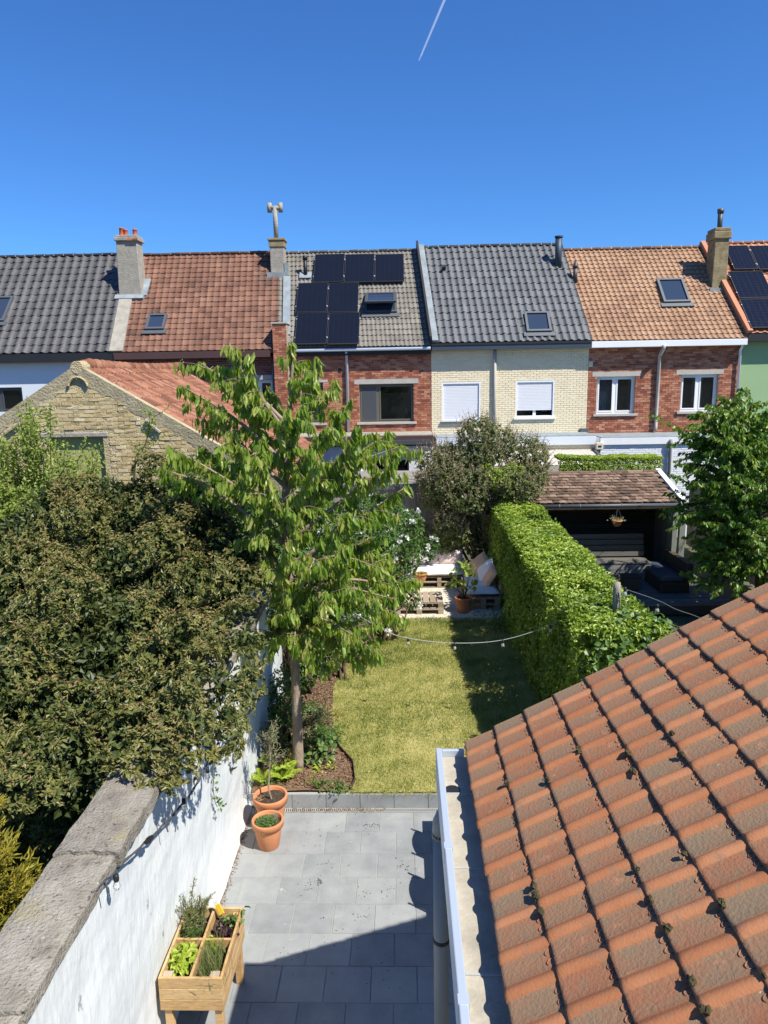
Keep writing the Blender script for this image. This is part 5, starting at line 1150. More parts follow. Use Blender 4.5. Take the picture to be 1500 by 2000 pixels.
pallet(s2, 1.42, 2.18, 15.75, 17.15, GZ0, 5, 'Y'); pallet(s2, 1.42, 2.18, 15.75, 17.15, GZ0+.145, 5, 'Y')
for k in range(3): m = MB(); m.obox((2.2+.05*k, 16.45, GZ0+.5+.15*k), (.012, 0, 0), (0, .7, 0), (.018, 0, .06)); m.build('back_rail', M['palletwood'], s2)
for y in (15.85, 17.0): m = MB(); m.obox((2.27, y, GZ0+.55), (.02, 0, 0), (0, .05, 0), (.1, 0, .35)); m.build('back_post', M['palletwood'], s2)
cushion('seat_cushion', 'pale grey-blue seat cushion on the shaded pallet sofa by the hedge', 'cushion', (1.78, 16.45, zt+.08), .39, .7, .08, M['fabricwhite'], puff=.2)
cushion('pillow', 'large peach pillow leaning at the far end of the shaded sofa', 'pillow', (1.86, 16.98, zt+.40), .27, .27, .08, M['fabricpeach'], (R(60), R(-40), R(-15)))
cushion('pillow', 'white pillow leaning between two peach pillows on the shaded sofa', 'pillow', (1.95, 16.62, zt+.36), .27, .27, .085, M['fabricwhite'], (R(50), R(-42), R(-35)))
cushion('pillow', 'smaller peach pillow nearest the lawn on the shaded sofa', 'pillow', (2.0, 16.28, zt+.33), .25, .22, .08, M['fabricpeach'], (R(28), R(-58), R(-20)))
q = P(778, 1110, Y=17.2); lt = thing('orange_lantern', 'small orange-brown wooden lantern among the white roses beside the sofa', 'lantern', (q[0], 17.2, GZ0))
m = MB(); m.box(q[0]-.02, q[0]+.02, 17.18, 17.22, GZ0, q[2]-.15); m.build('stand', M['twig'], lt)
for s in (-1, 1):
    for s2_ in (-1, 1): m = MB(); m.obox((q[0]+s*.09, 17.2+s2_*.09, q[2]), (.018, 0, 0), (0, .018, 0), (.0, 0, .15)); m.build('corner_post', M['terracotta'], lt)
m = MB(); m.box(q[0]-.13, q[0]+.13, 17.07, 17.33, q[2]-.18, q[2]-.15); m.box(q[0]-.13, q[0]+.13, 17.07, 17.33, q[2]+.15, q[2]+.18); m.build('plate', M['terracotta'], lt)

# ---- terracotta pots on the patio
def pot(name, label, x, y, rt_, hh, z=0.0, mat='terracotta', group=None):
    t = thing(name, label, 'plant pot', (x, y, z), group); rb = rt_*.66; k = hh*.24
    m = MB(); m.lathe((x, y, z), [(rb*.94, 0), (rb, .012), (rt_*.9, hh-k), (rt_*.9, hh-k+.004), (rt_, hh-k+.01), (rt_*1.02, hh-.01), (rt_*1.0, hh), (rt_*.9, hh), (rt_*.87, hh-.012), (rt_*.84, hh-.06), (rt_*.82, hh-.065)], 40); m.build('pot', M[mat], t, smooth=True, bevel=0)
    V = [(x, y, z+hh-.045)]; F = []
    for i in range(1, 7):
        for k2 in range(24): an = 2*math.pi*k2/24; rr = rt_*.86*i/6; V.append((x+rr*math.cos(an), y+rr*math.sin(an), z+hh-.05+random.uniform(-.008, .012)))
    for k2 in range(24): F.append((0, 1+k2, 1+(k2+1) % 24))
    for i in range(5):
        for k2 in range(24): F.append((1+i*24+k2, 1+(i+1)*24+k2, 1+(i+1)*24+(k2+1) % 24, 1+i*24+(k2+1) % 24))
    m = MB(); m.add(V, F); m.build('soil', M['soil'], t, smooth=True); return t
p1_ = pot('terracotta_pot', 'terracotta pot with low green herb, in front on the patio by the wall', -1.68, 7.69, .188, .36)
p2_ = pot('terracotta_pot', 'larger terracotta pot holding a thin-stemmed tree, against the garden step', -1.72, 8.1, .212, .42)
N = 700; th = RNG.uniform(0, 6.28, N); rr_ = np.sqrt(RNG.uniform(0, 1, N))*.125
ps = np.stack([-1.70+rr_*np.cos(th), 7.67+rr_*np.sin(th), .325+.035*(1-(rr_/.13)**2)+RNG.normal(0, .008, N)], 1)
leaves('low_herb', p1_, ps, *rosettes(ps, np.tile([0, 0, 1.], (N, 1)), 1)[1:], RNG.uniform(.015, .03, N), RNG.uniform(.01, .018, N), M['lf_bed'], RNG.uniform(.1, 1, N), kind='stuff')
for x, y, a in ((-1.60, 7.76, .3), (-1.585, 7.72, -.2)): m = MB(); m.obox((x, y, .37), (.018*math.cos(a), .018*math.sin(a), 0), (-.002*math.sin(a), .002, 0), (0, 0, .05)); m.build('plant_marker', M['palletwood'], p1_)
# olive-like tree in the big pot
ol = MB(); ol.tube(catmull([(-1.70, 8.08, .36), (-1.735, 8.1, .5), (-1.72, 8.12, .7), (-1.70, 8.12, .95), (-1.72, 8.13, 1.25)], 5), [.014]*5+[.011]*16, 8); tips = []
for k in range(26):
    b0 = np.array([-1.71, 8.12, .72+.5*random.random()]); an = random.uniform(0, 6.28); e_ = b0+np.array([math.cos(an)*random.uniform(.08, .24), math.sin(an)*random.uniform(.08, .22), random.uniform(.02, .3)])
    ol.tube([b0, (b0+e_)/2+np.array([0, 0, .03]), e_], [.004, .003, .002], 5); tips += [b0+(e_-b0)*t for t in np.linspace(.2, 1.05, 22)]
ol.build('stem', M['bark'], p2_, smooth=True); tips = np.array(tips)+RNG.normal(0, .012, (len(tips), 3)); N = len(tips)
leaves('leaves', p2_, tips, unit(RNG.normal(size=(N, 3))+np.array([0, 0, .6])), RNG.normal(size=(N, 3)), RNG.uniform(.03, .055, N), RNG.uniform(.007, .011, N), M['lf_silver'], RNG.uniform(0, 1, N), kind='stuff')
# dried leaves in the big pot
N = 60; th = RNG.uniform(2.2, 4.4, N); ps = np.stack([-1.74+.15*np.cos(th)*RNG.uniform(.5, 1, N), 8.12+.14*np.sin(th+1.2), .38+.05*RNG.random(N)], 1); leaves('dry_leaves', p2_, ps, unit(RNG.normal(size=(N, 3))), unit(RNG.normal(size=(N, 3))), .05, .03, M['mulch'], RNG.uniform(0, 1, N), kind='stuff')

# ---- raised planter
pl = thing('raised_planter', 'raised wooden planter on legs against the white wall, divided in four', 'planter', (-1.81, 5.38, 0))
x0, x1, y0, y1, zt = -2.065, -1.535, 4.98, 5.78, .755
for k in range(3):
    za, zb = zt-.105*(k+1)+.004, zt-.105*k
    m = MB(); m.box(x0, x1, y0, y0+.022, za, zb); m.build('front_plank', M['newwoody'], pl, bevel=.003)
    m = MB(); m.box(x0, x1, y1-.022, y1, za, zb); m.build('rear_plank', M['newwoody'], pl, bevel=.003)
    m = MB(); m.box(x0, x0+.022, y0+.023, y1-.023, za, zb-.001); m.build('side_plank', M['newwoody'], pl, bevel=.003)
    m = MB(); m.box(x1-.022, x1, y0+.023, y1-.023, za, zb-.001); m.build('side_plank', M['newwoody'], pl, bevel=.003)
for sx in (x0+.055, x1-.055):
    for sy in (y0+.06, y1-.06):
        m = MB(); m.box(sx-.032, sx+.032, sy-.032, sy+.032, 0, zt-.03); m.build('leg', M['newwood'], pl, bevel=.004)
m = MB(); m.box(x0+.023, x1-.023, y0+.023, y1-.023, zt-.3, zt-.1); m.build('soil', M['soil'], pl)
xm = (x0+x1)/2-.0; ym = (y0+y1)/2+.03
m = MB(); m.box(xm-.011, xm+.011, y0+.023, y1-.023, zt-.1, zt-.004); m.build('divider', M['newwoody'], pl)
for a, b in ((x0+.023, xm-.012), (xm+.012, x1-.023)): m = MB(); m.box(a, b, ym-.011, ym+.011, zt-.1, zt-.01); m.build('divider', M['newwoody'], pl)
def patch(name, label, cx, cy, z, n, spread, hh, L, W, mat, up_=1.0, mode=0, parent=None, tint=(0, 1), cat='herb', stems=0, sp=1.0):
    t = thing(name, label, cat, (cx, cy, z))
    ps = np.stack([cx+RNG.normal(0, spread, n), cy+RNG.normal(0, spread, n), z+RNG.uniform(0, 1, n)*hh], 1)
    nr = unit(np.stack([(ps[:, 0]-cx)/spread*.5, (ps[:, 1]-cy)/spread*.5, np.full(n, up_)], 1)+.3*RNG.normal(size=(n, 3)))
    p_, a_, l_ = rosettes(ps, nr, 1, sp)
    leaves('leaves', t, p_, a_, l_, RNG.uniform(.7, 1.2, n)*L, RNG.uniform(.8, 1.2, n)*W, mat, RNG.uniform(*tint, n), mode, kind='stuff')
    if stems:
        m = MB()
        for k in range(stems): e_ = ps[k % n]; m.tube([(cx+random.uniform(-.3, .3)*spread, cy+random.uniform(-.3, .3)*spread, z-.01), ((cx+e_[0])/2, (cy+e_[1])/2, z+(e_[2]-z)*.6), e_], .004, 5)
        m.build('stems', M['twig'], t)
    return t
zs = zt-.1
# basil: dome of lime leaves
t = thing('basil_plant', 'lime green bushy basil in the near left planter compartment', 'herb', (-1.925, 5.2, zs))
N = 190; d_ = unit(RNG.normal(size=(N, 3))); d_[:, 2] = np.abs(d_[:, 2]); ps = np.array([-1.925, 5.22, zs+.02])+d_*np.array([.1, .125, .12]); p_, a_, l_ = rosettes(ps, unit(d_+np.array([0, -.2, .5])), 1, .9); leaves('leaves', t, p_, a_, l_, RNG.uniform(.04, .065, N), RNG.uniform(.028, .042, N), M['lf_lime'], RNG.uniform(0, 1, N), 1, kind='stuff')
m = MB(); m.tube([(-1.925, 5.22, zs-.01), (-1.925, 5.22, zs+.1)], .02, 6); m.build('stem', M['lf_bed'], t)
# chives
t = thing('chives', 'thin arching chives in the near right planter compartment', 'herb', (-1.67, 5.2, zs)); N = 420
bx = np.stack([RNG.normal(-1.67, .05, N), RNG.normal(5.22, .1, N), np.full(N, zs)], 1); th = RNG.uniform(0, 6.28, N); leaves('blades', t, bx, unit(np.stack([np.cos(th)*.8, np.sin(th)*.8-.15, .9+0*th], 1)), np.stack([np.cos(th), np.sin(th), 0*th+.2], 1), RNG.uniform(.1, .24, N), .006, M['lf_herb'], RNG.uniform(0, .9, N), 2, kind='stuff', curl=.3)
patch('parsley', 'small bright parsley beside the chives in the planter', -1.73, 5.38, zs, 60, .03, .1, .035, .025, M['lf_lime'], tint=(0, .5))
# rosemary
t = thing('rosemary_bush', 'tall bushy rosemary in the far left planter compartment against the wall', 'herb', (-1.95, 5.62, zs)); m = MB(); ps = []; ax = []
for k in range(46):
    big = k == 0
    e_ = np.array([-1.95+random.gauss(0, .075), 5.62+random.gauss(0, .085), zs+random.uniform(.14, .3)]) if not big else np.array([-1.93, 5.66, zs+.5])
    b0 = np.array([-1.94+random.gauss(0, .02), 5.6+random.gauss(0, .03), zs-.01]); mid = (b0*.5+e_*.5)+np.array([random.gauss(0, .02), random.gauss(0, .02), .03]); c_ = catmull([b0, mid, e_], 7); m.tube(c_, .003, 4)
    for t_ in np.linspace(.25, 1, 34 if not big else 60):
        q = np.array(c_[int(t_*(len(c_)-1))]); d0 = unit(e_-b0); a = RNG.normal(size=3); ps.append(q+RNG.normal(0, .004, 3)); ax.append(d0*.55+a*.6)
m.build('stems', M['twig'], t); ps = np.array(ps); N = len(ps); leaves('needles', t, ps, np.array(ax), RNG.normal(size=(N, 3)), RNG.uniform(.025, .045, N), .0065, M['lf_herb'], RNG.uniform(0, 1, N), kind='stuff')
t = patch('fennel_tuft', 'feathery green fennel at the front of the rosemary compartment', -1.92, 5.5, zs, 240, .045, .14, .05, .006, M['lf_bed'], tint=(.2, .9))
patch('purple_lettuce', 'dark purple-leaved plant in the far right planter compartment', -1.66, 5.55, zs, 120, .045, .07, .05, .03, M['lf_dark'])
patch('strawberry_plant', 'fresh green leafy plant in the far corner of the planter', -1.60, 5.66, zs, 26, .045, .13, .06, .05, M['lf_bed'], tint=(.3, 1), mode=1)
tg = MB(); tg.obox((-1.735, 5.71, zt+.035), (.02, .0, .012), (.002, .002, 0), (-.02, .0, .05)); tag(tg.build('plant_tag', M['yellowtag']), 'yellow and white plant label stuck in the planter', 'plant tag')
tg2 = MB(); tg2.obox((-1.7635, 5.712, zt+.098), (.02, .0, .012), (.002, .002, 0), (-.008, .0, .02)); 
o = tg2.build('tag_end', M['white'], bpy.data.objects['plant_tag']) 
for x, y, s in ((x0+.07, y0+.055, .045), (x1-.07, y0+.055, .042)): m = MB(); m.box(x-s, x+s*.8, y-.03, y+.035, zt-.028, zt-.012); m.build('corner_block', M['palletwood'], pl)

# ---- string lights
def bulb(parent, q, s=1.0, tilt=(0, 0)):
    q = np.array(q); m = MB(); m.lathe(q-np.array([0, 0, .045*s]), [(.014*s, 0), (.017*s, .01*s), (.017*s, .04*s), (.01*s, .047*s)], 10); k = m.build('socket', M['black'], parent, smooth=True)
    m = MB(); m.lathe(q-np.array([0, 0, .10*s]), [(.004*s, 0), (.016*s, .004*s), (.0225*s, .018*s), (.0225*s, .03*s), (.015*s, .05*s), (.012*s, .056*s)], 12); b = m.build('bulb', M['bulb'], parent, smooth=True)
L1 = thing('string_lights', 'grey cable of string lights hung along the white wall', 'string lights', (-2.05, 5.3, 1.7))
wx = -2.035; cpt = [P(px, py, X=wx) for px, py in ((180, 1745), (205, 1720), (255, 1672), (292, 1638), (330, 1600), (362, 1564), (385, 1530), (402, 1496), (412, 1470))]
m = MB(); m.tube(catmull(cpt, 6), .0075, 8); m.tube([q+np.array([.012*math.sin(i*1.3), 0, .012*math.cos(i*1.3)]) for i, q in enumerate(catmull(cpt, 5))], .005, 6); m.build('cable', M['cable'], L1, smooth=True)
for px, py in ((222, 1708), (355, 1560), (402, 1500)): bulb(L1, P(px, py, X=wx+.02)+np.array([.015, 0, .0]), 1.15)
q = P(291, 1640, X=wx+.02); m = MB(); dd = unit(cpt[4]-cpt[2]); m.tube([q-dd*.06, q+dd*.06], .018, 10); m.tube([q-dd*.02, q+dd*.02], .024, 10); m.build('connector', M['black'], L1)
for px, py in ((205, 1722), (322, 1606)): q = P(px, py, X=wx+.01); m = MB(); m.tube([q, q+np.array([.02, 0, -.09])], .006, 6); m.build('cable_end', M['cable'], L1)
L2 = thing('string_lights', 'pale cable of string lights sagging across the lawn to the hedge post', 'string lights', (1, 10.8, 1.3))
PT = np.array([2.98, 9.75, 2.62])
ys_ = [10.6, 10.6, 10.55, 10.45, 10.3, 10.1]; cp2 = [np.array([-1.2, 9.6, 2.6])]+[P(px, py, Y=y) for (px, py), y in zip(((745, 1228), (800, 1247), (888, 1256), (982, 1250), (1078, 1220), (1150, 1183)), ys_)]+[PT+np.array([-.04, 0, -.03])]
m = MB(); m.tube(catmull(cp2, 8), .006, 6); m.build('cable', M['palecable'], L2, smooth=True)
for px, py, i in ((797, 1247, 0), (888, 1256, 2), (982, 1250, 3), (1075, 1221, 4)): bulb(L2, P(px, py, Y=ys_[min(i+1, 5)])-np.array([0, 0, .0]), 1.1)
hp = thing('hedge_post', 'weathered grey wooden post rising out of the hedge end', 'post', (PT[0], PT[1], 0)); m = MB(); m.lathe((PT[0], PT[1], 0), [(.055, 0), (.055, 2.55), (.045, 2.64)], 12); m.build('pole', M['greywood'], hp, smooth=True)
L3 = thing('string_lights', 'dark cable of string lights running from the hedge post down behind the tiled roof', 'string lights', (3.4, 9.6, 2.2))
cp3 = [PT+np.array([.03, 0, -.05]), P(1283, 1172, Y=9.7), P(1320, 1190, Y=9.6), P(1365, 1206, Y=9.5), P(1420, 1235, Y=9.3), np.array([5.4, 9.0, 1.6])]
m = MB(); m.tube(catmull(cp3, 6), .006, 6); m.tube([PT+np.array([0, -.07, -.1]), PT+np.array([.06, -.1, -.55]), PT+np.array([.1, -.14, -.95])], .009, 6); m.build('cable', M['cable'], L3, smooth=True)
for px, py, y in ((1221, 1147, 9.62), (1222, 1193, 9.6), (1284, 1180, 9.7), (1247, 1257, 9.5)): bulb(L3, P(px, py, Y=y), 1.3)
m = MB(); q = P(1247, 1257, Y=9.5); m.tube([PT+np.array([.05, -.05, -.12]), q+np.array([-.05, 0, .25]), q], .004, 5); m.build('loose_wire', M['cable'], L3)
for x in (5.4,): m = MB(); m.tube([(5.4, 9.0, 0), (5.4, 9.0, 1.65)], .03, 8); m.build('end_stake', M['greywood'], L3)

# ---- boundary fence on the far right
fc = thing('boundary_fence', 'pale board fence behind the leafy tree on the right', 'fence', (9.0, 15, 0))
for k in range(60): m = MB(); y0 = 8+k*.24; m.box(8.95, 8.975, y0, y0+.23, .05, 2.0+.015*math.sin(k*2.1)); m.build('board', M['greywood'], fc)
for k in range(8): m = MB(); y0 = 8.1+k*2.0; m.box(8.98, 9.07, y0, y0+.09, 0, 2.05); m.build('post', M['greywood'], fc)
# ---- contrail
a, b = np.array(P(818, 119, Y=24000.)), np.array(P(868, 0, Y=24000.)); b = b+(b-a)*.8; dd = unit(b-a); sv = unit(np.cross(dd, ray(840, 60)))
ct = MB(); ct.tube([a, a+(b-a)*.05, a+(b-a)*.5, b], [8, 30, 42, 50], 10)
cm = bpy.data.materials.new('contrail_vapour'); cm.use_nodes = True; nt_ = cm.node_tree; tb_ = nt_.nodes.new('ShaderNodeBsdfTransparent'); df = nt_.nodes.new('ShaderNodeBsdfDiffuse'); df.inputs[0].default_value = (.9, .93, .97, 1); mx = nt_.nodes.new('ShaderNodeMixShader'); mx.inputs[0].default_value = .22; nt_.links.new(tb_.outputs[0], mx.inputs[1]); nt_.links.new(df.outputs[0], mx.inputs[2]); nt_.links.new(mx.outputs[0], nt_.nodes['Material Output'].inputs[0])
tag(ct.build('contrail', cm, smooth=True), 'thin white aircraft contrail high in the blue sky', 'contrail', kind='stuff')

# ================================================================== vegetation
def shrub(name, label, cat, base, blobs, n, per, L, W, mat, tint=(0, 1), noise=.18, seed=1, inner=.25, mode=0, spread=1.0, stems=14, group=None, tips=None, droop=0.0, tipbias=0.0, fold=.25, core=0, stemblobs=None, gaps=None):
    t = thing(name, label, cat, base, group)
    p_, n_ = blob_points(blobs, n, noise, seed, inner)
    k = p_[:, 2] > base[2]+.02
    if gaps is not None: k &= (vnoise(p_*2.6, seed+31)+.5*vnoise(p_*5.5, seed+32)) > gaps
    p_, n_ = p_[k], n_[k]
    q, a, l_ = rosettes(p_, unit(n_+np.array([0, -.15, .35])), per, spread)
    a = unit(a+np.array([0, 0, -droop])); N = len(q); g_ = np.random.default_rng(seed+3)
    tt = g_.uniform(*tint, N)*.75 + .25*np.repeat(g_.uniform(*tint, len(p_)), per) + tipbias*np.repeat(vnoise(p_*1.3, seed+9), per)
    leaves('foliage', t, q+g_.normal(0, L*.12, q.shape), a, l_, g_.uniform(.7, 1.2, N)*L, g_.uniform(.75, 1.15, N)*W, mat, tt, mode, kind='stuff', fold=fold)
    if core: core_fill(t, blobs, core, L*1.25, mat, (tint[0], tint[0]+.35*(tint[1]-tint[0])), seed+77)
    m = MB(); r_ = random.Random(seed)
    b0 = np.array(base, float)
    for s in range(stems):
        bl_ = r_.choice(stemblobs or blobs); c = np.array(bl_[0], float); rb_0 = float(np.min(bl_[1])); e_ = c+np.array([r_.gauss(0, .3), r_.gauss(0, .3), r_.gauss(.1, .3)])*rb_0
        s0 = b0+np.array([r_.gauss(0, .12), r_.gauss(0, .12), -.05]); m.tube(catmull([s0, s0*.55+e_*.45+np.array([r_.gauss(0, .1), r_.gauss(0, .1), .1]), e_], 5), list(np.linspace(.035, .008, 11)), 6)
    if stems: m.build('stems', M['twig'], t, smooth=True)
    return t, p_, n_

# ---- big viburnum leaning over the wall
vb = []; vcore = []; g_ = random.Random(21)
def vy(py): return float(np.interp(py, [930, 1000, 1050, 1100, 1150, 1200, 1250, 1300, 1350, 1400, 1450, 1500, 1560], [9.9, 9.1, 8.6, 8.05, 7.6, 7.15, 6.7, 6.3, 5.95, 5.65, 5.4, 5.2, 5.05]))
for px, py, r_ in [(130,965,.5),(200,955,.5),(270,960,.5),(340,970,.48),(395,975,.5),(120,1000,.6),(300,1005,.6),(400,1020,.6),(350,1040,.55),(190,1040,.6),(60,1030,.6),(440,1075,.55),(360,1100,.6),(250,1100,.6),(120,1110,.65),(10,1110,.65),(450,1150,.5),(380,1180,.55),(290,1180,.55),(190,1180,.6),(80,1200,.6),(-20,1210,.6),(480,1230,.4),(430,1250,.42),(340,1260,.5),(240,1270,.5),(140,1280,.5),(40,1290,.55),(480,1300,.32),(430,1330,.36),(360,1340,.4),(280,1350,.42),(190,1360,.45),(100,1370,.45),(10,1380,.48),(445,1390,.26),(390,1405,.3),(320,1420,.34),(240,1430,.36),(160,1440,.38),(70,1450,.4),(-10,1450,.42),(410,1450,.18),(360,1470,.22),(290,1490,.24),(215,1500,.26),(140,1510,.3),(50,1520,.34),(330,1512,.15),(265,1528,.15),(300,1470,.2),(250,1490,.2),(350,1440,.2),(-60,1150,.7),(-120,1250,.7),(-100,1380,.6),(-80,1050,.7)]:
    Y = vy(py)+r_*.7; c = P(px, py+8, Y=Y); cc_ = P(px, py+25, Y=Y+r_*.85); vcore.append((cc_ if cc_[0] < -2.3 or cc_[2] > 2.5 else c, (r_*.75, r_*.75, r_*.7) if cc_[0] < -2.3 else (r_*.3,)*3))
    for _ in range(3):
        k = r_*g_.uniform(.42, .6); vb.append((c+np.array([g_.gauss(0, .42), g_.gauss(0, .45), g_.gauss(0, .38)])*r_, (k*1.05, k*1.05, k*.85)))
for c_, r_ in (((-3.6, 8.0, 1.6), (1.7, 1.9, 1.1)), ((-4.6, 7.4, 1.2), (1.5, 1.6, 1.0)), ((-3.5, 6.5, 1.0), (.9, .9, .8))): vb.append((np.array(c_), r_))
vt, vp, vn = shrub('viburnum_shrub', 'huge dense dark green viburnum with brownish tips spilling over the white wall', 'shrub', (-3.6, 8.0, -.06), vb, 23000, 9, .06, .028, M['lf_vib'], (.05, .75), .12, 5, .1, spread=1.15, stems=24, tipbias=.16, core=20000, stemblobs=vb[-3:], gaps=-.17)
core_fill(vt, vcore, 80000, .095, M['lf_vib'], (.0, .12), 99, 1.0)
# inner branches and rusty flower heads
N = 2400; k = np.argsort(-(vn[:, 2]+.25*vp[:, 2]+RNG.normal(0, .3, len(vn))))[:N]; q, a, l_ = rosettes(vp[k]+vn[k]*.05, unit(vn[k]+np.array([0, 0, .6])), 5, .8); N = len(q)
leaves('flower_heads', vt, q, a, l_, RNG.uniform(.025, .05, N), RNG.uniform(.012, .02, N), M['lf_vib'], RNG.uniform(.7, 1, N), kind='stuff')
# ---- golden conifer, bottom left
t = thing('golden_conifer', 'golden yellow-green conifer at the left edge behind the coping', 'shrub', (-3.1, 4.55, -.06)); ps = []; ax = []; nr = []; m = MB()
for k in range(190):
    z = random.uniform(.9, 2.62); rad = .62*(1-(z-.9)/2.3)+.08; an = random.uniform(0, 6.28); b0 = np.array([-3.12, 4.5, z-.15]); d = np.array([math.cos(an), math.sin(an), random.uniform(.5, 1.3)]); d /= np.linalg.norm(d); ln = rad*random.uniform(.7, 1.15)
    m.tube([b0, b0+d*ln], [.006, .002], 4)
    for s in np.linspace(.3, 1, 16):
        for q in range(4): ps.append(b0+d*ln*s+RNG.normal(0, .02, 3)); ax.append(d*.9+RNG.normal(0, .45, 3)); nr.append(RNG.normal(size=3))
m.tube([(-3.12, 4.5, -.06), (-3.12, 4.5, 2.4)], [.05, .012], 8); m.build('trunk', M['twig'], t); N = len(ps); leaves('foliage', t, np.array(ps), np.array(ax), np.array(nr), RNG.uniform(.045, .09, N), .016, M['lf_conifer'], RNG.beta(1.3, 1.1, N), kind='stuff')

# ---- cherry tree
def drooping_tree(name, label, base, trunkpts, tr, limbs, mat, L, W, nper, step, seed, barkmat, twig=.34, droop=1.0, ntw=7, tint=(0, .75), fruit=False, ntw_hi=None, zr=(-.25, .5)):
    g_ = random.Random(seed); t = thing(name, label, 'tree', base)
    tk = catmull(trunkpts, 8); rad = [tr*(1-.82*(i/(len(tk)-1))**.8) for i in range(len(tk))]; rad[0] *= 1.25
    m = MB(); m.tube(tk, rad, 14); m.build('trunk', barkmat, t, smooth=True)
    tkA = np.array(tk); m = MB(); pos = []; ax = []; nr = []; tt = []; fr = []
    def cluster(q, out, k):
        ct = g_.uniform(*tint)
        for _ in range(k):
            d = np.array([g_.gauss(0, .3), g_.gauss(0, .3), -droop*g_.uniform(.6, 1.2)])+out*g_.uniform(.0, .5)
            pos.append(q+np.array([g_.gauss(0, .02), g_.gauss(0, .02), g_.gauss(0, .015)])); ax.append(d); nr.append(np.array([g_.gauss(0, 1), g_.gauss(-.4, 1), g_.gauss(.3, .5)])); tt.append(min(1, max(0, ct*.6+.4*g_.uniform(*tint))))
        if fruit and g_.random() < (.3 if q[2] < 4 else .12):
            for _ in range(9): fr.append(q+np.array([g_.gauss(0, .035), g_.gauss(0, .035), g_.gauss(-.01, .03)]))
    for (zs_, tip) in limbs:
        i = int(np.argmin(np.abs(tkA[:, 2]-zs_))); s0 = tkA[i]; tip = np.array(tip); d = tip-s0; ln = np.linalg.norm(d)
        mid = s0+d*.5+np.array([0, 0, .12*ln*(1 if d[2] < .6*ln else .3)])+np.array([g_.gauss(0, .06), g_.gauss(0, .06), 0])*ln
        c = catmull([s0, mid, tip], 9); r0 = min(.035, .012+.016*ln); m.tube(c, list(np.linspace(r0, .004, len(c))), 6)
        C = np.array(c); out = unit(np.array([d[0], d[1], .0])+1e-6); nst = max(4, int(ln/step))
        for s in np.linspace(.22, 1, nst):
            q = C[min(len(C)-1, int(s*(len(C)-1)+.5))]+RNG.normal(0, .02, 3); cluster(q, out, nper if s < .97 else nper+3)
        for k in range(int(ntw*(1 if ntw_hi is None else float(np.interp(tip[2], [2.6, 4.6], [1.0, ntw_hi]))))):
            s = g_.uniform(.25, .95); q = C[int(s*(len(C)-1))]; an = g_.uniform(0, 6.28); e_ = q+out*twig*g_.uniform(.1, .7)+np.array([math.cos(an), math.sin(an), g_.uniform(*zr)])*twig*g_.uniform(.4, .9)
            m.tube([q, (q+e_)/2+np.array([0, 0, .03]), e_], [.006, .004, .002], 5)
            for s2 in np.linspace(.3, 1, max(2, int(twig/step))): cluster(q+(e_-q)*s2, unit(np.array([e_[0]-q[0], e_[1]-q[1], 0])+1e-6), nper-1)
    m.build('branches', barkmat, t, smooth=True); pos = np.array(pos); N = len(pos)
    leaves('crown', t, pos, np.array(ax), np.array(nr), RNG.uniform(.5, 1.15, N)*L, RNG.uniform(.7, 1.15, N)*W, mat, np.array(tt), 1, kind='stuff', fold=.18, curl=.12)
    if fr: fr = np.array(fr); N = len(fr); leaves('flower_stalks', t, fr, np.array([0, 0, -1.])+.6*RNG.normal(size=(N, 3)), RNG.normal(size=(N, 3)), RNG.uniform(.02, .045, N), .012, mat, RNG.uniform(.78, 1, N), kind='stuff')
    return t
TYc = 9.08
trunk = [np.array([-1.51, TYc, .17])]+[P(px, py, Y=TYc) for px, py in ((578,1340),(567,1150),(556,1010),(563,850),(570,735),(573,672))]
lim = []
def lz(py): return float(np.clip(P(570, py, Y=TYc)[2], 1.3, 5.9))
for px, py, dy, spy in [(353,752,-.1,880),(392,708,.2,850),(453,678,.1,800),(482,692,-.3,800),(567,660,0,740),(617,697,.1,780),(657,745,-.2,840),(520,753,.3,850),(680,787,.2,880),(700,838,-.4,930),(333,873,-.3,1000),(317,915,.2,1050),(757,847,.3,1010),(780,872,.0,1020),(767,905,-.3,1040),(787,955,.1,1080),(620,895,-.9,970),(655,905,.7,960),(487,1005,-.7,1080),(527,957,-.8,1040),(787,1155,.2,1150),(781,1210,-.3,1180),(722,1190,-.8,1160),(603,1115,-1.1,1120),(731,1271,-.5,1200),(707,1300,-.2,1230),(634,1315,-.7,1250),(608,1280,-.9,1220),(552,1205,-1.0,1180),(531,1275,-.6,1230),(675,1065,-.9,1060),(722,1050,.5,1080),(420,800,.7,900),(440,850,-.6,930),(505,870,-.8,930),(590,790,-.5,860),(640,830,-.5,900),(560,800,-.6,880),(470,920,-.6,990),(680,1000,-.7,1060),(745,1110,-.5,1120),(660,1180,-1.1,1170),(760,1080,.6,1100),(590,1180,1.1,1150),(500,1130,.6,1120),(640,960,.9,1000),(560,1060,-1.1,1090),(690,1240,-.9,1210),(770,1170,-.6,1180),(395,870,.1,960),(455,760,.5,850),(575,1260,-1.0,1220),(650,1240,.4,1200),(700,1120,.9,1130)]:
    lim.append((lz(spy if py > 1080 else max(spy, py+150)), P(px, py, Y=TYc+dy)))
drooping_tree('cherry_tree', 'young cherry tree with drooping leaves standing in the bark bed', (-1.51, TYc, LZ), trunk, .078, lim, M['lf_cherry'], .16, .054, 5, .055, 3, M['bark'], twig=.38, ntw=10, fruit=True, tint=(.15, .92), droop=1.7, ntw_hi=.55)
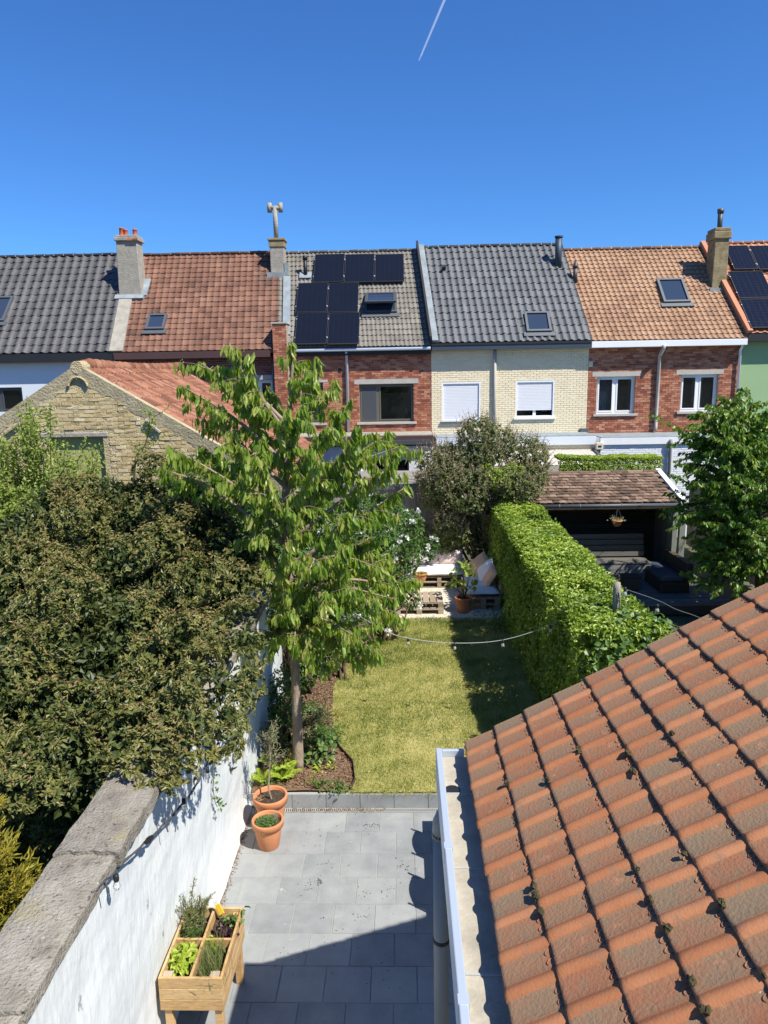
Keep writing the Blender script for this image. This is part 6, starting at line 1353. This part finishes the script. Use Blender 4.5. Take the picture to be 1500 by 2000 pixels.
# ---- leafy tree on the right
TYr = 15.6
trunk = [P(1487, 1140, Y=TYr)*np.array([1, 1, 0])+np.array([0, 0, -.06]), P(1484, 1060, Y=TYr), P(1480, 980, Y=TYr), P(1470, 900, Y=TYr), P(1455, 830, Y=TYr), P(1448, 785, Y=TYr)]
lim = []; g_ = random.Random(8)
for px, py, dy, spy in [(1440,772,0,850),(1425,800,-.3,870),(1370,803,.2,900),(1390,820,-.4,900),(1470,785,.2,860),(1495,800,-.3,870),(1345,850,.1,930),(1337,905,-.2,970),(1352,870,.4,940),(1347,950,-.3,1000),(1340,985,.2,1010),(1385,900,-.7,960),(1420,860,-.8,920),(1460,870,-.9,930),(1500,860,-.5,920),(1540,840,0,900),(1540,900,-.4,950),(1370,1000,-.6,1010),(1400,960,-.9,990),(1440,930,-1.1,970),(1480,960,-1.2,990),(1520,960,-.8,990),(1380,1060,-.5,1050),(1420,1030,-1.0,1030),(1460,1040,-1.2,1040),(1500,1050,-1,1050),(1350,1040,.3,1030),(1400,1100,-.4,1070),(1440,1110,-.9,1080),(1480,1110,-.8,1080),(1390,940,.8,980),(1440,880,.9,940),(1500,920,.9,960),(1360,930,.9,970),(1410,1010,.9,1020),(1580,950,.1,980),(1580,1010,-.3,1020),(1560,880,.4,930),(1540,1060,.2,1040),(1430,990,.2,1010),(1460,820,-.4,880),(1400,870,.3,930),(1370,1110,-.2,1080),(1360,1150,.1,1090),(1400,1150,-.6,1100),(1440,1160,-.7,1100),(1490,1150,-.6,1100),(1620,900,0,950),(1640,960,.3,990),(1620,1030,-.4,1030),(1660,1050,.2,1050),(1600,1090,-.3,1070),(1540,1110,-.6,1080),(1540,1150,.1,1090),(1345,1090,.5,1060),(1360,1010,.7,1020),(1330,1010,-.2,1010),(1420,950,.9,990),(1480,1000,.9,1010),(1390,1080,.8,1060),(1450,1080,.7,1060),(1700,930,.2,970),(1720,1000,0,1010),(1700,1060,.3,1050),(1680,880,.3,930),(1620,860,-.2,910),(1560,820,.2,880),(1650,1110,.2,1070),(1750,960,.5,990)]:
    lim.append((float(P(1480, spy, Y=TYr)[2]), P(px, py, Y=TYr+dy)))
drooping_tree('leafy_tree', 'dense dark green broadleaf tree at the right edge beyond the roof', (trunk[0][0], TYr, -.06), trunk, .1, lim, M['lf_rtree'], .13, .06, 5, .075, 9, M['twig'], twig=.62, droop=.5, ntw=15, tint=(0, 1), zr=(-.7, 1.0))

# ---- clipped hornbeam hedge
hd = thing('hornbeam_hedge', 'long bright green clipped hornbeam hedge between the gardens', 'hedge', (2.85, 13.7, LZ))
HX = (2.2, 3.42); HY = (8.9, 18.6); HZ = 2.27
def hed(n, face):
    u = RNG.uniform(0, 1, n); v = RNG.uniform(0, 1, n)
    y = HY[0]+(HY[1]-HY[0])*u; bow = .22*vnoise(np.stack([y*.9, 0*y, 0*y], 1), 3)
    if face == 'top': x = HX[0]+(HX[1]-HX[0])*v; z = HZ+.07*vnoise(np.stack([x*2, y*1.6, 0*x], 1), 4)+.07*vnoise(np.stack([x*5, y*5, 0*x], 1), 5)+.05*np.sin(y*1.1)-.13*np.abs(2*v-1)**4; nr = np.tile([0, 0, 1.], (n, 1)); p = np.stack([x+bow*.4, y, z], 1)
    elif face in ('l', 'r'):
        z = LZ+.05+(HZ-LZ-.05)*v; s = -1 if face == 'l' else 1; x = (HX[0] if s < 0 else HX[1])+s*(.1*vnoise(np.stack([y*2, z*2, 0*y], 1), 6)+.05*vnoise(np.stack([y*6, z*6, 0*y], 1), 7)-.12*(z/HZ)**4); nr = np.tile([s*1., 0, .25], (n, 1)); p = np.stack([x+bow*.4, y, z], 1)
    else:
        s = -1 if face == 'n' else 1; z = LZ+.05+(HZ-LZ-.05)*v; x = HX[0]+(HX[1]-HX[0])*u; y = (HY[0] if s < 0 else HY[1])+s*.08*vnoise(np.stack([x*4, z*4, 0*x], 1), 8); y = y-s*.15*(2*u-1)**2; nr = np.tile([0, s*1., .3], (n, 1)); p = np.stack([x, y, z], 1)
    return p-nr*RNG.uniform(-.05, .14, (n, 1)), nr
pp, nn = zip(*[hed(17000, 'top'), hed(17000, 'l'), hed(7000, 'r'), hed(2600, 'n'), hed(1500, 'f')])
pp = np.concatenate(pp); nn = unit(np.concatenate(nn)); kk = (vnoise(pp*2.3, 81)+.6*vnoise(pp*6.1, 82)+RNG.normal(0, .12, len(pp))) > -.42; pp, nn = pp[kk], nn[kk]; q, a, l_ = rosettes(pp, nn, 2, 1.0); N = len(q)
tt = np.clip(RNG.normal(.42, .27, N)+.45*np.repeat(vnoise(pp*1.7, 12), 2), 0, 1)
leaves('foliage', hd, q, a, l_, RNG.uniform(.055, .085, N), RNG.uniform(.032, .05, N), M['lf_hedge'], tt, kind='stuff')
m = MB()
for k in range(34): y = HY[0]+.2+k*.28; x = random.uniform(2.7, 3.0); m.tube(catmull([(x, y, LZ-.1), (x+random.gauss(0, .1), y+random.gauss(0, .1), 1.0), (x+random.gauss(0, .2), y+random.gauss(0, .15), 2.05)], 4), list(np.linspace(.03, .008, 9)), 6)
m.build('stems', M['twig'], hd); 
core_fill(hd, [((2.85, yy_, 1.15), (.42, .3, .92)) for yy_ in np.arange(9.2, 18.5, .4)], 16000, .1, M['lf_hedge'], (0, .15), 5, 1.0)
# loose climber leaves at the near end of the hedge
cl = [((2.75, 8.95, 1.75), (.45, .22, .45)), ((3.2, 9.1, 1.6), (.4, .3, .5)), ((3.05, 9.2, 2.1), (.5, .35, .25))]
shrub('climbing_hydrangea', 'large-leaved climber covering the near end of the hedge under the post', 'climber', (2.9, 9.1, LZ), cl, 520, 2, .1, .075, M['lf_bed'], (.1, 1), .2, 31, .2, mode=1, stems=8)

# ---- lilac with spent brown blossoms
lb_ = []
for px, py, Y, r_ in [(900,885,18.4,.75),(960,870,18.5,.8),(1010,895,18.6,.7),(870,940,18.2,.7),(930,945,18.1,.85),(1000,950,18.2,.75),(890,1000,18.2,.55),(945,1010,18.2,.55),(880,1045,18.3,.38),(1035,905,18.7,.4),(850,905,18.3,.5),(910,1040,18.25,.5),(950,1060,18.3,.45),(870,1075,18.4,.35),(860,980,18.2,.5)]: lb_ += [(P(px, py, Y=Y)+np.array([g_.uniform(-.55, .55), g_.uniform(-.55, .55), g_.uniform(-.55, .4)])*r_, (r_*.66, r_*.66, r_*.56)) for _ in range(5)]
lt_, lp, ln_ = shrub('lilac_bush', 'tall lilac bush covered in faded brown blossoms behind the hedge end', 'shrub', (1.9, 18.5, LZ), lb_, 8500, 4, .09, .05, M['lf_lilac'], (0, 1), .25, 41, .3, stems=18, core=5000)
k = np.where((ln_[:, 2] > -.35))[0]; k = RNG.choice(k, min(1900, len(k)), False); q = np.repeat(lp[k], 12, 0); s = np.tile(np.linspace(0, 1, 12), len(k)); ud = unit(ln_[k]+np.array([0, 0, 1.3])+.3*RNG.normal(size=(len(k), 3))); q = q+np.repeat(ud*RNG.uniform(.5, 1.4, (len(k), 1)), 12, 0)*(s*.24)[:, None]; a = RNG.normal(size=q.shape)+np.repeat(ud, 12, 0)*.8; N = len(q)
leaves('spent_blossoms', lt_, q, a, RNG.normal(size=q.shape), (1.1-s*.7)*.045, .028, M['lf_brown'], RNG.uniform(0, 1, N), kind='stuff')
shrub('young_shrub', 'fresh bright green shrub in front of the lilac at the hedge end', 'shrub', (2.35, 17.9, LZ), [(P(975, 935, Y=17.7), (.42, .3, .3)), (P(1000, 925, Y=17.8), (.3, .3, .25)), (P(950, 915, Y=17.7), (.12, .12, .22))], 700, 3, .07, .04, M['lf_hedge'], (.1, .8), .25, 43, .3, stems=6)
shrub('lilac_sucker', 'small brown-tipped shrub in front of the grey shed boards', 'shrub', (.7, 18.35, LZ), [(P(830, 1050, Y=18.4), (.3, .25, .3)), (P(815, 1030, Y=18.4), (.2, .2, .2)), (P(870, 1065, Y=18.3), (.35, .3, .25))], 600, 3, .07, .04, M['lf_lilac'], (.2, 1), .25, 44, .3, stems=6)
# ---- white rose
rb_ = []
for px, py, Y, r_ in [(700,1010,13.8,.45),(750,1010,14.2,.45),(790,1030,14.6,.4),(730,1060,13.6,.5),(780,1080,14.2,.42),(830,1075,15.0,.26),(770,1130,14.0,.38),(690,1080,13.4,.4),(800,1170,14.4,.2),(735,1120,13.6,.4),(700,1170,13.4,.4),(845,1060,15.1,.16)]: rb_.append((P(px, py, Y=Y), (r_, r_, r_)))
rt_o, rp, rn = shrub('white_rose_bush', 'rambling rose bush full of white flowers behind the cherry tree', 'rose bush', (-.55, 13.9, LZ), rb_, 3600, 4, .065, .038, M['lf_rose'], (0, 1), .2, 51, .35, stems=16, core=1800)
blo = [P(px, py, Y=y) for px, py, y in ((848,1053,14.9),(838,1070,14.8),(826,1092,14.7),(815,1088,14.7),(768,1070,13.8),(772,1085,13.8),(765,1098,13.8),(680,1055,13.1),(690,1062,13.1),(672,1072,13),(698,1075,13.1),(720,998,13.6),(735,995,13.6),(745,1000,13.7),(808,1020,14.2),(800,1128,14.0),(795,1150,14.0),(823,1187,14.2),(760,1233,13.6),(700,1000,13.5),(766,1012,13.9),(762,1040,13.8),(785,1050,14),(810,1098,14.3),(655,1048,13))]
k = RNG.choice(len(rp), 40, False); blo = [b for b in blo for _ in range(2)]+list(rp[k]+rn[k]*.05)
ps = []; ax = []; nr = []
for b in blo:
    b = np.array(b)+RNG.normal(0, .045, 3)
    for _ in range(12): d = unit(RNG.normal(size=3)+np.array([.1, -.4, .5])); ps.append(b+d*.012); ax.append(d); nr.append(RNG.normal(size=3))
N = len(ps); leaves('blossoms', rt_o, np.array(ps), np.array(ax), np.array(nr), RNG.uniform(.045, .075, N), RNG.uniform(.045, .065, N), M['petal'], RNG.uniform(0, 1, N), kind='stuff', fold=.15)
# ---- climber on the wall between viburnum and cherry
cb_ = []
for px, py, Y, r_ in [(420,960,11.8,.5),(455,1000,11.6,.5),(480,1050,11.3,.45),(440,1040,11.4,.4),(500,1100,11.0,.45),(480,1160,10.8,.4),(520,1180,10.6,.4),(385,940,12,.4),(520,1020,12.2,.5),(600,1000,13.0,.5),(640,1060,12.6,.5),(600,1120,12.2,.5),(650,1150,12.4,.45),(560,1090,12.2,.5),(640,1220,12.2,.4),(560,1200,11.6,.45),(600,1260,11.6,.35)]: cb_.append((P(px, py, Y=Y), (r_, r_, r_)))
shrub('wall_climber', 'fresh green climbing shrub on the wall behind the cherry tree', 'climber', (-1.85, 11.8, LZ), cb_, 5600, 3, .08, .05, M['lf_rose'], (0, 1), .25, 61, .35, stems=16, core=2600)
# ---- thin pale sprays in front of the barn
t = thing('pale_spray_shrub', 'airy light green shrub with thin upright sprays before the yellow gable', 'shrub', (-6.3, 12.4, -.06)); m = MB(); ps = []; ax = []
g_ = random.Random(5)
for k in range(120):
    tx, ty = g_.choice([(20,860),(60,800),(10,920),(55,830),(110,880),(75,850),(140,905),(180,880),(195,930),(40,950),(90,930),(0,880),(120,920),(160,940),(20,990),(-30,930),(70,980),(150,960),(5,960)]); tx += g_.gauss(0, 14); ty += g_.gauss(0, 14); Y = g_.uniform(11.4, 12.6)
    e_ = P(tx, ty, Y=Y); b0 = P(tx*.8+15+g_.gauss(0, 25), ty+g_.uniform(110, 190), Y=Y+.2); c = catmull([b0, (b0+e_)/2+np.array([g_.gauss(0, .06), 0, .05]), e_], 8); m.tube(c, list(np.linspace(.012, .003, len(c))), 5)
    for s in np.linspace(.1, 1, 26):
        q = np.array(c[int(s*(len(c)-1))])
        for _ in range(4): ps.append(q+RNG.normal(0, .05, 3)); ax.append(RNG.normal(size=3)+np.array([0, 0, .5]))
b0 = np.array([-6.3, 12.4, -.06]); 
for k in range(14): q = P(g_.uniform(-20, 170), 1050, Y=12.2); m.tube(catmull([b0+np.array([g_.gauss(0, .2), 0, 0]), (b0+q)/2, q], 4), .016, 5)
m.build('stems', M['twig'], t); N = len(ps); leaves('foliage', t, np.array(ps), np.array(ax), RNG.normal(size=(N, 3))+np.array([0, -.5, .8]), RNG.uniform(.05, .09, N), RNG.uniform(.032, .05, N), M['lf_young'], RNG.uniform(0, 1, N), kind='stuff')
shrub('olive_shrub', 'yellowish green shrub mass at the left edge above the viburnum', 'shrub', (-6.6, 11.9, -.06), [(P(10, 985, Y=12), (.8, .5, .45)), (P(60, 965, Y=12.2), (.5, .4, .35)), (P(70, 1010, Y=11.6), (.7, .4, .45)), (P(-20, 1050, Y=11.4), (.8, .5, .6))], 3000, 3, .065, .036, M['lf_young'], (0, .8), .3, 71, .3, stems=12, core=2500)
t = thing('bare_sapling', 'thin dark sapling with sparse small leaves rising before the gable', 'tree', (-4.6, 13.2, -.06)); m = MB(); ps = []; bx = P(262, 945, Y=13.2)
main = catmull([np.array([bx[0]-.1, 13.2, -.06]), bx, P(283, 870, Y=13.2), P(300, 815, Y=13.2)], 8); m.tube(main, list(np.linspace(.03, .005, len(main))), 6)
for k in range(22):
    q = np.array(main[random.randint(10, len(main)-1)]); e_ = q+np.array([random.gauss(0, .16), random.gauss(0, .1), random.uniform(.05, .25)]); m.tube([q, e_], [.006, .002], 5); ps += [q+(e_-q)*s+RNG.normal(0, .03, 3) for s in np.linspace(.3, 1, 12)]
m.build('trunk', M['twig'], t); N = len(ps); leaves('foliage', t, np.array(ps), RNG.normal(size=(N, 3)), RNG.normal(size=(N, 3))+np.array([0, 0, 1]), RNG.uniform(.04, .07, N), .035, M['lf_young'], RNG.uniform(0, .8, N), kind='stuff')
# ---- clipped hedge on top behind the shelter
a, b = P(1088, 893, Y=20.5), P(1286, 893, Y=20.5); zb = P(1190, 930, Y=20.3)[2]; t = thing('box_hedge', 'flat-topped clipped hedge showing above the shelter roof', 'hedge', ((a[0]+b[0])/2, 20.5, -.06)); n = 14000
x = RNG.uniform(a[0], b[0], n); f = RNG.uniform(0, 1, n); z = np.where(f < .5, a[2]+.05*vnoise(np.stack([x*5, 0*x, 0*x], 1), 3), RNG.uniform(1.6, a[2], n)); y = np.where(f < .5, RNG.uniform(20.15, 20.9, n), 20.15+.04*vnoise(np.stack([x*5, z*5, 0*x], 1), 4)); nr = np.where((f < .5)[:, None], np.array([[0, 0, 1.]]), np.array([[0, -1., .3]]))
q, a_, l_ = rosettes(np.stack([x, y, z], 1)-nr*RNG.uniform(0, .08, (n, 1)), unit(nr), 2); N = len(q); leaves('foliage', t, q, a_, l_, .06, .035, M['lf_hedge'], np.clip(.35+.35*np.repeat((x-a[0])/(b[0]-a[0]), 2)+RNG.normal(0, .2, N), 0, 1), kind='stuff')
m = MB()
for k in range(8): xx = a[0]+.2+k*(b[0]-a[0]-.4)/7; m.tube([(xx, 20.5, -.06), (xx, 20.5, a[2]-.15)], .03, 6)
m.build('stems', M['twig'], t)

# ---- border plants in the bark bed
def fern(label, x, y, n, ln, mat, tint=(0, 1), cat='fern', name='fern'):
    t = thing(name, label, cat, (x, y, LZ)); ps = []; ax = []; nr = []; L_ = []; m = MB()
    for k in range(n):
        an = 2*math.pi*k/n+random.uniform(-.3, .3); ll = ln*random.uniform(.7, 1.1); d = np.array([math.cos(an), math.sin(an), 0]); pts = [np.array([x, y, LZ])+d*ll*.62*s+np.array([0, 0, ll*(.95*s-.55*s*s)]) for s in np.linspace(0, 1, 9)]; m.tube(pts, .003, 4)
        sd_ = np.array([-d[1], d[0], 0])
        for i, s in enumerate(np.linspace(.15, 1, 18)):
            q = pts[0]+d*ll*.62*s+np.array([0, 0, ll*(.95*s-.55*s*s)])
            for sg in (-1, 1): ps.append(q); ax.append(sd_*sg+d*.45+np.array([0, 0, .1])); nr.append(np.array([0, 0, 1.])+.2*RNG.normal(size=3)); L_.append(ll*.26*(1.05-s)**.6)
    m.build('fronds', mat, t); N = len(ps); leaves('leaflets', t, np.array(ps), np.array(ax), np.array(nr), np.array(L_), np.array(L_)*.3, mat, RNG.uniform(*tint, N), kind='stuff'); return t
fern('bright lime fern at the foot of the cherry trunk', -1.66, 8.78, 9, .42, M['lf_lime'])
fern('second lime fern half hidden behind the potted tree', -1.93, 8.72, 8, .34, M['lf_lime'], (0, .7))
fern('taller lime fern rising beside the cherry trunk', -1.73, 9.0, 7, .52, M['lf_lime'], (.0, .8))
def clump(name, label, px, py, n, sp, hh, L, W, mat, tint=(0, 1), mode=0, cat='plant', stems=6):
    q = P(px, py, Z=LZ); return patch(name, label, q[0], q[1], LZ, n, sp, hh, L, W, mat, tint=tint, mode=mode, cat=cat, stems=stems)
clump('aquilegia_clump', 'grey-green leafy border clump right of the cherry trunk', 622, 1480, 190, .13, .3, .08, .06, M['lf_bed'], (.2, 1), 1, stems=14)
clump('border_perennial', 'feathery green perennial behind the leafy clump in the bed', 640, 1455, 260, .12, .24, .07, .012, M['lf_bed'], (.3, 1))
clump('seedling', 'small lime seedling in the bark bed near the step', 621, 1507, 16, .035, .06, .06, .04, M['lf_lime'], mode=1, stems=3)
clump('seedling', 'two-leaved pale seedling beside the bed edging', 645, 1505, 12, .03, .1, .08, .03, M['lf_lime'], mode=1, stems=3)
clump('iris_tuft', 'small iris tuft with strap leaves near the step edge', 627, 1540, 26, .03, .04, .16, .022, M['lf_bed'], (.5, 1), stems=2)
clump('border_weed', 'leafy green weed growing over the end of the garden step', 662, 1545, 90, .06, .14, .045, .028, M['lf_bed'], (.4, 1), stems=5)
clump('low_weed', 'low yellow-green weed patch in the soil next to the fern', 608, 1530, 60, .05, .05, .035, .02, M['lf_young'], stems=2)
clump('herb_tuft', 'small green tuft behind the large terracotta pot', 530, 1535, 60, .06, .1, .05, .03, M['lf_bed'], stems=2)
clump('purple_shrub', 'small dark purple-leaved shrub between the fern and wall', 545, 1500, 160, .09, .22, .05, .035, M['lf_dark'], stems=8)
clump('lavender_tuft', 'grey-green grassy tuft behind the cherry trunk', 620, 1420, 240, .1, .22, .12, .007, M['lf_silver'], stems=2)
for px, py, n, lbl in [(545,1400,700,'dark leafy shrub at the wall foot left of the trunk'),(600,1330,800,'shaded leafy shrub under the cherry crown'),(560,1440,380,'wispy shrub against the wall behind the potted tree'),(645,1300,650,'small dense shrub at the lawn edge under the cherry'),(690,1265,420,'low shrub at the far end of the bark bed')]:
    q = P(px, py+25, Z=LZ); shrub('border_shrub', lbl, 'shrub', (q[0], q[1], LZ), [((q[0], q[1], LZ+.42), (.26, .26, .36)), ((q[0]+.1, q[1]+.1, LZ+.7), (.2, .2, .26))], n, 2, .055, .03, M['lf_rose'], (0, .8), .3, px, .4, stems=10)
clump('geranium_mound', 'low green mound of round leaves between trunk and lawn edge', 632, 1440, 240, .12, .16, .05, .045, M['lf_rose'], (.2, 1), stems=6)
clump('cranesbill_patch', 'sprawling green groundcover behind the cherry trunk', 605, 1395, 300, .16, .14, .05, .04, M['lf_bed'], (0, .8), stems=6)
clump('wispy_catmint', 'wispy grey-green stems along the wall left of the cherry trunk', 535, 1475, 420, .1, .5, .09, .009, M['lf_silver'], (0, 1), stems=16)
clump('straw_tuft', 'tuft of dry straw grass at the curved bed edge', 655, 1400, 120, .06, .1, .1, .008, M['lf_grass'], (.6, 1), stems=2)
clump('dark_edge_plants', 'shaded low plants at the foot of the hedge beside the lawn', 985, 1225, 420, .28, .3, .07, .035, M['lf_bed'], (0, .7), stems=14)
# potted fig near the sofas
q = P(905, 1195, Z=GZ0); fp = pot('fig_pot', 'potted young fig with lobed leaves standing beside the pallet table', q[0], q[1], .2, .36, GZ0); m = MB(); ps = []; nr = []
for k in range(9):
    e_ = np.array([q[0]+random.gauss(0, .2), q[1]+random.gauss(0, .18), GZ0+random.uniform(.6, 1.1)]); m.tube([(q[0], q[1], GZ0+.3), (q[0]*.6+e_[0]*.4, q[1]*.6+e_[1]*.4, GZ0+.5), e_], [.014, .01, .006], 6)
    for _ in range(8): d = unit(RNG.normal(size=3)+np.array([0, -.2, .3])); ps.append(e_+d*.04); nr.append(d)
m.build('stem', M['twig'], fp); p_, a_, l_ = rosettes(np.array(ps), np.array(nr), 1); N = len(p_); leaves('leaves', fp, p_, a_, l_, RNG.uniform(.12, .18, N), RNG.uniform(.07, .11, N), M['lf_young'], RNG.uniform(0, .7, N), 1, kind='stuff')
q = P(822, 1148, Z=GZ0); p_s = pot('low_planter', 'low planter with pale succulents at the end of the pallet table', q[0], q[1]-.35, .16, .2, GZ0+.29); N = 90; ps = np.array([q[0], q[1]-.35, GZ0+.46])+RNG.normal(0, 1, (N, 3))*np.array([.09, .07, .02]); p_, a_, l_ = rosettes(ps, np.tile([0, 0, 1.], (N, 1)), 1); leaves('leaves', p_s, p_, a_, l_, .06, .03, M['lf_young'], RNG.uniform(0, 1, N), kind='stuff')
# trailing ivy over the coping
t = thing('ivy_trail', 'thin ivy trail hanging down the white wall beside the viburnum', 'climber', (-2.05, 6.6, 1.0)); c = [P(px, py, X=-2.06) for px, py in ((430,1450),(422,1490),(416,1530),(420,1565),(424,1575))]; m = MB(); m.tube(catmull(c, 5), .004, 5); m.build('stem', M['twig'], t); cc = np.array(catmull(c, 5)); k = RNG.integers(0, len(cc), 40); p_, a_, l_ = rosettes(cc[k]+RNG.normal(0, .02, (40, 3))+np.array([.02, 0, 0]), np.tile([1., -.4, 0], (40, 1)), 1); leaves('leaves', t, p_, a_, l_, .05, .035, M['lf_bed'], RNG.uniform(0, 1, 40), kind='stuff')

# ---- litter: dirt along the foot of the wall, dark flecks on the slabs
lt2 = thing('patio_litter', 'dry dirt and dark leaf flecks lying on the patio slabs', 'litter', (-1.2, 7, 0)); lt2['kind'] = 'stuff'
N = 900; y = RNG.uniform(5.4, 8.3, N); x = -2.045+np.abs(RNG.normal(0, .028, N)); th = RNG.uniform(0, 6.28, N)
leaves('wall_foot_dirt', lt2, np.stack([x, y, np.full(N, .006)], 1), np.stack([np.cos(th), np.sin(th), .15+0*th], 1), np.tile([0, 0, 1.], (N, 1)), RNG.uniform(.008, .03, N), RNG.uniform(.006, .016, N), M['mulch'], RNG.uniform(0, 1, N), kind='stuff')
ps = []
for px, py, n, s_ in [(622,1723,26,.03),(720,1613,14,.03),(735,1611,10,.02),(715,1742,6,.05),(600,1730,12,.06),(640,1690,10,.08),(790,1690,14,.08),(760,1735,10,.07),(810,1720,6,.04),(710,1786,10,.05),(600,1640,8,.1),(690,1620,8,.15),(560,1880,8,.1),(760,1920,8,.1),(660,1830,10,.2),(740,1880,5,.1)]:
    q = P(px, py, Z=.006)
    for _ in range(n): ps.append((q[0]+RNG.normal(0, s_), q[1]+RNG.normal(0, s_), .007))
ps = np.array(ps); N = len(ps); th = RNG.uniform(0, 6.28, N)
leaves('dark_flecks', lt2, ps, np.stack([np.cos(th), np.sin(th), .1+0*th], 1), np.tile([0, 0, 1.], (N, 1)), RNG.uniform(.008, .028, N), RNG.uniform(.006, .014, N), M['soil'], RNG.uniform(0, 1, N), kind='stuff')
N = 260; x = RNG.uniform(-1.5, -.3, N); y = RNG.uniform(RY-.09, RY-.0, N); th = RNG.uniform(0, 6.28, N)
leaves('drain_litter', lt2, np.stack([x, y, np.full(N, .008)], 1), np.stack([np.cos(th), np.sin(th), .2+0*th], 1), np.tile([0, 0, 1.], (N, 1)), RNG.uniform(.01, .035, N), RNG.uniform(.006, .014, N), M['mulch'], RNG.uniform(.3, 1, N), kind='stuff')
